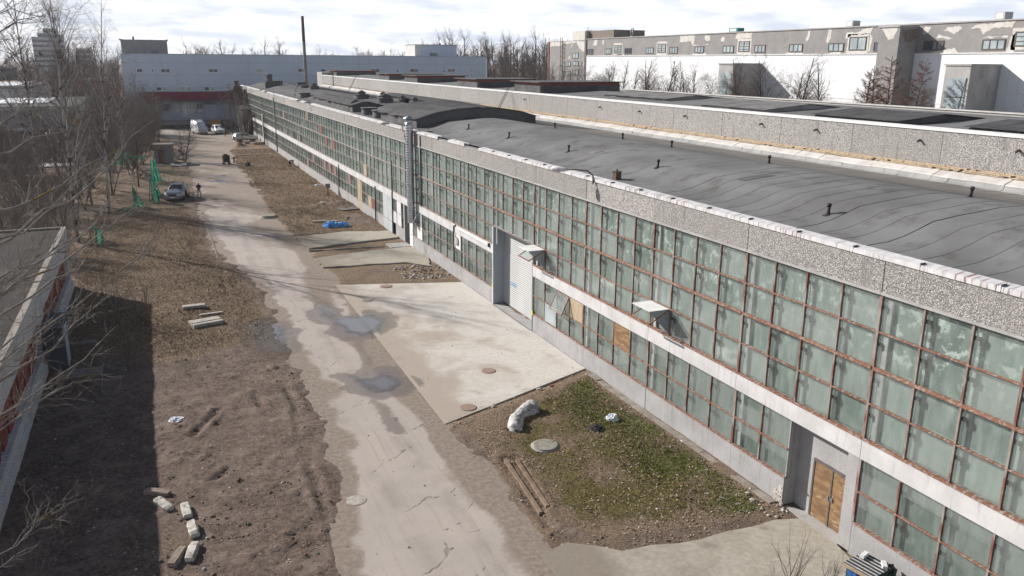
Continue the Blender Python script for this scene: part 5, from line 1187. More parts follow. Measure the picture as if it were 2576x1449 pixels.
# dark lean-to and dust collector at the far end of the hall
t = thing('lean_to_shed', 'dark brown lean-to shed against the far end of the hall', 'shed', (16.4,178,0)); b = MB(); b.box(0.9,2.55,0,12,0,5.2); b.build('wall', M['brown_shed'], t); b = MB(); b.extr_y([(0.7,5.15),(2.6,5.4),(2.6,5.55),(0.7,5.3)],-0.2,12.2); b.build('roof', M['brown_shed'], t)
t = thing('dust_collector', 'rusty dust collector cyclone on a railed steel platform above the lean-to', 'dust collector', (17.0,186,0))
for (x,y) in ((-1.4,-1.6),(1.9,-1.6),(-1.4,1.6),(1.9,1.6)):
    b = MB(); b.box(x-0.08,x+0.08,y-0.08,y+0.08,0,9.0); b.build('leg', M['rust'], t)
b = MB(); b.box(-1.6,2.1,-1.8,1.8,8.8,9.0); b.build('platform', M['rust'], t)
b = MB()
for (x,y) in ((-1.5,-1.7),(0.2,-1.7),(2.0,-1.7),(-1.5,1.7),(2.0,1.7),(-1.5,0),(2.0,0)): b.box(x-0.03,x+0.03,y-0.03,y+0.03,9.0,10.0)
for z in (9.5,10.0): b.box(-1.53,2.03,-1.73,-1.67,z,z+0.04); b.box(-1.53,2.03,1.67,1.73,z,z+0.04); b.box(-1.53,-1.47,-1.7,1.7,z,z+0.04)
b.build('railing', M['rust'], t)
b = MB(); b.lathe((0.3,0,5.6), [(0.25,0),(1.0,2.6),(1.0,4.0),(0.45,4.3),(0.45,5.0),(0.55,5.05),(0.55,5.2)], 16); b.build('cyclone', M['rust'], t)
b = MB(); b.tube([(0.8,-1.0,8.0),(1.6,-4,6.6),(2.0,-8,4.4),(2.0,-12,4.1)], 0.22, 10); b.build('duct', M['rust'], t)
b = MB(); b.tube([(1.9,-13,4.4),(1.4,-14,4.3),(0.8,-14.6,2.4),(0.5,-14.8,1.2)], 0.25, 10); b.build('elbow', M['rust'], t)
for i in range(3): b = MB(); b.bar((-1.4,-1.6,1+i*2.6),(1.9,-1.6,3.4+i*2.6),0.07); b.build('brace', M['rust'], t)
# ------------------------------------------------------------------ trees
def grow_tree(seed, H, kind, tw=1.0, dens=1.0):
    """returns (trunk MB, twig MB)"""
    rg = random.Random(seed); T = MB(); C = MB()
    def rv(s): return Vector((rg.uniform(-s,s), rg.uniform(-s,s), rg.uniform(-s,s)))
    def branch(p, d, ln, r, lv):
        n = {0:9,1:6,2:4,3:3}[lv]; pts = [p.copy()]; rad = [r]; q = p.copy(); d = d.normalized()
        for i in range(n):
            f = (i+1)/n
            if kind == 'birch':
                if lv == 0: d = (d + rv(0.06)).normalized()
                elif lv == 1: d = (d + rv(0.12) + Vector((0,0,0.10 if f < 0.6 else -0.10))).normalized()
                else: d = (d + rv(0.14) + Vector((0,0,-0.30 if lv == 3 else -0.14))).normalized()
            elif kind == 'larch':
                d = (d + rv(0.04 if lv == 0 else 0.09) + Vector((0,0,0.0 if lv == 0 else (0.07 if lv == 1 else -0.1)))).normalized()
            else:
                d = (d + rv(0.07 if lv == 0 else 0.17) + Vector((0,0,0.05 if lv else 0.0))).normalized()
            q = q + d*(ln/n); pts.append(q.copy()); rad.append(r*(1-f*(0.86 if lv == 0 else 0.8)))
        (T if lv == 0 or (lv == 1 and kind != 'larch') else C).tube(pts, rad, {0:8,1:5,2:3,3:3}[lv], 0, lv < 2)
        return pts, rad, d
    def at(pts, rad, f):
        k = f*(len(pts)-1); i = min(int(k), len(pts)-2); t = k-i
        return pts[i].lerp(pts[i+1], t), rad[i]*(1-t)+rad[i+1]*t, (pts[i+1]-pts[i]).normalized()
    def side(d, ang):
        a = d.cross(Vector((rg.uniform(-1,1), rg.uniform(-1,1), rg.uniform(-1,1)))).normalized()
        return (d*math.cos(ang) + a*math.sin(ang)).normalized()
    stems = {'birch':1,'round':1,'slim':1,'larch':1,'shrub':0,'multi':3}[kind]
    if kind == 'shrub':
        roots = [(Vector((rg.uniform(-0.25,0.25), rg.uniform(-0.25,0.25), 0)), Vector((rg.uniform(-0.5,0.5), rg.uniform(-0.5,0.5), 1)), H*rg.uniform(0.6,1.0)) for _ in range(9)]
        for p, d, ln in roots:
            pts, rad, _ = branch(p, d, ln, 0.016*tw, 1)
            for _ in range(int(7*dens)):
                a, ra, dd = at(pts, rad, rg.uniform(0.25,0.98)); p2, r2, _ = branch(a, side(dd, rg.uniform(0.4,0.9)), ln*rg.uniform(0.2,0.45), ra*0.6, 2)
                for _ in range(3): a2, ra2, d2 = at(p2, r2, rg.uniform(0.3,0.95)); branch(a2, side(d2, 0.6), ln*0.14, ra2*0.6, 3)
        return T, C
    for s in range(stems):
        p0 = Vector((0,0,-0.15)) if stems == 1 else Vector((rg.uniform(-0.3,0.3), rg.uniform(-0.3,0.3), -0.15))
        d0 = Vector((rg.uniform(-0.06,0.06), rg.uniform(-0.06,0.06), 1)) if stems == 1 else Vector((rg.uniform(-0.3,0.3), rg.uniform(-0.3,0.3), 1))
        pts, rad, _ = branch(p0, d0, H*(1 if s == 0 else rg.uniform(0.7,0.95)), H*(0.0075 if kind == 'birch' else 0.010)*tw, 0)
        nb = {'birch':26,'round':30,'slim':38,'larch':64,'multi':15}[kind]
        for i in range(int(nb*dens)):
            f = rg.uniform(0.22,0.97) if kind == 'birch' else (0.12+0.86*i/(nb*dens) if kind == 'larch' else rg.uniform(0.18,0.97))
            a, ra, dd = at(pts, rad, f)
            if kind == 'larch':
                ln = H*0.27*(1.04-f)+0.25; d1 = side(Vector((0,0,1)), rg.uniform(1.2,1.55))
            elif kind == 'birch': ln = H*rg.uniform(0.16,0.34)*(1.25-f*0.8); d1 = side(dd, rg.uniform(0.45,0.85))
            elif kind == 'slim': ln = H*rg.uniform(0.10,0.24)*(1.2-f*0.7); d1 = side(dd, rg.uniform(0.4,0.8))
            else: ln = H*rg.uniform(0.2,0.38)*(1.25-f*0.75); d1 = side(dd, rg.uniform(0.5,1.0))
            p1, r1, _ = branch(a, d1, ln, min(ra*0.6, 0.022*tw+0.0022*H), 1)
            for _ in range(int({'birch':8,'round':7,'slim':7,'larch':15,'multi':6}[kind]*dens+0.5)):
                a2, ra2, dd2 = at(p1, r1, rg.uniform(0.2,0.98)); l2 = ln*rg.uniform(0.22,0.5)*(0.6 if kind == 'larch' else 1)
                p2, r2, _ = branch(a2, side(dd2, rg.uniform(0.4,0.95)), l2, max(ra2*0.55, 0.006*tw), 2)
                for _ in range(int({'birch':4,'round':4,'slim':3,'larch':3,'multi':3}[kind]*dens+0.5)):
                    a3, ra3, dd3 = at(p2, r2, rg.uniform(0.25,0.98)); branch(a3, side(dd3, rg.uniform(0.35,0.9)), l2*rg.uniform(0.3,0.7)*(1.5 if kind == 'birch' else 1), max(ra3*0.55, 0.0045*tw), 3)
    return T, C
PROT = {}
def proto(key, seed, H, kind, bark_m, twig_m, tw=1.0, dens=1.0):
    T, C = grow_tree(seed, H, kind, tw, dens); PROT[key] = (T.mesh('trunk', M[bark_m]), C.mesh('crown', M[twig_m]), H)
def plant(key, x, y, H, label, cat='tree', name='bare_tree', group=None, z=0.0, rz=None, rg=random.Random(77), tilt=0.0):
    tm, cm, h0 = PROT[key]; t = thing(name, label, cat, (x,y,z), rg.uniform(0,6.28) if rz is None else rz, group)
    s = H/h0; t.scale = (s*rg.uniform(0.92,1.08), s*rg.uniform(0.92,1.08), s)
    if tilt: t.rotation_euler[1] = tilt
    put('trunk', tm, t); put('crown', cm, t); return t
for i in range(4): proto('birch%d' % i, 100+i, 20, 'birch', 'birch_bark', 'twig', 0.85, 1.3)
for i in range(4): proto('round%d' % i, 200+i, 9, 'round', 'bark', 'twig', 1.05, 1.35)
for i in range(4): proto('row%d' % i, 215+i, 15, 'slim', 'bark', 'twig', 1.5, 1.0)
for i in range(3): proto('thin%d' % i, 230+i, 12, 'multi', 'bark', 'twig', 0.9, 1.5)
for i in range(2): proto('larch%d' % i, 260+i, 15, 'larch', 'bark', 'larch_twig', 1.2, 1.8)
for i in range(3): proto('shrub%d' % i, 280+i, 2.2, 'shrub', 'bark', 'twig', 1.0)
for i in range(4): proto('far%d' % i, 300+i, 20, 'birch' if i < 2 else 'round', 'bark', 'forest_twig', 2.6, 0.9)
rt = random.Random(12)
# birches on the left
for n_, (k, x, y, H, lb) in enumerate([('birch0',-6.6,76.6,22,'tall white birch just behind the end of the brick outbuilding'),('birch1',-4.7,90.4,21,'white birch standing level with the small green net scrap'),('birch2',-6.6,97,20,'slim birch behind the leaning green net'),('birch3',-11.7,103,25,'large birch left of the others in front of the snow strip'),('birch1',-19.5,112,26,'tall birch at the left edge above the outbuilding roof'),('birch2',-8.5,112,22,'birch in front of the grey snow-roofed warehouse'),('birch0',-3.6,128,17,'birch near the rubble behind the green net'),('birch3',-1.8,182,15,'slender birch in front of the maroon fascia'),('birch2',-5,150,18,'birch near the right end of the grey warehouse')]):
    plant(k, x, y, H, lb, 'birch', 'birch_tree', 'birches on the left', rg=rt)
labels_thin = ['thin bare tree in the tangled thicket left of the road']
for i in range(88):
    y = rt.uniform(100,196); x = rt.uniform(-0.115*y*1.0-6, min(-0.5, -3.0+0.01*y)) ; 
    if y > 150: x = rt.uniform(-12, 1.2)
    plant('thin%d' % (i % 3) if i % 4 else 'round%d' % (i % 4), x, y, rt.uniform(5,11), labels_thin[0], 'tree', 'bare_tree', 'thicket left of the road', rg=rt)
for i in range(34):
    plant('thin%d' % (i % 3), rt.uniform(-16,-7), rt.uniform(66,100), rt.uniform(4,8), 'thin bare sapling behind the brick outbuilding', 'tree', 'bare_sapling', 'saplings behind the outbuilding', rg=rt)
plant('thin1', 4.1, 134.3, 7.5, 'slim leaning tree at the road edge beside the small shed', rg=rt, tilt=-0.12)
plant('round1', 15.0, 160.4, 9.5, 'bare tree standing in front of the silver car', rg=rt)
plant('round3', 16.4, 175, 8.5, 'bushy bare tree right in front of the dust collector', rg=rt)
plant('round2', 13.6, 178, 8, 'bare tree in front of the dark lean-to shed', rg=rt)
# near lichen-covered tree reaching in from the left
ENDS = [(-0.66,30.0,12.31),(-1.14,29.0,10.9),(-0.64,28.0,8.99),(-1.74,26.0,10.45),(-1.63,27.0,8.04),(-2.05,26.0,6.88),(-2.71,25.0,6.09),(-3.59,23.0,3.18),(-2.51,28.0,16.15),(-2.74,26.0,16.45),(-2.82,30.0,14.34),(-2.59,24.0,15.22),(-1.73,33.0,11.23),(-1.87,27.0,13.29),(0.16,34.0,12.81),(-0.97,32.0,9.61),(-2.75,22.0,10.46),(-2.88,23.0,8.8),(-3.26,21.0,8.25),(0.48,33.0,10.69)]
def lichen_tree(x, y, H, ends, seed, label):
    rg = random.Random(seed); T = MB(); C = MB(); base = Vector((x,y,0))
    rv = lambda s: Vector((rg.uniform(-s,s), rg.uniform(-s,s), rg.uniform(-s,s)))
    T.tube([(0,0,-0.2),(0.05,0.05,H*0.25),(-0.05,0.1,H*0.5),(0.05,0.0,H*0.75),(0.1,0.1,H)], [0.24,0.20,0.15,0.10,0.03], 10)
    def poly(p, e, n, wig, sag):
        L_ = (e-p).length; pts = [p]
        for i in range(1, n+1):
            f = i/n; q = p.lerp(e, f) + Vector((0,0,-sag*L_*math.sin(math.pi*f))); 
            if i < n: q = q + rv(wig*L_)
            pts.append(q)
        return pts
    for k, e in enumerate(ends):
        e = Vector(e)-base; s0 = Vector((0,0,max(1.5, min(H*0.93, e.z-rg.uniform(0.5,3.2)))))
        pts = poly(s0, e, 12, 0.014, rg.uniform(0.02,0.09)); n = len(pts); r0 = rg.uniform(0.035,0.065)
        T.tube(pts, [r0*(1-i/(n-1))**0.8+0.006 for i in range(n)], 6)
        for q in range(20):
            f = 0.22+0.78*rg.random(); kk = f*(n-1); i = min(int(kk), n-2); a = pts[i].lerp(pts[i+1], kk-i); d = (pts[i+1]-pts[i]).normalized()
            d1 = (d*rg.uniform(0.6,1.1)+rv(0.7)+Vector((0,0,0.18))).normalized(); l1 = rg.uniform(0.7,2.3)*(1.15-0.5*f)
            p1 = poly(a, a+d1*l1, 5, 0.05, 0.05); C.tube(p1, [0.012*(1-0.7*i_/5) for i_ in range(6)], 4, 0, False)
            for w in range(6):
                f2 = rg.uniform(0.2,1.0); k2 = f2*5; i2 = min(int(k2), 4); a2 = p1[i2].lerp(p1[i2+1], k2-i2)
                d2 = (d1*0.8+rv(0.8)+Vector((0,0,0.15))).normalized(); l2 = rg.uniform(0.2,0.75)
                p2 = poly(a2, a2+d2*l2, 3, 0.07, 0.0); C.tube(p2, [0.006,0.005,0.004,0.0025], 3, 0, False)
    t = thing('lichen_tree', label, 'tree', (x,y,0)); T.build('trunk', M['lichen_bark'], t); C.build('crown', M['lichen_bark'], t)
lichen_tree(-8.2, 20.5, 16.5, ENDS, 401, 'lichen-covered bare tree reaching in from the left edge')
# shrubs
for n_, (k, x, y, H, lb) in enumerate([('shrub0',-2.2,44.3,1.9,'many-stemmed bare shrub at the shadow edge'),('shrub1',-1.6,50.2,3.2,'tall spindly bush in the dry grass left of the road'),('shrub2',-3.3,51,3.4,'spindly bush nearer the outbuilding wall'),('shrub1',2.1,70.6,1.4,'small bush in dry grass near the road kerb'),('shrub0',-1.0,69.2,0.9,'low dark tuft of twigs in the dry grass'),('shrub2',16.3,16.2,1.9,'bare shrub at the bottom edge by the plywood door'),('shrub0',17.0,15.6,1.5,'second bare shrub at the bottom edge by the box'),('shrub2',15.0,15.6,1.3,'low bare shrub on the path at the bottom edge'),('shrub1',-3.4,27.5,2.6,'spindly bush in the shadow beside the outbuilding'),('shrub1',-4.4,24,2.4,'bush at the lower left edge in deep shade'),('shrub2',-2.8,22.2,1.6,'low twiggy bush at the bottom left')]):
    plant(k, x, y, H, lb, 'shrub', 'bare_shrub', 'bare shrubs', rg=rt)
# trees in front of the white building
RT = [(121,14.8),(117.2,14.2),(112.5,13.1),(107.4,15.2),(103.2,15.6),(102,14),(98.8,14.2),(95.9,15.7),(94.8,15.4),(91.7,14.4),(90.9,15.5),(88.2,12.8),(85.9,14.3),(84.1,14.5),(82.5,14.1),(78.3,15.6),(72.7,15.8),(69.7,15.6),(67.1,14.4),(65.8,16.0),(61.4,15.4),(44.2,15.2),(43.2,15.2)]
for i, (y, H) in enumerate(RT):
    plant('row%d' % (i % 4), 59.6+rt.uniform(-0.8,0.8), y, H, 'bare tree before the white cladding, %s from the left' % (['first','second','third','fourth','fifth','sixth','seventh','eighth','ninth','tenth','eleventh','twelfth','thirteenth','fourteenth','fifteenth','sixteenth','seventeenth','eighteenth','nineteenth','twentieth','twenty-first','second to last','last'][i]), 'tree', 'bare_tree', 'row of trees before the white building', rg=rt)
for i in range(26):
    plant('round%d' % (i % 4), 60.8+rt.uniform(-0.6,0.8), 62.5+i*2.35+rt.uniform(-0.7,0.7), rt.uniform(12.2,14.2), 'low bare crown filling the gaps in the row before the white cladding', 'tree', 'bare_tree', 'low crowns before the white building', rg=rt)
for i, (y, H) in enumerate([(57.9,14.8),(55.7,15.1),(54.3,15.9),(52.9,15.7)]):
    plant('larch%d' % (i % 2), 59.8, y, H, ['pale thin larch left of the stair tower shadow','brown leafless larch before the stair tower, left of the dense pair','brown leafless larch, the dense one in the tower shadow','brown leafless larch with bare pale stem, rightmost of the group'][i], 'larch', 'larch_tree', 'larches by the stair tower', rg=rt)
# forest on the horizon
def forest_row(n, xa, xb, ya, yb, h0, h1, lab, grp):
    for i in range(n):
        plant('far%d' % (i % 4), rt.uniform(xa,xb), rt.uniform(ya,yb), rt.uniform(h0,h1), lab, 'tree', 'forest_tree', grp, rg=rt)
forest_row(70, 92, 150, 262, 330, 17, 24, 'bare forest tree right of the blue warehouse', 'forest right of the warehouse')
forest_row(60, 10, 95, 290, 380, 15, 21, 'bare tree on the skyline above the blue warehouse roof', 'trees behind the warehouse roof')
forest_row(110, -75, -4, 200, 330, 12, 19, 'bare forest tree beyond the snowy roofs at far left', 'forest at far left')
forest_row(45, 118, 150, 235, 262, 14, 22, 'bare forest tree at the parking lot edge by the long building', 'forest by the parking lot')
forest_row(90, -260, 420, 420, 620, 14, 21, 'tiny bare tree in the distant band of woodland', 'distant woodland')
# crows
def crow(x, y, z, rz, lb):
    t = thing('crow', lb, 'bird', (x,y,z), rz)
    b = MB(); b.tube([(-0.30,0,-0.10),(-0.16,0,-0.03),(0,0,0.04),(0.10,0,0.12),(0.17,0,0.18),(0.22,0,0.18)], [0.02,0.07,0.10,0.075,0.05,0.03], 8); b.build('body', M['crow'], t)
    b = MB(); b.tube([(0.21,0,0.18),(0.29,0,0.16)], [0.022,0.004], 5); b.build('beak', M['black'], t)
    b = MB(); b.box(-0.44,-0.26,-0.04,0.04,-0.16,-0.11); b.build('tail', M['crow'], t)
    for s in (-1,1): b = MB(); b.tube([(0.0,0.03*s,-0.04),(0.0,0.03*s,-0.14)], 0.008, 4); b.build('leg', M['black'], t)
crow(-7.3,93,15.1,0.6,'black crow perched on a birch branch, right of its mate'); crow(-9.1,93,15.4,2.4,'black crow higher on the birch near the tower block')
# ------------------------------------------------------------------ vehicles
def car_body(st):
    """st: stations front->rear (x, wb, zb, wm, zm, wt, zt)"""
    b = MB(); k = 11
    for (x, wb, zb, wm, zm, wt, zt) in st:
        half = [(0,zb),(wb*0.8,zb),(wb,zb+0.10),(wm,(zb+zm)/2),(wm*0.985,zm),(wt+0.03,zt-0.035)]
        ring = half + [(wt*0.86,zt)]
        ring = ring + [(0,zt+0.015)] + [(-a,c) for a,c in reversed(ring[1:])]
        k = len(ring)
        b.v += [(x,a,c) for a,c in ring]
    for i in range(len(st)-1):
        for j in range(k):
            j2 = (j+1) % k; b.face((i*k+j, i*k+j2, (i+1)*k+j2, (i+1)*k+j), 0, True)
    b.face([j for j in range(k)][::-1]); b.face([(len(st)-1)*k+j for j in range(k)])
    return b
def sp(st, x, f, out=0.012, side=1):
    """point on side between belt (f=0) and roof edge (f=1)"""
    xs = [s[0] for s in st][::-1]; g_ = lambda i: float(np.interp(x, xs, [s[i] for s in st][::-1]))
    wm, zm, wt, zt = g_(3), g_(4), g_(5), g_(6)
    return (x, side*(wm*0.985*(1-f)+(wt+0.03)*f+out), zm*(1-f)+(zt-0.035)*f+0.004)
def wheel(t, x, y, r, side):
    w = bpy.data.objects.new('wheel', None); COL.objects.link(w); w.parent = t; w.location = (x,y,r); w['label'] = 'black tyre on a pale rim'
    b = MB(); b.lathe((0,0,-0.1), [(r*0.62,0.0),(r*0.95,0.0),(r,0.04),(r,0.16),(r*0.95,0.2),(r*0.62,0.2)], 20); o = b.build('tyre', M['tyre'], w); o.rotation_euler = (R(90),0,0)
    b = MB(); b.lathe((0,0,-0.085), [(r*0.66,0.0),(r*0.66,0.17)], 20); 
    o = b.build('rim', M['rim'], w); o.rotation_euler = (R(90),0,0)
def make_car(name, label, loc, rz, st, paint_m, wr, wx, track, L, wins, screen, rear, rack=False, van=False, spare=False):
    t = thing(name, label, 'van' if van else 'car', loc, rz)
    body = car_body(st).build('body', paint_m, t)
    for x in wx:
        for s in (-1,1):
            wheel(t, x, s*track, wr, s)
            b = MB(); n = 16
            b.v = [(x+(wr+0.07)*math.cos(a), s*(track+0.105), wr+(wr+0.07)*math.sin(a)) for a in [math.pi*i/n-0.12 for i in range(n+1)]] + [(x,s*(track+0.105),wr-0.1)]
            for i in range(n): b.face((i,i+1,n+1))
            b.build('wheel_arch', M['black_trim'], t)
    for s in (-1,1):
        for (xa, xb, f0, f1, cut) in wins:
            xm = (xa+xb)/2
            p = [sp(st,xa,f0,side=s), sp(st,xb,f0,side=s), sp(st,xb-cut[1],f1,side=s), sp(st,xa+cut[0],f1,side=s)]
            b = MB(); b.quad(*p); b.build('side_window', M['car_glass'], t)
    def glass_panel(nm, xa, xb, wa, wb2, za, zb, sgn):
        b = MB(); b.quad((xa,-wa,za),(xa,wa,za),(xb,wb2,zb),(xb,-wb2,zb)); b.build(nm, M['car_glass'], t)
    glass_panel('windscreen', *screen, 1); glass_panel('rear_window', *rear, -1)
    x0 = st[0][0]; zf = st[0][4]; wf = st[0][1]
    for s in (-1,1):
        b = MB(); b.obox((x0-0.03, s*(wf*0.86), zf-0.02), 0.16, 0.34, 0.17); b.build('headlight', M['headlight'], t)
        b = MB(); b.obox((st[-1][0]+0.03, s*(st[-1][1]*0.92), st[-1][4]-0.05), 0.1, 0.16, 0.32); b.build('tail_light', M['red_lens'], t)
        mx = screen[0]-0.25; b = MB(); b.obox((mx, s*(st[3][3]+0.12), st[3][4]+0.12), 0.14, 0.22, 0.16); b.build('mirror', paint_m, t)
    b = MB(); b.obox((x0+0.012, 0, zf-0.06), 0.04, wf*1.05, 0.14); b.build('grille', M['black_trim'], t)
    b = MB(); b.obox((x0+0.03, 0, st[0][2]+0.10), 0.10, wf*1.7, 0.16); b.build('bumper', M['black_trim'] if van else paint_m, t)
    b = MB(); b.obox((x0+0.085, 0, st[0][2]+0.17), 0.02, 0.5, 0.11); b.build('number_plate', M['white_paint'], t)
    b = MB(); b.obox((st[-1][0]-0.02, 0, st[-1][2]+0.12), 0.10, st[-1][1]*1.9, 0.2); b.build('rear_bumper', M['black_trim'], t)
    return t
SUV = [(2.22,0.74,0.34,0.80,0.78,0.66,0.86),(2.02,0.86,0.24,0.90,0.88,0.76,0.99),(1.55,0.90,0.22,0.92,0.95,0.78,1.06),(1.0,0.91,0.22,0.925,1.0,0.78,1.12),(0.72,0.91,0.22,0.925,1.02,0.72,1.26),(0.15,0.91,0.22,0.925,1.04,0.62,1.60),(-0.7,0.91,0.22,0.925,1.05,0.62,1.67),(-1.6,0.91,0.23,0.92,1.06,0.60,1.62),(-1.95,0.90,0.26,0.91,1.06,0.60,1.40),(-2.15,0.88,0.30,0.90,1.02,0.66,1.10),(-2.22,0.80,0.36,0.82,0.9,0.62,0.96)]
c1 = make_car('parked_car', 'grey-blue car with its driver door open beside the standing person', (1.95,98.1,0.02), R(-105), SUV, M['paint_grey'], 0.35, (1.37,-1.33), 0.79, 4.44,
   [(0.62,-0.45,0.08,0.93,(-0.32,0.0)),(-0.55,-1.15,0.08,0.93,(0,0)),(-1.22,-1.78,0.12,0.9,(0,-0.12))], (0.96,0.20,0.70,0.60,1.135,1.595), (-2.12,-1.78,0.62,0.56,1.13,1.54))
for s in (-1,1):
    b = MB(); b.tube([(0.1,s*0.60,1.64),(-0.1,s*0.60,1.72),(-1.4,s*0.58,1.73),(-1.6,s*0.58,1.66)], 0.025, 6); b.build('roof_rail', M['black_trim'], c1)
for x in (0.0,-0.9): b = MB(); b.obox((x,0,1.74),0.08,1.3,0.04); b.build('roof_bar', M['zinc'], c1)
b = MB(); b.obox((-0.2,-0.45,1.80),1.0,0.10,0.06); b.obox((0.15,-0.45,1.86),0.2,0.2,0.1); b.obox((-0.5,-0.5,1.86),0.18,0.18,0.12); b.build('bike_carrier', M['black_trim'], c1)
d = bpy.data.objects.new('open_door', None); COL.objects.link(d); d.parent = c1; d.location = (0.66,0.93,0); d.rotation_euler = (0,0,R(62))
b = MB(); b.box(-1.05,0,-0.03,0.03,0.34,1.04); b.build('door_panel', M['paint_grey'], d)
b = MB(); b.quad((-1.0,0.0,1.05),(-0.05,0,1.05),(-0.40,-0.12,1.55),(-0.98,-0.12,1.57)); b.build('door_window', M['car_glass'], d)
b = MB(); b.bar((-0.05,0,1.04),(-0.4,-0.12,1.57),0.04); b.bar((-0.4,-0.12,1.57),(-1.0,-0.12,1.58),0.04); b.bar((-1.0,-0.12,1.58),(-1.04,0,1.04),0.04); b.build('door_frame', M['black_trim'], d)
b = MB(); b.quad((0.66,0.935,0.34),(-0.42,0.935,0.34),(-0.42,0.93,1.0),(0.66,0.93,1.0)); b.build('dark_cabin_panel', M['dark'], c1)  # dark panel on the body side, standing for the shaded cabin
MPV = [(2.36,0.78,0.34,0.82,0.70,0.70,0.78),(2.1,0.92,0.24,0.96,0.84,0.8,0.92),(1.5,0.97,0.22,0.99,0.95,0.84,1.05),(1.25,0.98,0.22,1.0,0.98,0.82,1.12),(0.3,0.98,0.22,1.0,1.02,0.72,1.68),(-0.6,0.98,0.22,1.0,1.04,0.72,1.75),(-1.9,0.98,0.24,0.99,1.06,0.70,1.72),(-2.25,0.95,0.28,0.97,1.04,0.72,1.30),(-2.38,0.9,0.34,0.92,0.95,0.74,1.02)]
make_car('parked_car', 'white car parked right of the white van', (12.9,185.9,0), R(-82), MPV, M['paint_white'], 0.34, (1.5,-1.4), 0.86, 4.76,
   [(0.85,-0.2,0.08,0.92,(-0.5,0)),(-0.3,-1.2,0.08,0.92,(0,0)),(-1.3,-2.0,0.1,0.9,(0,-0.1))], (1.22,0.34,0.76,0.68,1.14,1.675), (-2.24,-1.98,0.68,0.62,1.32,1.66))
VAN = [(2.9,0.80,0.36,0.86,0.86,0.74,0.98),(2.72,0.94,0.28,0.96,1.02,0.82,1.15),(2.2,0.99,0.26,1.0,1.25,0.86,1.38),(2.0,0.99,0.26,1.0,1.3,0.85,1.5),(1.35,0.99,0.26,1.0,1.38,0.80,2.25),(1.0,0.99,0.26,1.0,1.42,0.80,2.52),(0.4,0.99,0.26,1.0,1.5,0.82,2.62),(-2.6,0.99,0.28,1.0,1.5,0.82,2.62),(-2.88,0.97,0.32,0.99,1.5,0.82,2.56),(-2.92,0.95,0.36,0.97,1.4,0.8,2.5)]
v = make_car('delivery_van', 'white high-roofed delivery van with roof rack parked in the far yard', (9.2,186.3,0), R(-78), VAN, M['paint_white'], 0.36, (1.95,-1.6), 0.86, 5.8,
   [(1.7,0.85,0.0,0.62,(-0.35,0))], (1.97,1.34,0.80,0.72,1.52,2.22), (-2.95,-2.93,0.7,0.66,1.55,2.2), van=True)
for s in (-1,1): b = MB(); b.tube([(0.6,s*0.75,2.75),(-2.7,s*0.75,2.75)], 0.03, 6); b.build('rack_rail', M['zinc'], v)
for i in range(6): b = MB(); b.tube([(0.5-i*0.62,-0.75,2.75),(0.5-i*0.62,0.75,2.75)], 0.025, 6); b.build('rack_bar', M['zinc'], v)
for (x,s) in ((0.5,-1),(0.5,1),(-2.6,-1),(-2.6,1)): b = MB(); b.tube([(x,s*0.75,2.55),(x,s*0.75,2.76)], 0.025, 5); b.build('rack_foot', M['zinc'], v)
c3 = make_car('parked_car', 'muddy silver car parked side-on behind a bare tree', (16.3,166.0,0), R(12), [(s[0],s[1]*0.95,s[2],s[3]*0.95,s[4],s[5]*0.98,s[6]) for s in SUV], M['paint_silver'], 0.34, (1.3,-1.3), 0.75, 4.4,
   [(0.62,-0.4,0.08,0.93,(-0.32,0.0)),(-0.5,-1.1,0.08,0.93,(0,0)),(-1.2,-1.95,0.12,0.9,(0,-0.05))], (0.96,0.20,0.68,0.60,1.135,1.595), (-2.12,-1.82,0.60,0.54,1.13,1.5))
b = MB(); b.lathe((0,0,0),[(0.2,0),(0.33,0.02),(0.34,0.16),(0.2,0.2)],16); o = b.build('spare_wheel_cover', M['white_paint'], c3, (-2.24,0,0.82)); o.rotation_euler = (0,R(-90),0)
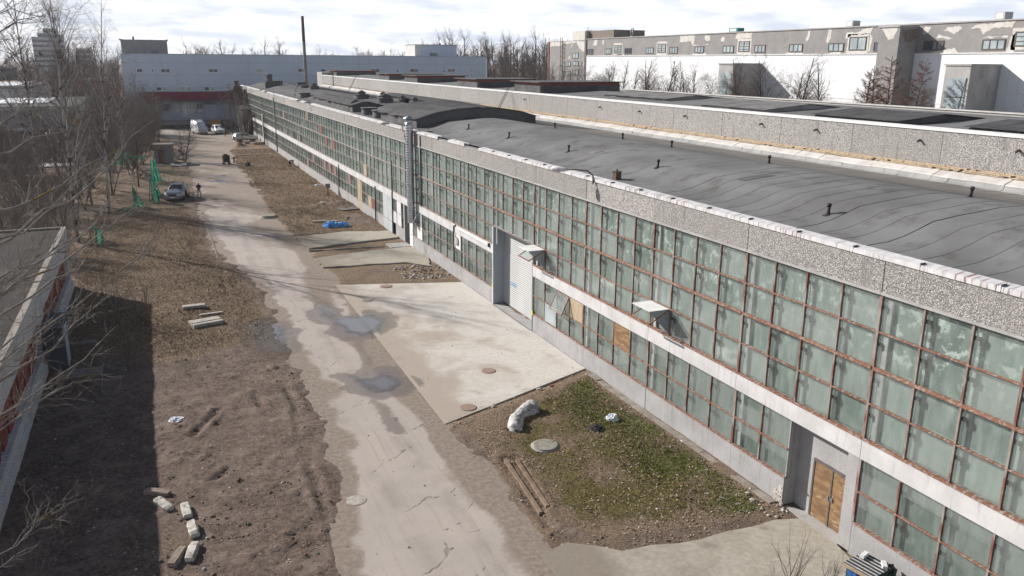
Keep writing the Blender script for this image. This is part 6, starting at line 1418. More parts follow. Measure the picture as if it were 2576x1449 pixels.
# ------------------------------------------------------------------ people
def person(name, label, loc, rz, J, R_, mats, H=1.0):
    """J: joint dict, edges follow a fixed skeleton; one continuous skinned body"""
    E = [('pel','spine'),('spine','chest'),('chest','neck'),('neck','chin'),('chin','crown'),('pel','hipL'),('hipL','kneeL'),('kneeL','ankL'),('ankL','toeL'),('pel','hipR'),('hipR','kneeR'),('kneeR','ankR'),('ankR','toeR'),
         ('chest','shL'),('shL','elL'),('elL','wrL'),('wrL','paL'),('chest','shR'),('shR','elR'),('elR','wrR'),('wrR','paR')]
    names = list(J.keys()); 
    vs = [Vector(J[n])*H for n in names]; rr = [R_.get(n.rstrip('LR'), 0.05)*H for n in names]; ed = [(names.index(a), names.index(c)) for a, c in E]
    for s in 'LR':
        pa = vs[names.index('pa'+s)]; wr = vs[names.index('wr'+s)]; d_ = (pa-wr).normalized(); sd_ = d_.cross(Vector((0,0,1)))
        if sd_.length < 0.1: sd_ = d_.cross(Vector((0,1,0)))
        sd_.normalize()
        for q, (o_, ln) in enumerate(((-1.2,0.6),(-0.5,0.95),(0.0,1.0),(0.5,0.95),(0.95,0.75))):
            base = len(vs); p1 = pa + sd_*(o_*0.026*H) + d_*(0.035*ln*H); p2 = p1 + (d_*0.8+Vector((0,0,-0.5)))*(0.035*ln*H)
            vs += [p1, p2]; rr += [0.010*H, 0.008*H]; ed += [(names.index('pa'+s), base), (base, base+1)]
    me = bpy.data.meshes.new('body'); me.from_pydata([tuple(v_) for v_ in vs], ed, [])
    o = bpy.data.objects.new('body', me); COL.objects.link(o)
    m = o.modifiers.new('skin', 'SKIN'); m.use_smooth_shade = True
    for i, v_ in enumerate(o.data.skin_vertices[0].data): v_.radius = (rr[i], rr[i]); v_.use_root = (i == names.index('pel'))
    s_ = o.modifiers.new('sub', 'SUBSURF'); s_.levels = 1; s_.render_levels = 1
    dg = bpy.context.evaluated_depsgraph_get(); nm_ = bpy.data.meshes.new_from_object(o.evaluated_get(dg)); bpy.data.objects.remove(o)
    nm_.materials.clear()
    for q in mats: nm_.materials.append(q)                       # 0 skin 1 jacket 2 trousers 3 dark (shoes, cap)
    jv = {n: vs[names.index(n)] for n in names}
    seg = [('pel','spine',1),('spine','chest',1),('chest','neck',1),('neck','chin',0),('chin','crown',3),('hipL','kneeL',2),('kneeL','ankL',2),('ankL','toeL',3),('hipR','kneeR',2),('kneeR','ankR',2),('ankR','toeR',3),('chest','shL',1),('shL','elL',1),('elL','wrL',1),('wrL','paL',0),('chest','shR',1),('shR','elR',1),('elR','wrR',1),('wrR','paR',0)]
    for p in nm_.polygons:
        best = (9,0)
        for a, c, mi in seg:
            A, B = jv[a], jv[c]; e = B-A; tt = max(0, min(1, (p.center-A).dot(e)/max(e.length_squared,1e-9))); dd = (p.center-A-e*tt).length
            if dd < best[0]: best = (dd, mi)
        p.material_index = best[1]; p.use_smooth = True
    t = thing(name, label, 'person', loc, rz); put('body', nm_, t); return t, jv
RAD = dict(pel=0.145,spine=0.14,chest=0.16,neck=0.06,chin=0.085,crown=0.085,hip=0.10,knee=0.065,ank=0.045,toe=0.04,sh=0.075,el=0.055,wr=0.035,pa=0.035)
for k_ in ('pel','spine','chest','neck','chin','crown'): RAD[k_] = RAD[k_]
def upright():
    return dict(pel=(0,0,0.93),spine=(0,0,1.12),chest=(0,0.0,1.35),neck=(0,0.0,1.50),chin=(0,0.03,1.60),crown=(0,0.03,1.72),
      hipL=(-0.10,0,0.88),kneeL=(-0.14,0.03,0.48),ankL=(-0.19,0,0.08),toeL=(-0.22,0.15,0.04),hipR=(0.10,0,0.88),kneeR=(0.14,0.03,0.48),ankR=(0.19,0,0.08),toeR=(0.22,0.15,0.04),
      shL=(-0.19,0,1.42),elL=(-0.30,0.02,1.14),wrL=(-0.16,0.24,1.14),paL=(-0.09,0.30,1.15),shR=(0.19,0,1.42),elR=(0.30,0.02,1.14),wrR=(0.16,0.24,1.14),paR=(0.09,0.30,1.15))
P1 = upright(); P1['chin'] = (0,0.07,1.59); P1['crown'] = (0,0.07,1.71)
R1 = dict(RAD); 
t, jv = person('person', 'person in black jacket and beige trousers standing by the car holding a small controller', (4.2,98.4,0.0), R(195), P1, R1, [M['skin'],M['cloth_black'],M['cloth_beige'],M['cloth_black']], 0.96)
t2 = thing('remote_controller', 'small grey remote controller in the standing person hands', 'controller', (4.2,98.4,0.0), R(195)); b = MB(); b.obox((0,0.33,1.12),0.2,0.10,0.04); b.build('body', M['lamp_grey'], t2); b = MB(); b.obox((0,0.40,1.17),0.12,0.02,0.09); b.build('screen', M['black_trim'], t2)
def bent():
    return dict(pel=(0,-0.12,0.86),spine=(0,0.05,0.95),chest=(0,0.30,1.00),neck=(0,0.46,0.98),chin=(0,0.55,0.94),crown=(0,0.64,0.90),
      hipL=(-0.10,-0.10,0.82),kneeL=(-0.15,0.06,0.46),ankL=(-0.17,-0.14,0.08),toeL=(-0.18,0.03,0.04),hipR=(0.10,-0.10,0.82),kneeR=(0.16,0.12,0.46),ankR=(0.20,0.02,0.08),toeR=(0.21,0.18,0.04),
      shL=(-0.19,0.36,0.97),elL=(-0.22,0.46,0.68),wrL=(-0.16,0.52,0.44),paL=(-0.14,0.54,0.35),shR=(0.19,0.36,0.97),elR=(0.22,0.46,0.68),wrR=(0.16,0.52,0.44),paR=(0.14,0.54,0.35))
person('person', 'bent person in olive yellow jacket beside the loaded hand cart', (10.9,130.4,0.0), R(-95), bent(), RAD, [M['skin'],M['cloth_olive'],M['cloth_black'],M['cloth_black']], 1.0)
person('person', 'person in brown jacket bending down beside the glazed wall', (17.9,122.3,0.03), R(-80), bent(), RAD, [M['skin'],M['cloth_brown'],M['cloth_black'],M['cloth_black']], 1.0)
t = thing('hand_cart', 'hand cart loaded with a dark crate beside the bent person', 'cart', (9.75,129.6,0), R(15))
b = MB(); b.box(-0.55,0.55,-0.35,0.35,0.28,0.36); b.build('deck', M['tan_board'], t)
for (x,y) in ((-0.4,-0.3),(0.4,-0.3),(-0.4,0.3),(0.4,0.3)): b = MB(); b.lathe((0,0,-0.04),[(0.05,0),(0.14,0.0),(0.14,0.08),(0.05,0.08)],12); o = b.build('wheel', M['tyre'], t, (x,y,0.14)); o.rotation_euler = (R(90),0,0)
t = thing('dark_crate', 'dark lidded crate standing on the hand cart', 'crate', (9.75,129.6,0.36), R(15)); b = MB(); b.box(-0.45,0.45,-0.3,0.3,0,0.95); b.build('body', M['black_trim'], t); b = MB(); b.box(-0.3,0.2,-0.2,0.2,0.95,1.12); b.build('lid_bundle', M['black_trim'], t)
# ------------------------------------------------------------------ things on the wall
t = thing('steel_duct', 'galvanised ventilation duct with conical cap running up the glazed wall', 'duct', (WX-0.42,63.4,2.35))
DUY = 0.0
rings = MB(); rings.lathe((0,0,0), [(0.30,0)]+[q for i in range(38) for q in ((0.30,0.02+i*0.21),(0.312,0.04+i*0.21),(0.30,0.06+i*0.21))]+[(0.30,8.0)], 20); rings.build('pipe', M['zinc'], t)
for i in range(6): 
    a = i*math.pi/3; b = MB(); b.box(0.26*math.cos(a)-0.015,0.26*math.cos(a)+0.015,0.26*math.sin(a)-0.015,0.26*math.sin(a)+0.015,7.98,8.28); b.build('cap_stay', M['steel'], t)
b = MB(); b.lathe((0,0,8.28), [(0.43,0),(0.43,0.03),(0.02,0.26)], 20); b.build('cap', M['zinc'], t)
for z in (1.2,4.2,7.0): b = MB(); b.bar((0.28,0.1,z),(0.46,0.25,z),0.04); b.bar((0.28,-0.1,z),(0.46,-0.25,z),0.04); b.build('bracket', M['steel'], t)
def wall_pipe(label, pts, r=0.05, mat='black', name='wall_pipe'):
    t = thing(name, label, 'pipe'); b = MB(); b.tube(pts, r, 8); b.build('pipe', M[mat], t)
    for q in (0.3,0.7):
        p = Vector(pts[0]).lerp(Vector(pts[-1]), q); b = MB(); b.obox((WX-0.05, p.y, p.z), 0.12, 0.16, 0.05); b.build('clip', M['steel'], t)
PX = WX-0.10
wall_pipe('dark bent pipe beside the white vented panel left of the gate', [(WX+0.05,53.6,3.85),(PX,53.7,3.86),(PX,54.0,3.75),(PX,54.0,1.15)], 0.05)
wall_pipe('thin dark pipe on the lintel beside the pale steel doors', [(PX,70.2,6.6),(PX,70.1,4.2),(PX,70.35,3.7),(PX,70.45,0.1)], 0.045)
wall_pipe('dark downpipe right of the plywood boarded windows', [(PX,76.4,3.5),(PX-0.03,76.45,0.1)], 0.06)
wall_pipe('thin pipe far along the wall near the pink boards', [(PX,92.9,3.7),(PX,93.5,0.2)], 0.04)
wall_pipe('tall dark pipe near the far end of the glazed wall', [(PX,143,8.9),(PX,142.7,9.1),(PX-0.1,142.3,8.7),(PX,142.3,4),(PX,142.3,0.2)], 0.09, 'steel')
wall_pipe('dark pipe rising beside the steel duct', [(PX,61.7,9.4),(PX,61.7,5),(PX,61.75,3.9)], 0.06, 'steel')
t = thing('cable_duct', 'long white cable duct on the lintel left of the gate', 'cable duct'); b = MB(); b.box(WX-0.15,WX-0.06,47.4,53.2,3.70,3.83); b.build('trunking', M['white_paint'], t); b = MB(); b.box(WX-0.16,WX-0.055,47.25,47.4,3.62,3.86); b.build('end_box', M['black'], t)
t = thing('vent_panel', 'round vent grille in the white panel left of the gate', 'vent'); b = MB(); b.lathe((0,0,0),[(0.3,0),(0.3,0.06),(0.24,0.08)],16); o = b.build('grille', M['stone'], t, (WX-0.02,53.5,2.75)); o.rotation_euler = (0,R(-90),0)
t = thing('wall_lamp', 'conical grey wall lamp at the foot of the steel duct', 'lamp'); b = MB(); b.lathe((WX-0.45,61.9,2.6),[(0.3,0),(0.1,0.4),(0.06,0.5)],14); b.build('shade', M['steel'], t); b = MB(); b.tube([(WX-0.45,61.9,3.1),(WX-0.2,61.9,3.3),(WX,61.9,3.3)],0.03,6); b.build('arm', M['steel'], t)
# street lamps leaning out over the parapet
def parapet_lamp(y, label, rusty, ln=1.35, back=-0.9):
    t = thing('parapet_lamp', label, 'street lamp', (WX,y,Z6), 0, 'lamps along the parapet')
    m = M['rust' if rusty else 'steel']
    b = MB(); b.tube([(0.1,0.35,-0.05),(-0.05,0.1,-0.05),(-0.12,0,-0.3),(-0.14,0,0.1),(-0.3,0.25,0.30),(-0.7,0.7,0.32),(-ln*0.75,1.0,0.3)], 0.035, 7); b.build('arm', m, t)
    b = MB(); d_ = Vector((-0.62,0.78,0)).normalized(); p0 = Vector((-ln*0.75,1.0,0.3)); 
    b.tube([p0-d_*0.05,p0+d_*0.12,p0+d_*0.45,p0+d_*0.75,p0+d_*0.85], [0.05,0.10,0.15,0.12,0.03], 10); b.build('lamp_head', M['coping' if rusty else 'lamp_grey'], t)
    return t
parapet_lamp(34.0, 'rusty street lamp leaning out over the nearest stretch of parapet', True)
parapet_lamp(66.2, 'grey street lamp on the parapet just behind the steel duct', False); parapet_lamp(109, 'grey street lamp on the parapet halfway along the hall', False); parapet_lamp(141.5, 'grey street lamp on the parapet near the far end', False)
t = thing('junction_box', 'rusty box bolted on the roof edge behind the near parapet lamp', 'box', (WX+0.75,33.3,9.68)); b = MB(); b.box(-0.14,0.14,-0.16,0.16,0,0.36); b.build('case', M['rust'], t); b = MB(); b.box(-0.18,0.18,-0.2,0.2,0.36,0.39); b.build('lid', M['rust'], t); b = MB(); b.cyl((0,0,0.39),0.04,0.10,8); b.build('knob', M['rust'], t)
# ------------------------------------------------------------------ things on the ground
def gzz(x, y): return float(ground_z(np.array([x]), np.array([y]))[0])
def lid(x, y, r, mat, label, z=None, h=0.05, ring=None):
    z = z if z is not None else gzz(x, y)
    t = thing('manhole_cover', label, 'manhole', (x,y,z)); b = MB(); b.lathe((0,0,-0.05),[(r,0),(r,0.05+h),(r*0.93,0.06+h)],24); b.build('lid', M[mat], t)
    b = MB(); b.lathe((0,0,-0.05),[(r*1.14,0),(r*1.14,0.035+h*0.5),(r*1.02,0.04+h*0.5)],24); b.build('rim', M[ring or 'bare_concrete'], t); return t
lid(14.28,35.78,0.36,'iron_lid','rusty round manhole cover on the apron nearer the wall',0.04,0.02); lid(11.76,31.93,0.38,'iron_lid','rusty round manhole cover at the near corner of the apron',0.04,0.02)
lid(11.71,50.59,0.42,'stone','grey manhole cover near the far edge of the apron',0.04,0.02); lid(13.69,53.3,0.42,'iron_lid','rusty manhole cover at the far edge of the apron',0.04,0.03)
lid(13.32,27.19,0.52,'conc_lid','round concrete manhole lid lying in the moss',None,0.08); lid(5.34,25.96,0.36,'stone','worn manhole cover at the left side of the road',-0.01,0.015); lid(9.8,83.06,0.75,'conc_lid','raised pale concrete manhole ring at the far grass edge',0.02,0.2)
rb_ = random.Random(8)
def block_mesh(l, w, h, seed):
    rg = random.Random(seed); b = MB(); nx, ny, nz = 5, 3, 2
    b.obox((0,0,h/2), l, w, h)
    me = b.mesh('block', M['block']); return me
for n_, (x0,y0,x1,y1,mt,lb,tilt) in enumerate([(-1.64,29.57,-0.74,29.04,'block_mud','muddy brown block, furthest of the scattered blocks',0.03),(-1.24,28.72,-0.77,27.8,'block','speckled white block with chipped end',0.12),(-0.35,28.05,-0.26,27.03,'block','clean white block, upper right of the scattered blocks',0.02),(-0.18,26.66,-0.10,25.75,'block','pale block leaning on roots and grass',0.15),(-0.12,25.41,-0.37,24.39,'block','pale block, lower right of the scattered blocks',0.02),(-0.45,25.25,-0.89,24.33,'block_mud','brown block, nearest of the scattered blocks',0.05)]):
    L_ = math.hypot(x1-x0,y1-y0); cx, cy = (x0+x1)/2, (y0+y1)/2
    b = MB(); rg = random.Random(n_+50); nseg = 6
    prof = [(-0.15,0.0),(-0.155,0.16),(-0.12,0.20),(0.11,0.205),(0.155,0.165),(0.15,0.0)]; L_ *= 0.86
    for i in range(nseg+1):
        f = i/nseg-0.5; sc_ = 0.9 if i in (0,nseg) else 1.0
        for (a,c) in prof: b.v.append((f*L_+rg.uniform(-0.015,0.015), a*sc_+rg.uniform(-0.012,0.012), c*sc_+rg.uniform(-0.012,0.012)))
    k = len(prof)
    for i in range(nseg):
        for j in range(k-1): b.face((i*k+j,i*k+j+1,(i+1)*k+j+1,(i+1)*k+j))
    b.face(list(range(k))[::-1]); b.face([nseg*k+j for j in range(k)])
    o = b.build('concrete_block', M[mt]); o.location = (cx+0.1,cy-0.25,gzz(cx,cy)-0.02); o.rotation_euler = (tilt,tilt*0.5,math.atan2(y1-y0,x1-x0)); tag(o, lb, 'block', 'scattered blocks at lower left')
def slab_thing(x, y, l, w, h, rz, mat, label, n=1, name='slab'):
    t = thing(name, label, 'slab', (x,y,gzz(x,y)), rz)
    for i in range(n): b = MB(); b.box(-l/2,l/2,-w/2+i*(w/n)+0.02,-w/2+(i+1)*(w/n)-0.02,0,h+0.03*(i % 2)); b.build('board' if n > 1 else 'slab', M[mat], t)
slab_thing(1.8,49.2,1.7,1.1,0.2,0.25,'stone','stack of pale concrete beams left of the road',3); slab_thing(1.3,52.3,1.3,0.5,0.15,0.05,'stone','single flat beam in the grass beyond the stacked beams'); slab_thing(2.2,50.9,1.3,0.25,0.12,0.1,'stone','narrow beam between the two beam stacks')
# dirty snow heap: winding low ridge of lumps
b = MB(); rg = random.Random(31)
path = [(12.75,28.8,0.28),(12.9,29.25,0.32),(13.15,29.75,0.3),(13.5,30.15,0.27),(13.9,30.35,0.36),(14.25,30.5,0.42),(14.55,30.45,0.34)]
rings_ = []
for i in range(len(path)-1):
    for q in range(4): f = q/4; rings_.append([path[i][j]*(1-f)+path[i+1][j]*f for j in range(3)])
rings_.append(list(path[-1])); m_ = 12
for i, (x,y,r) in enumerate(rings_):
    a_ = rings_[min(i+1,len(rings_)-1)]; c_ = rings_[max(i-1,0)]; d_ = Vector((a_[0]-c_[0],a_[1]-c_[1],0)).normalized(); nn = Vector((-d_.y,d_.x,0)); r_ = r*(0.35 if i in (0,len(rings_)-1) else 1)
    for j in range(m_):
        t_ = math.pi*j/(m_-1); k_ = 1+rg.uniform(-0.14,0.14); b.v.append((x+nn.x*r_*math.cos(t_)*k_, y+nn.y*r_*math.cos(t_)*k_, 0.0+r_*1.15*math.sin(t_)*k_+gzz(x,y)-0.02))
for i in range(len(rings_)-1):
    for j in range(m_-1): b.face((i*m_+j,i*m_+j+1,(i+1)*m_+j+1,(i+1)*m_+j),0,True)
tag(b.build('snow_heap', M['snow']), 'winding heap of dirty old snow on the mossy lawn', 'snow')
def crumple(name, label, cat, x, y, r, mat, seed, flat=0.6, seg=(14,9), z=None):
    rg = random.Random(seed); b = MB(); n, m = seg
    for i in range(m+1):
        th = math.pi*0.5*i/m
        for j in range(n):
            a = 2*math.pi*j/n; k_ = 1+rg.uniform(-0.28,0.28); b.v.append((r*k_*math.cos(th)*math.cos(a), r*k_*math.cos(th)*math.sin(a), r*flat*k_*math.sin(th)))
    for i in range(m):
        for j in range(n): j2 = (j+1) % n; b.face((i*n+j,i*n+j2,(i+1)*n+j2,(i+1)*n+j))
    o = b.build(name, M[mat]); o.location = (x,y,gzz(x,y) if z is None else z); return tag(o, label, cat)
crumple('plastic_bag','crumpled pale plastic bag on the green lawn','bag',17.05,28.3,0.26,'plastic',3,0.9); crumple('plastic_bag','crumpled plastic sheet on the mud left of the road','bag',-0.27,35.44,0.3,'plastic',4,0.35)
crumple('rubbish_bag','black rubbish scrap near the pale plastic bag','rubbish',15.97,27.73,0.3,'black',5,0.4); crumple('tarpaulin','crumpled blue tarpaulin on the grass by the old platform','tarpaulin',14.5,75.6,0.75,'blue_tarp',6,0.55); o = crumple('tarpaulin','smaller blue tarpaulin fold right beside the large blue heap','tarpaulin',15.5,75.4,0.6,'blue_tarp',7,0.6)
crumple('plastic_bag','white plastic scrap under the wall far beyond the tarpaulin','bag',18.2,102.5,0.4,'plastic',9,0.5); crumple('dark_stump','dark bucket-like lump on the far grass right of the cart','lump',12.42,126,0.4,'black',10,1.2); crumple('plastic_bag','white scrap by the dirt heap near the far platform','bag',16.1,88,0.35,'plastic',12,0.4)
t = thing('corrugated_sheet', 'pale corrugated sheet lying on the grass near the wall', 'sheet', (17.9,84.2,0.22), 0.2); b = corrugated(-1.0,1.0,-0.9,0.9,lambda x,y:0.0,M['asbestos_pale']); b.build('sheet', M['asbestos_pale'], t)
t = thing('utility_box', 'small dark utility box on a post in the grass by the wall', 'utility box', (17.9,94.6,0)); b = MB(); b.box(-0.04,0.04,-0.04,0.04,0,0.9); b.box(-0.2,0.2,-0.15,0.15,0,0.05); b.build('post', M['black'], t); b = MB(); b.box(-0.28,0.28,-0.13,0.13,0.85,1.35); b.build('box', M['steel'], t); b = MB(); b.box(-0.32,0.32,-0.17,0.17,1.35,1.39); b.build('lid', M['lamp_grey'], t)
for n_, (a, c) in enumerate((((11.35,26.7),(10.95,22.6)),((11.75,26.5),(11.35,22.9)))):
    b = MB(); b.bar((a[0],a[1],0.03),(c[0],c[1],0.03),0.13,0.12); tag(b.build('timber_beam', M['wood']), ['weathered timber half sunk in the soil, nearer the road','weathered timber half sunk in the soil, nearer the lawn'][n_], 'timber')
# striped box at the bottom right
t = thing('covered_box', 'dark box with striped lid and green tarpaulin below the nearest windows', 'box', (17.85,15.0,0), R(10))
b = MB(); b.box(-0.42,0.42,-0.40,0.40,0.08,0.9); b.build('body', M['green_box'], t); b = MB(); b.box(-0.5,0.5,-0.48,0.48,0.9,0.94); l_ = b.build('lid', M['black'], t)
for i in range(6): b = MB(); b.box(-0.44+i*0.155,-0.39+i*0.155,-0.47,0.47,0.942,0.95); b.build('stripe', M['lamp_grey'], l_)
b = MB(); b.box(-0.52,-0.5,-0.48,0.48,0.84,0.95); b.build('edge_strip', M['tan_board'], t); b = MB(); b.box(-0.44,-0.425,0.05,0.35,0.1,0.8); b.build('blue_sheet', M['blue_box'], t)
crumple('tarpaulin','dark green tarpaulin bunched behind the striped box','tarpaulin',18.5,14.9,0.42,'green_box',15,1.6)
for n_, (x,y,rz,mt,lb) in enumerate(((18.05,15.35,0.3,'white_paint','white brick at the far corner of the striped lid'),(18.2,14.75,0.9,'house_white','white brick at the near corner of the striped lid'))):
    b = MB(); b.obox((0,0,0.05),0.32,0.13,0.1); o = b.build('brick', M[mt]); o.location = (x,y,0.955); o.rotation_euler = (0,0,rz); tag(o, lb, 'brick')
# green net screens on leaning posts
def net(label, base, top, drape, posts, seed):
    t = thing('net_screen', label, 'net fence'); rg = random.Random(seed)
    for (a, c) in posts: b = MB(); b.tube([a,c], 0.05, 6); b.build('post', M['wood'], t)
    b = MB(); n, m = 12, 9
    for i in range(n+1):
        f = i/n
        for j in range(m+1):
            g_ = j/m; p = Vector(base[0]).lerp(Vector(base[1]), f).lerp(Vector(top[0]).lerp(Vector(top[1]), f), g_)
            w = 0.16*math.sin(f*11+seed)+0.12*math.sin(f*23+g_*3)+rg.uniform(-0.05,0.05)
            b.v.append((p.x+w*(1-0.5*g_), p.y+w*0.8, max(0.03, p.z+0.1*math.sin(f*9+g_*5)-(drape*math.sin(f*math.pi) if j == m else 0))))
    for i in range(n):
        for j in range(m): b.face((i*(m+1)+j,(i+1)*(m+1)+j,(i+1)*(m+1)+j+1,i*(m+1)+j+1),0,True)
    b.build('netting', M['net'], t); return t
net('tall green net hanging from a leaning post, nearest the parked car', [(-0.9,96.0,0.05),(0.3,96.6,0.05)], [(-0.75,96.2,3.0),(-0.35,97.4,2.6)], 0.4, [((-0.95,95.9,0),(-0.75,96.3,3.1)),((-0.2,99.2,0),(-0.3,98.4,2.7))], 1)
net('second green net sheet behind the tall one', [(-0.3,99.0,0.05),(0.2,103,0.05)], [(-0.6,97.6,2.9),(-0.35,104,1.9)], 0.6, [((-0.1,103,0),(-0.3,103.4,2.3))], 2)
net('dark green net curtain draped between two posts', [(-0.6,110.8,0.2),(0.6,112.4,0.1)], [(-0.5,111,3.2),(-0.1,113,3.0)], 0.5, [((-0.45,111.3,0),(-0.12,111.4,3.4)),((0.0,114,0),(-0.1,114,3.2))], 3)
net('green net arching towards the thicket', [(-5.0,123,1.0),(-4.0,122,1.6)], [(-4.9,122.6,3.4),(-0.6,113.5,3.3)], 0.9, [((-5,123,0),(-4.9,122.6,3.5))], 4)
net('small triangular green net on a thin post', [(-2.45,93.1,0.04),(-1.6,94.2,0.04)], [(-2.4,93.3,2.2),(-2.3,93.5,1.9)], 0.1, [((-2.4,93.1,0),(-2.42,93.3,2.4))], 5)
net('green net lying flat on the ground', [(-4.0,91.4,0.05),(-2.5,92.8,0.05)], [(-3.9,92.0,0.25),(-2.4,93.3,0.3)], 0.0, [], 6)
net('green net scrap caught on a stump behind the outbuilding', [(-5.3,75.0,0.1),(-4.6,75.4,0.05)], [(-5.3,75.3,1.6),(-4.4,76.0,1.1)], 0.2, [((-5.5,74.7,0),(-5.5,74.7,2.6))], 7)
b = MB(); b.box(-1.4,-0.2,95.3,95.6,0.02,0.12); tag(b.build('plank', M['wood']), 'dark plank at the foot of the tall green net', 'plank')
# small shed and metal sheets
t = thing('small_shed', 'small grey concrete shed with wooden door and flat roof', 'shed', (1.2,133.4,0), R(-8)); b = MB(); b.box(-1.25,1.25,0,2.4,0,2.7); b.build('wall', M['grey_plaster'], t); b = MB(); b.box(-1.4,1.4,-0.15,2.55,2.7,2.85); b.build('roof', M['mortar'], t); b = MB(); b.box(-0.75,0.15,-0.05,0,0.05,2.0); b.build('door', M['wood'], t); b = MB(); b.box(-1.0,0.2,-0.35,0,2.05,2.13); b.build('canopy', M['wood'], t); b = MB(); b.box(-1.0,0.9,-0.4,-0.15,2.6,2.68); b.build('board', M['stone'], t)
for n_, (x,y,w,d,rz,ty,lb) in enumerate(((2.7,129.2,1.3,1.6,0.2,0.16,'pale metal sheet lying against its twin in front of the shed'),(3.7,129.8,1.1,1.9,-0.1,-0.14,'tilted pale metal sheet at the road edge by the shed'))):
    b = MB(); b.box(-w/2,w/2,-d/2,d/2,0,0.05); o = b.build('metal_sheet', M['lamp_grey']); o.location = (x,y,0.2); o.rotation_euler = (0.06,ty,rz); tag(o, lb, 'sheet')
t = thing('scrap_pile', 'pile of white and black scrap behind the small shed', 'scrap', (2.6,139,0)); rg = random.Random(61)
for i in range(14): b = MB(); b.obox((rg.uniform(-2.2,1.6),rg.uniform(-1.2,1.2),rg.uniform(0.2,1.3)),rg.uniform(0.3,0.9),rg.uniform(0.2,0.6),rg.uniform(0.15,0.5),Matrix.Rotation(rg.uniform(-1,1),3,Vector((rg.random(),rg.random(),1)))); b.build('scrap', M['white_paint' if i % 3 == 0 else ('black' if i % 3 == 1 else 'stone')], t)
slab_thing(17.6,158.6,2.4,1.2,0.4,0.5,'tan_board','pale timber ramp by the far opening beside the silver car',1,'ramp'); slab_thing(15.9,159.6,0.9,0.5,0.4,0.2,'mortar','dark block on the dirt in front of the silver car')
for n_, (x,y,w,h) in enumerate(((-14,135,9,4),(-20,133,8,3))):
    me = grid_mesh('snow_patch', np.linspace(x-w/2,x+w/2,20), np.linspace(y-h/2,y+h/2,14), lambda X,Y: 0.18+0.08*fbm(X,Y,0.8,3,2), M['clean_snow'], None, keep=lambda X,Y: sd_poly(X,Y,jagged([(x-w/2,y-h/2),(x+w/2,y-h/2+0.6),(x+w/2-1,y+h/2),(x-w/2+1,y+h/2-0.5)],1,0.4,5)) > 0)
    tag(put('snow_patch', me), kind='stuff')
# ------------------------------------------------------------------ loose ground cover (uncountable)
def scatter_blades(n, region, zf, hmin, hmax, wid, mat, seed, dens, lean=0.6):
    rs = np.random.RandomState(seed); x = rs.uniform(region[0],region[1],n); y = rs.uniform(region[2],region[3],n)
    k = dens(x, y) > rs.rand(n); x, y = x[k], y[k]; n = len(x); z = zf(x, y)-0.01; a = rs.uniform(0,6.28,n); h = rs.uniform(hmin,hmax,n); l = rs.uniform(0.2,1,n)*lean*h; w = wid*rs.uniform(0.6,1.4,n); a2 = rs.uniform(0,6.28,n)
    v = np.empty((n,3,3)); v[:,0] = np.stack([x-np.cos(a)*w,y-np.sin(a)*w,z],1); v[:,1] = np.stack([x+np.cos(a)*w,y+np.sin(a)*w,z],1); v[:,2] = np.stack([x+np.cos(a2)*l,y+np.sin(a2)*l,z+h*0.8],1)
    me = bpy.data.meshes.new('blades'); me.vertices.add(3*n); me.vertices.foreach_set('co', v.astype(np.float32).ravel()); me.loops.add(3*n); me.loops.foreach_set('vertex_index', np.arange(3*n,dtype=np.int32)); me.polygons.add(n); me.polygons.foreach_set('loop_start', np.arange(0,3*n,3,dtype=np.int32)); me.materials.append(mat); me.update(calc_edges=True); return me
def blade_mat(name, cs):
    g = G(name); p = g.pos('world'); v = g.voro(p, 7, 'F1', 'Color'); s_ = g.n('ShaderNodeSeparateColor'); g.l(v, s_.inputs[0])
    c = g.mix(g.ramp(s_.outputs[0],0.25,0.75), cs[0], cs[1]); c = g.mix(g.ramp(s_.outputs[1],0.6,0.8), c, cs[2]); return g.done(g.bsdf(c, 0.9, 0, None, 0.15))
M['dry_blade'] = blade_mat('dry_grass_blades', [(0.25,0.18,0.12),(0.39,0.295,0.20),(0.12,0.082,0.06)]); M['green_blade'] = blade_mat('lawn_blades', [(0.095,0.085,0.03),(0.16,0.14,0.055),(0.23,0.175,0.11)]); M['lush_blade'] = blade_mat('clover_leaves', [(0.09,0.12,0.03),(0.17,0.195,0.05),(0.25,0.21,0.12)])
tag(put('lawn_grass', scatter_blades(60000,(10.3,18.9,19.2,34),ground_z,0.03,0.10,0.012,M['green_blade'],1,lambda x,y: np.clip(a_green(x,y)*1.1,0,1))), 'short mossy grass on the lawn by the wall', kind='stuff')
tag(put('clover', scatter_blades(26000,(13.5,18.9,19.2,34),ground_z,0.03,0.09,0.028,M['lush_blade'],2,lambda x,y: np.clip(a_lush(x,y)*1.2,0,1)*(a_lush(x,y)>0.3),1.2)), 'green leafy ground cover along the wall', kind='stuff')
tag(put('dry_grass', scatter_blades(120000,(-6,6,42,92),ground_z,0.05,0.16,0.016,M['dry_blade'],3,lambda x,y: np.clip((0.55-a_mud(x,y))*1.6,0,1)*(paved_sd(x,y)<-0.1),1.3)), 'flattened dry grass left of the road', kind='stuff')
tag(put('dry_grass', scatter_blades(70000,(10.5,19,72,150),ground_z,0.05,0.18,0.02,M['dry_blade'],4,lambda x,y: np.clip((0.6-a_mud(x,y))*1.4,0,1)*(paved_sd(x,y)<-0.1),1.3)), 'flattened dry grass along the far wall', kind='stuff')
tag(put('dry_grass', scatter_blades(45000,(-5.5,4.5,19,43),ground_z,0.04,0.13,0.012,M['dry_blade'],5,lambda x,y: np.clip((0.42-a_mud(x,y))*1.6,0,1)+0.16*soft(fbm(x,y,0.5,3,7),0.45,0.6),1.8)), 'sparse dry grass on the near mud', kind='stuff')
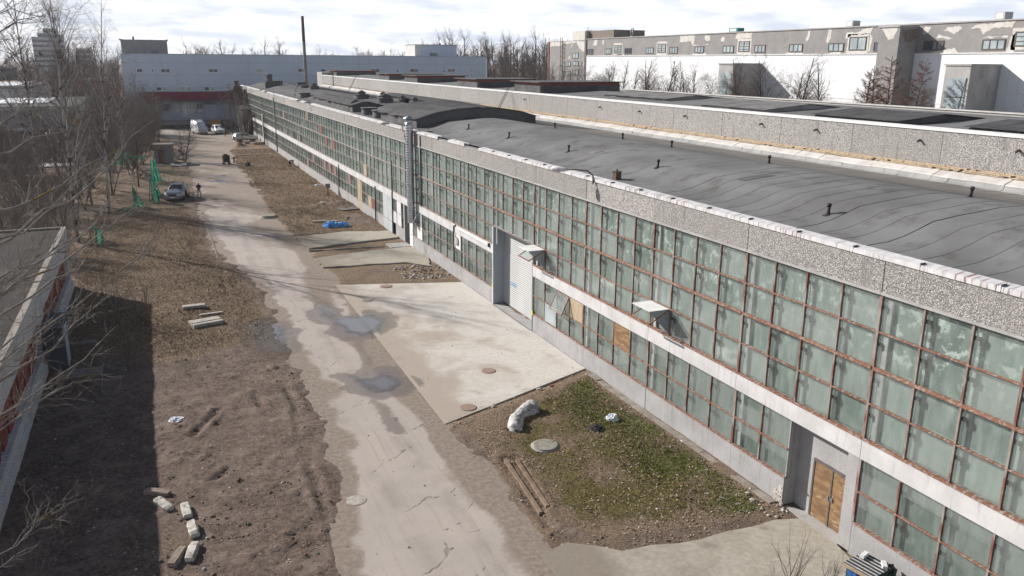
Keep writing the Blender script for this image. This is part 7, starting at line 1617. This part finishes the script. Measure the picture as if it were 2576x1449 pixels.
def scatter_leaves(n, region, zf, r0, r1, mat, seed, dens):
    rs = np.random.RandomState(seed); x = rs.uniform(region[0],region[1],n); y = rs.uniform(region[2],region[3],n); k = dens(x, y) > rs.rand(n); x, y = x[k], y[k]; n = len(x)
    z = zf(x, y)+0.02; a = rs.uniform(0,6.28,n); r = rs.uniform(r0,r1,n); t = rs.uniform(-0.5,0.5,(n,2)); v = np.empty((n,4,3))
    for i in range(4):
        c, s_ = np.cos(a+i*1.57)*r*(1 if i % 2 else 0.6), np.sin(a+i*1.57)*r*(1 if i % 2 else 0.6); v[:,i] = np.stack([x+c, y+s_, z+c*t[:,0]+s_*t[:,1]], 1)
    me = bpy.data.meshes.new('leaves'); me.vertices.add(4*n); me.vertices.foreach_set('co', v.astype(np.float32).ravel()); me.loops.add(4*n); me.loops.foreach_set('vertex_index', np.arange(4*n,dtype=np.int32)); me.polygons.add(n); me.polygons.foreach_set('loop_start', np.arange(0,4*n,4,dtype=np.int32)); me.materials.append(mat); me.update(calc_edges=True); return me
M['dead_leaf'] = blade_mat('dead_leaves', [(0.16,0.105,0.065),(0.30,0.22,0.14),(0.42,0.37,0.30)])
tag(put('leaf_litter', scatter_leaves(9000,(10.3,18.9,19.0,34),ground_z,0.02,0.055,M['dead_leaf'],21,lambda x,y: 0.15+0.85*soft(fbm(x,y,0.6,4,111),0.45,0.6))), 'dead leaves and scraps scattered over the lawn', kind='stuff')
tag(put('leaf_litter', scatter_leaves(7000,(-5.5,5,19,60),ground_z,0.015,0.045,M['dead_leaf'],22,lambda x,y: 0.1+0.9*soft(fbm(x,y,0.5,4,112),0.5,0.64))), 'dead leaves and scraps scattered left of the road', kind='stuff')
def scatter_stones(n, region, zf, r0, r1, mats, seed, dens, name, label, flat=0.7):
    rg = random.Random(seed); b = MB(); done = 0
    while done < n:
        x = rg.uniform(region[0],region[1]); y = rg.uniform(region[2],region[3]); done += 1
        if dens(x, y) < rg.random(): continue
        r = r0+(r1-r0)*rg.random()**3; b.ico((x,y,zf(x,y)+r*0.25), r, rg, 0.35, flat, rg.randrange(len(mats)))
    tag(b.build(name, mats), label, kind='stuff')
M['clod'] = simple('mud_clod', (0.20,0.155,0.13), (0.12,0.092,0.078), 6, 0.95)
CLX = np.arange(-6,7,0.1); CLY = np.arange(18,48,0.1); _cx, _cy = np.meshgrid(CLX, CLY); CLG = soft(fbm(_cx, _cy, 0.55, 4, 101), 0.56, 0.66)*soft(fbm(_cx, _cy, 2.2, 3, 102), 0.42, 0.6)*soft(a_mud(_cx, _cy), 0.1, 0.5)
def CL(x, y): return float(CLG[min(299,int((y-18)*10)), min(129,int((x+6)*10))])
scatter_stones(1500, (-5,5.6,19,46), gzz, 0.008, 0.04, [M['stone'],M['stone'],M['red_stone'],M['block_mud'],M['white_paint']], 15, lambda x, y: 0.8, 'mud_pebbles', 'pebbles and chips on the mud left of the road')
scatter_stones(7000, (-5,5.2,19,46), gzz, 0.015, 0.07, [M['clod'],M['clod'],M['clod'],M['stone'],M['block_mud']], 5, lambda x, y: CL(x, y), 'mud_clods', 'loose clods and pebbles on the mud left of the road')
scatter_stones(500, (10.6,18.9,19.5,33.5), gzz, 0.012, 0.06, [M['stone'],M['white_paint'],M['clod'],M['red_stone']], 6, lambda x, y: 0.6, 'lawn_litter', 'small litter and pebbles on the lawn')
scatter_stones(260, (10.4,18.9,30.0,34.4), gzz, 0.03, 0.15, [M['stone'],M['stone'],M['red_stone'],M['block']], 7, lambda x, y: 1.0 if -0.55 < (y-(30.72+(x-10.27)*0.408)) < -0.05 else 0.0, 'rubble', 'rubble along the near edge of the apron')
scatter_stones(500, (15.5,18.9,54.0,58.5), gzz, 0.03, 0.13, [M['stone'],M['block'],M['clod']], 8, lambda x, y: 0.8, 'rubble', 'pale rubble in the corner beyond the apron')
scatter_stones(700, (11,18.8,74,92), gzz, 0.03, 0.16, [M['clod'],M['clod'],M['stone']], 9, lambda x, y: min(1, max(0.03, 1.3*a_mud(np.array([x]),np.array([y]))[0]-0.4)), 'rubble', 'dark clods around the dug soil by the far platform')
scatter_stones(110, (18.0,18.95,19.3,22), gzz, 0.02, 0.10, [M['block'],M['stone']], 10, lambda x, y: 1.0 if y < 20.6 else 0.15, 'rubble', 'broken plaster lumps below the crumbling plinth corner')
scatter_stones(200, (4.3,10.2,14,60), lambda x,y: 0.005, 0.008, 0.035, [M['clod'],M['stone']], 11, lambda x, y: 0.7, 'road_grit', 'loose grit on the road')
scatter_stones(120, (10.6,18.8,34,54), lambda x,y: 0.04, 0.008, 0.04, [M['clod'],M['stone']], 12, lambda x, y: 0.8 if sd_poly(np.array([x]),np.array([y]),APRON)[0] > 0.2 else 0, 'apron_grit', 'loose grit on the concrete apron')

# ------------------------------------------------------------------ thin haze in the air
hm = bpy.data.materials.new('thin_haze'); hm.use_nodes = True; ht = hm.node_tree; ht.nodes.clear()
ho = ht.nodes.new('ShaderNodeOutputMaterial'); hv = ht.nodes.new('ShaderNodeVolumePrincipled'); ht.links.new(hv.outputs[0], ho.inputs['Volume'])
hv.inputs['Color'].default_value = (0.86,0.90,0.97,1); hv.inputs['Density'].default_value = 0.00016; hv.inputs['Anisotropy'].default_value = 0.2
b = MB(); b.box(-3200,3200,-420,6200,-1.2,36.5); o = b.build('haze', hm); tag(o, kind='stuff')
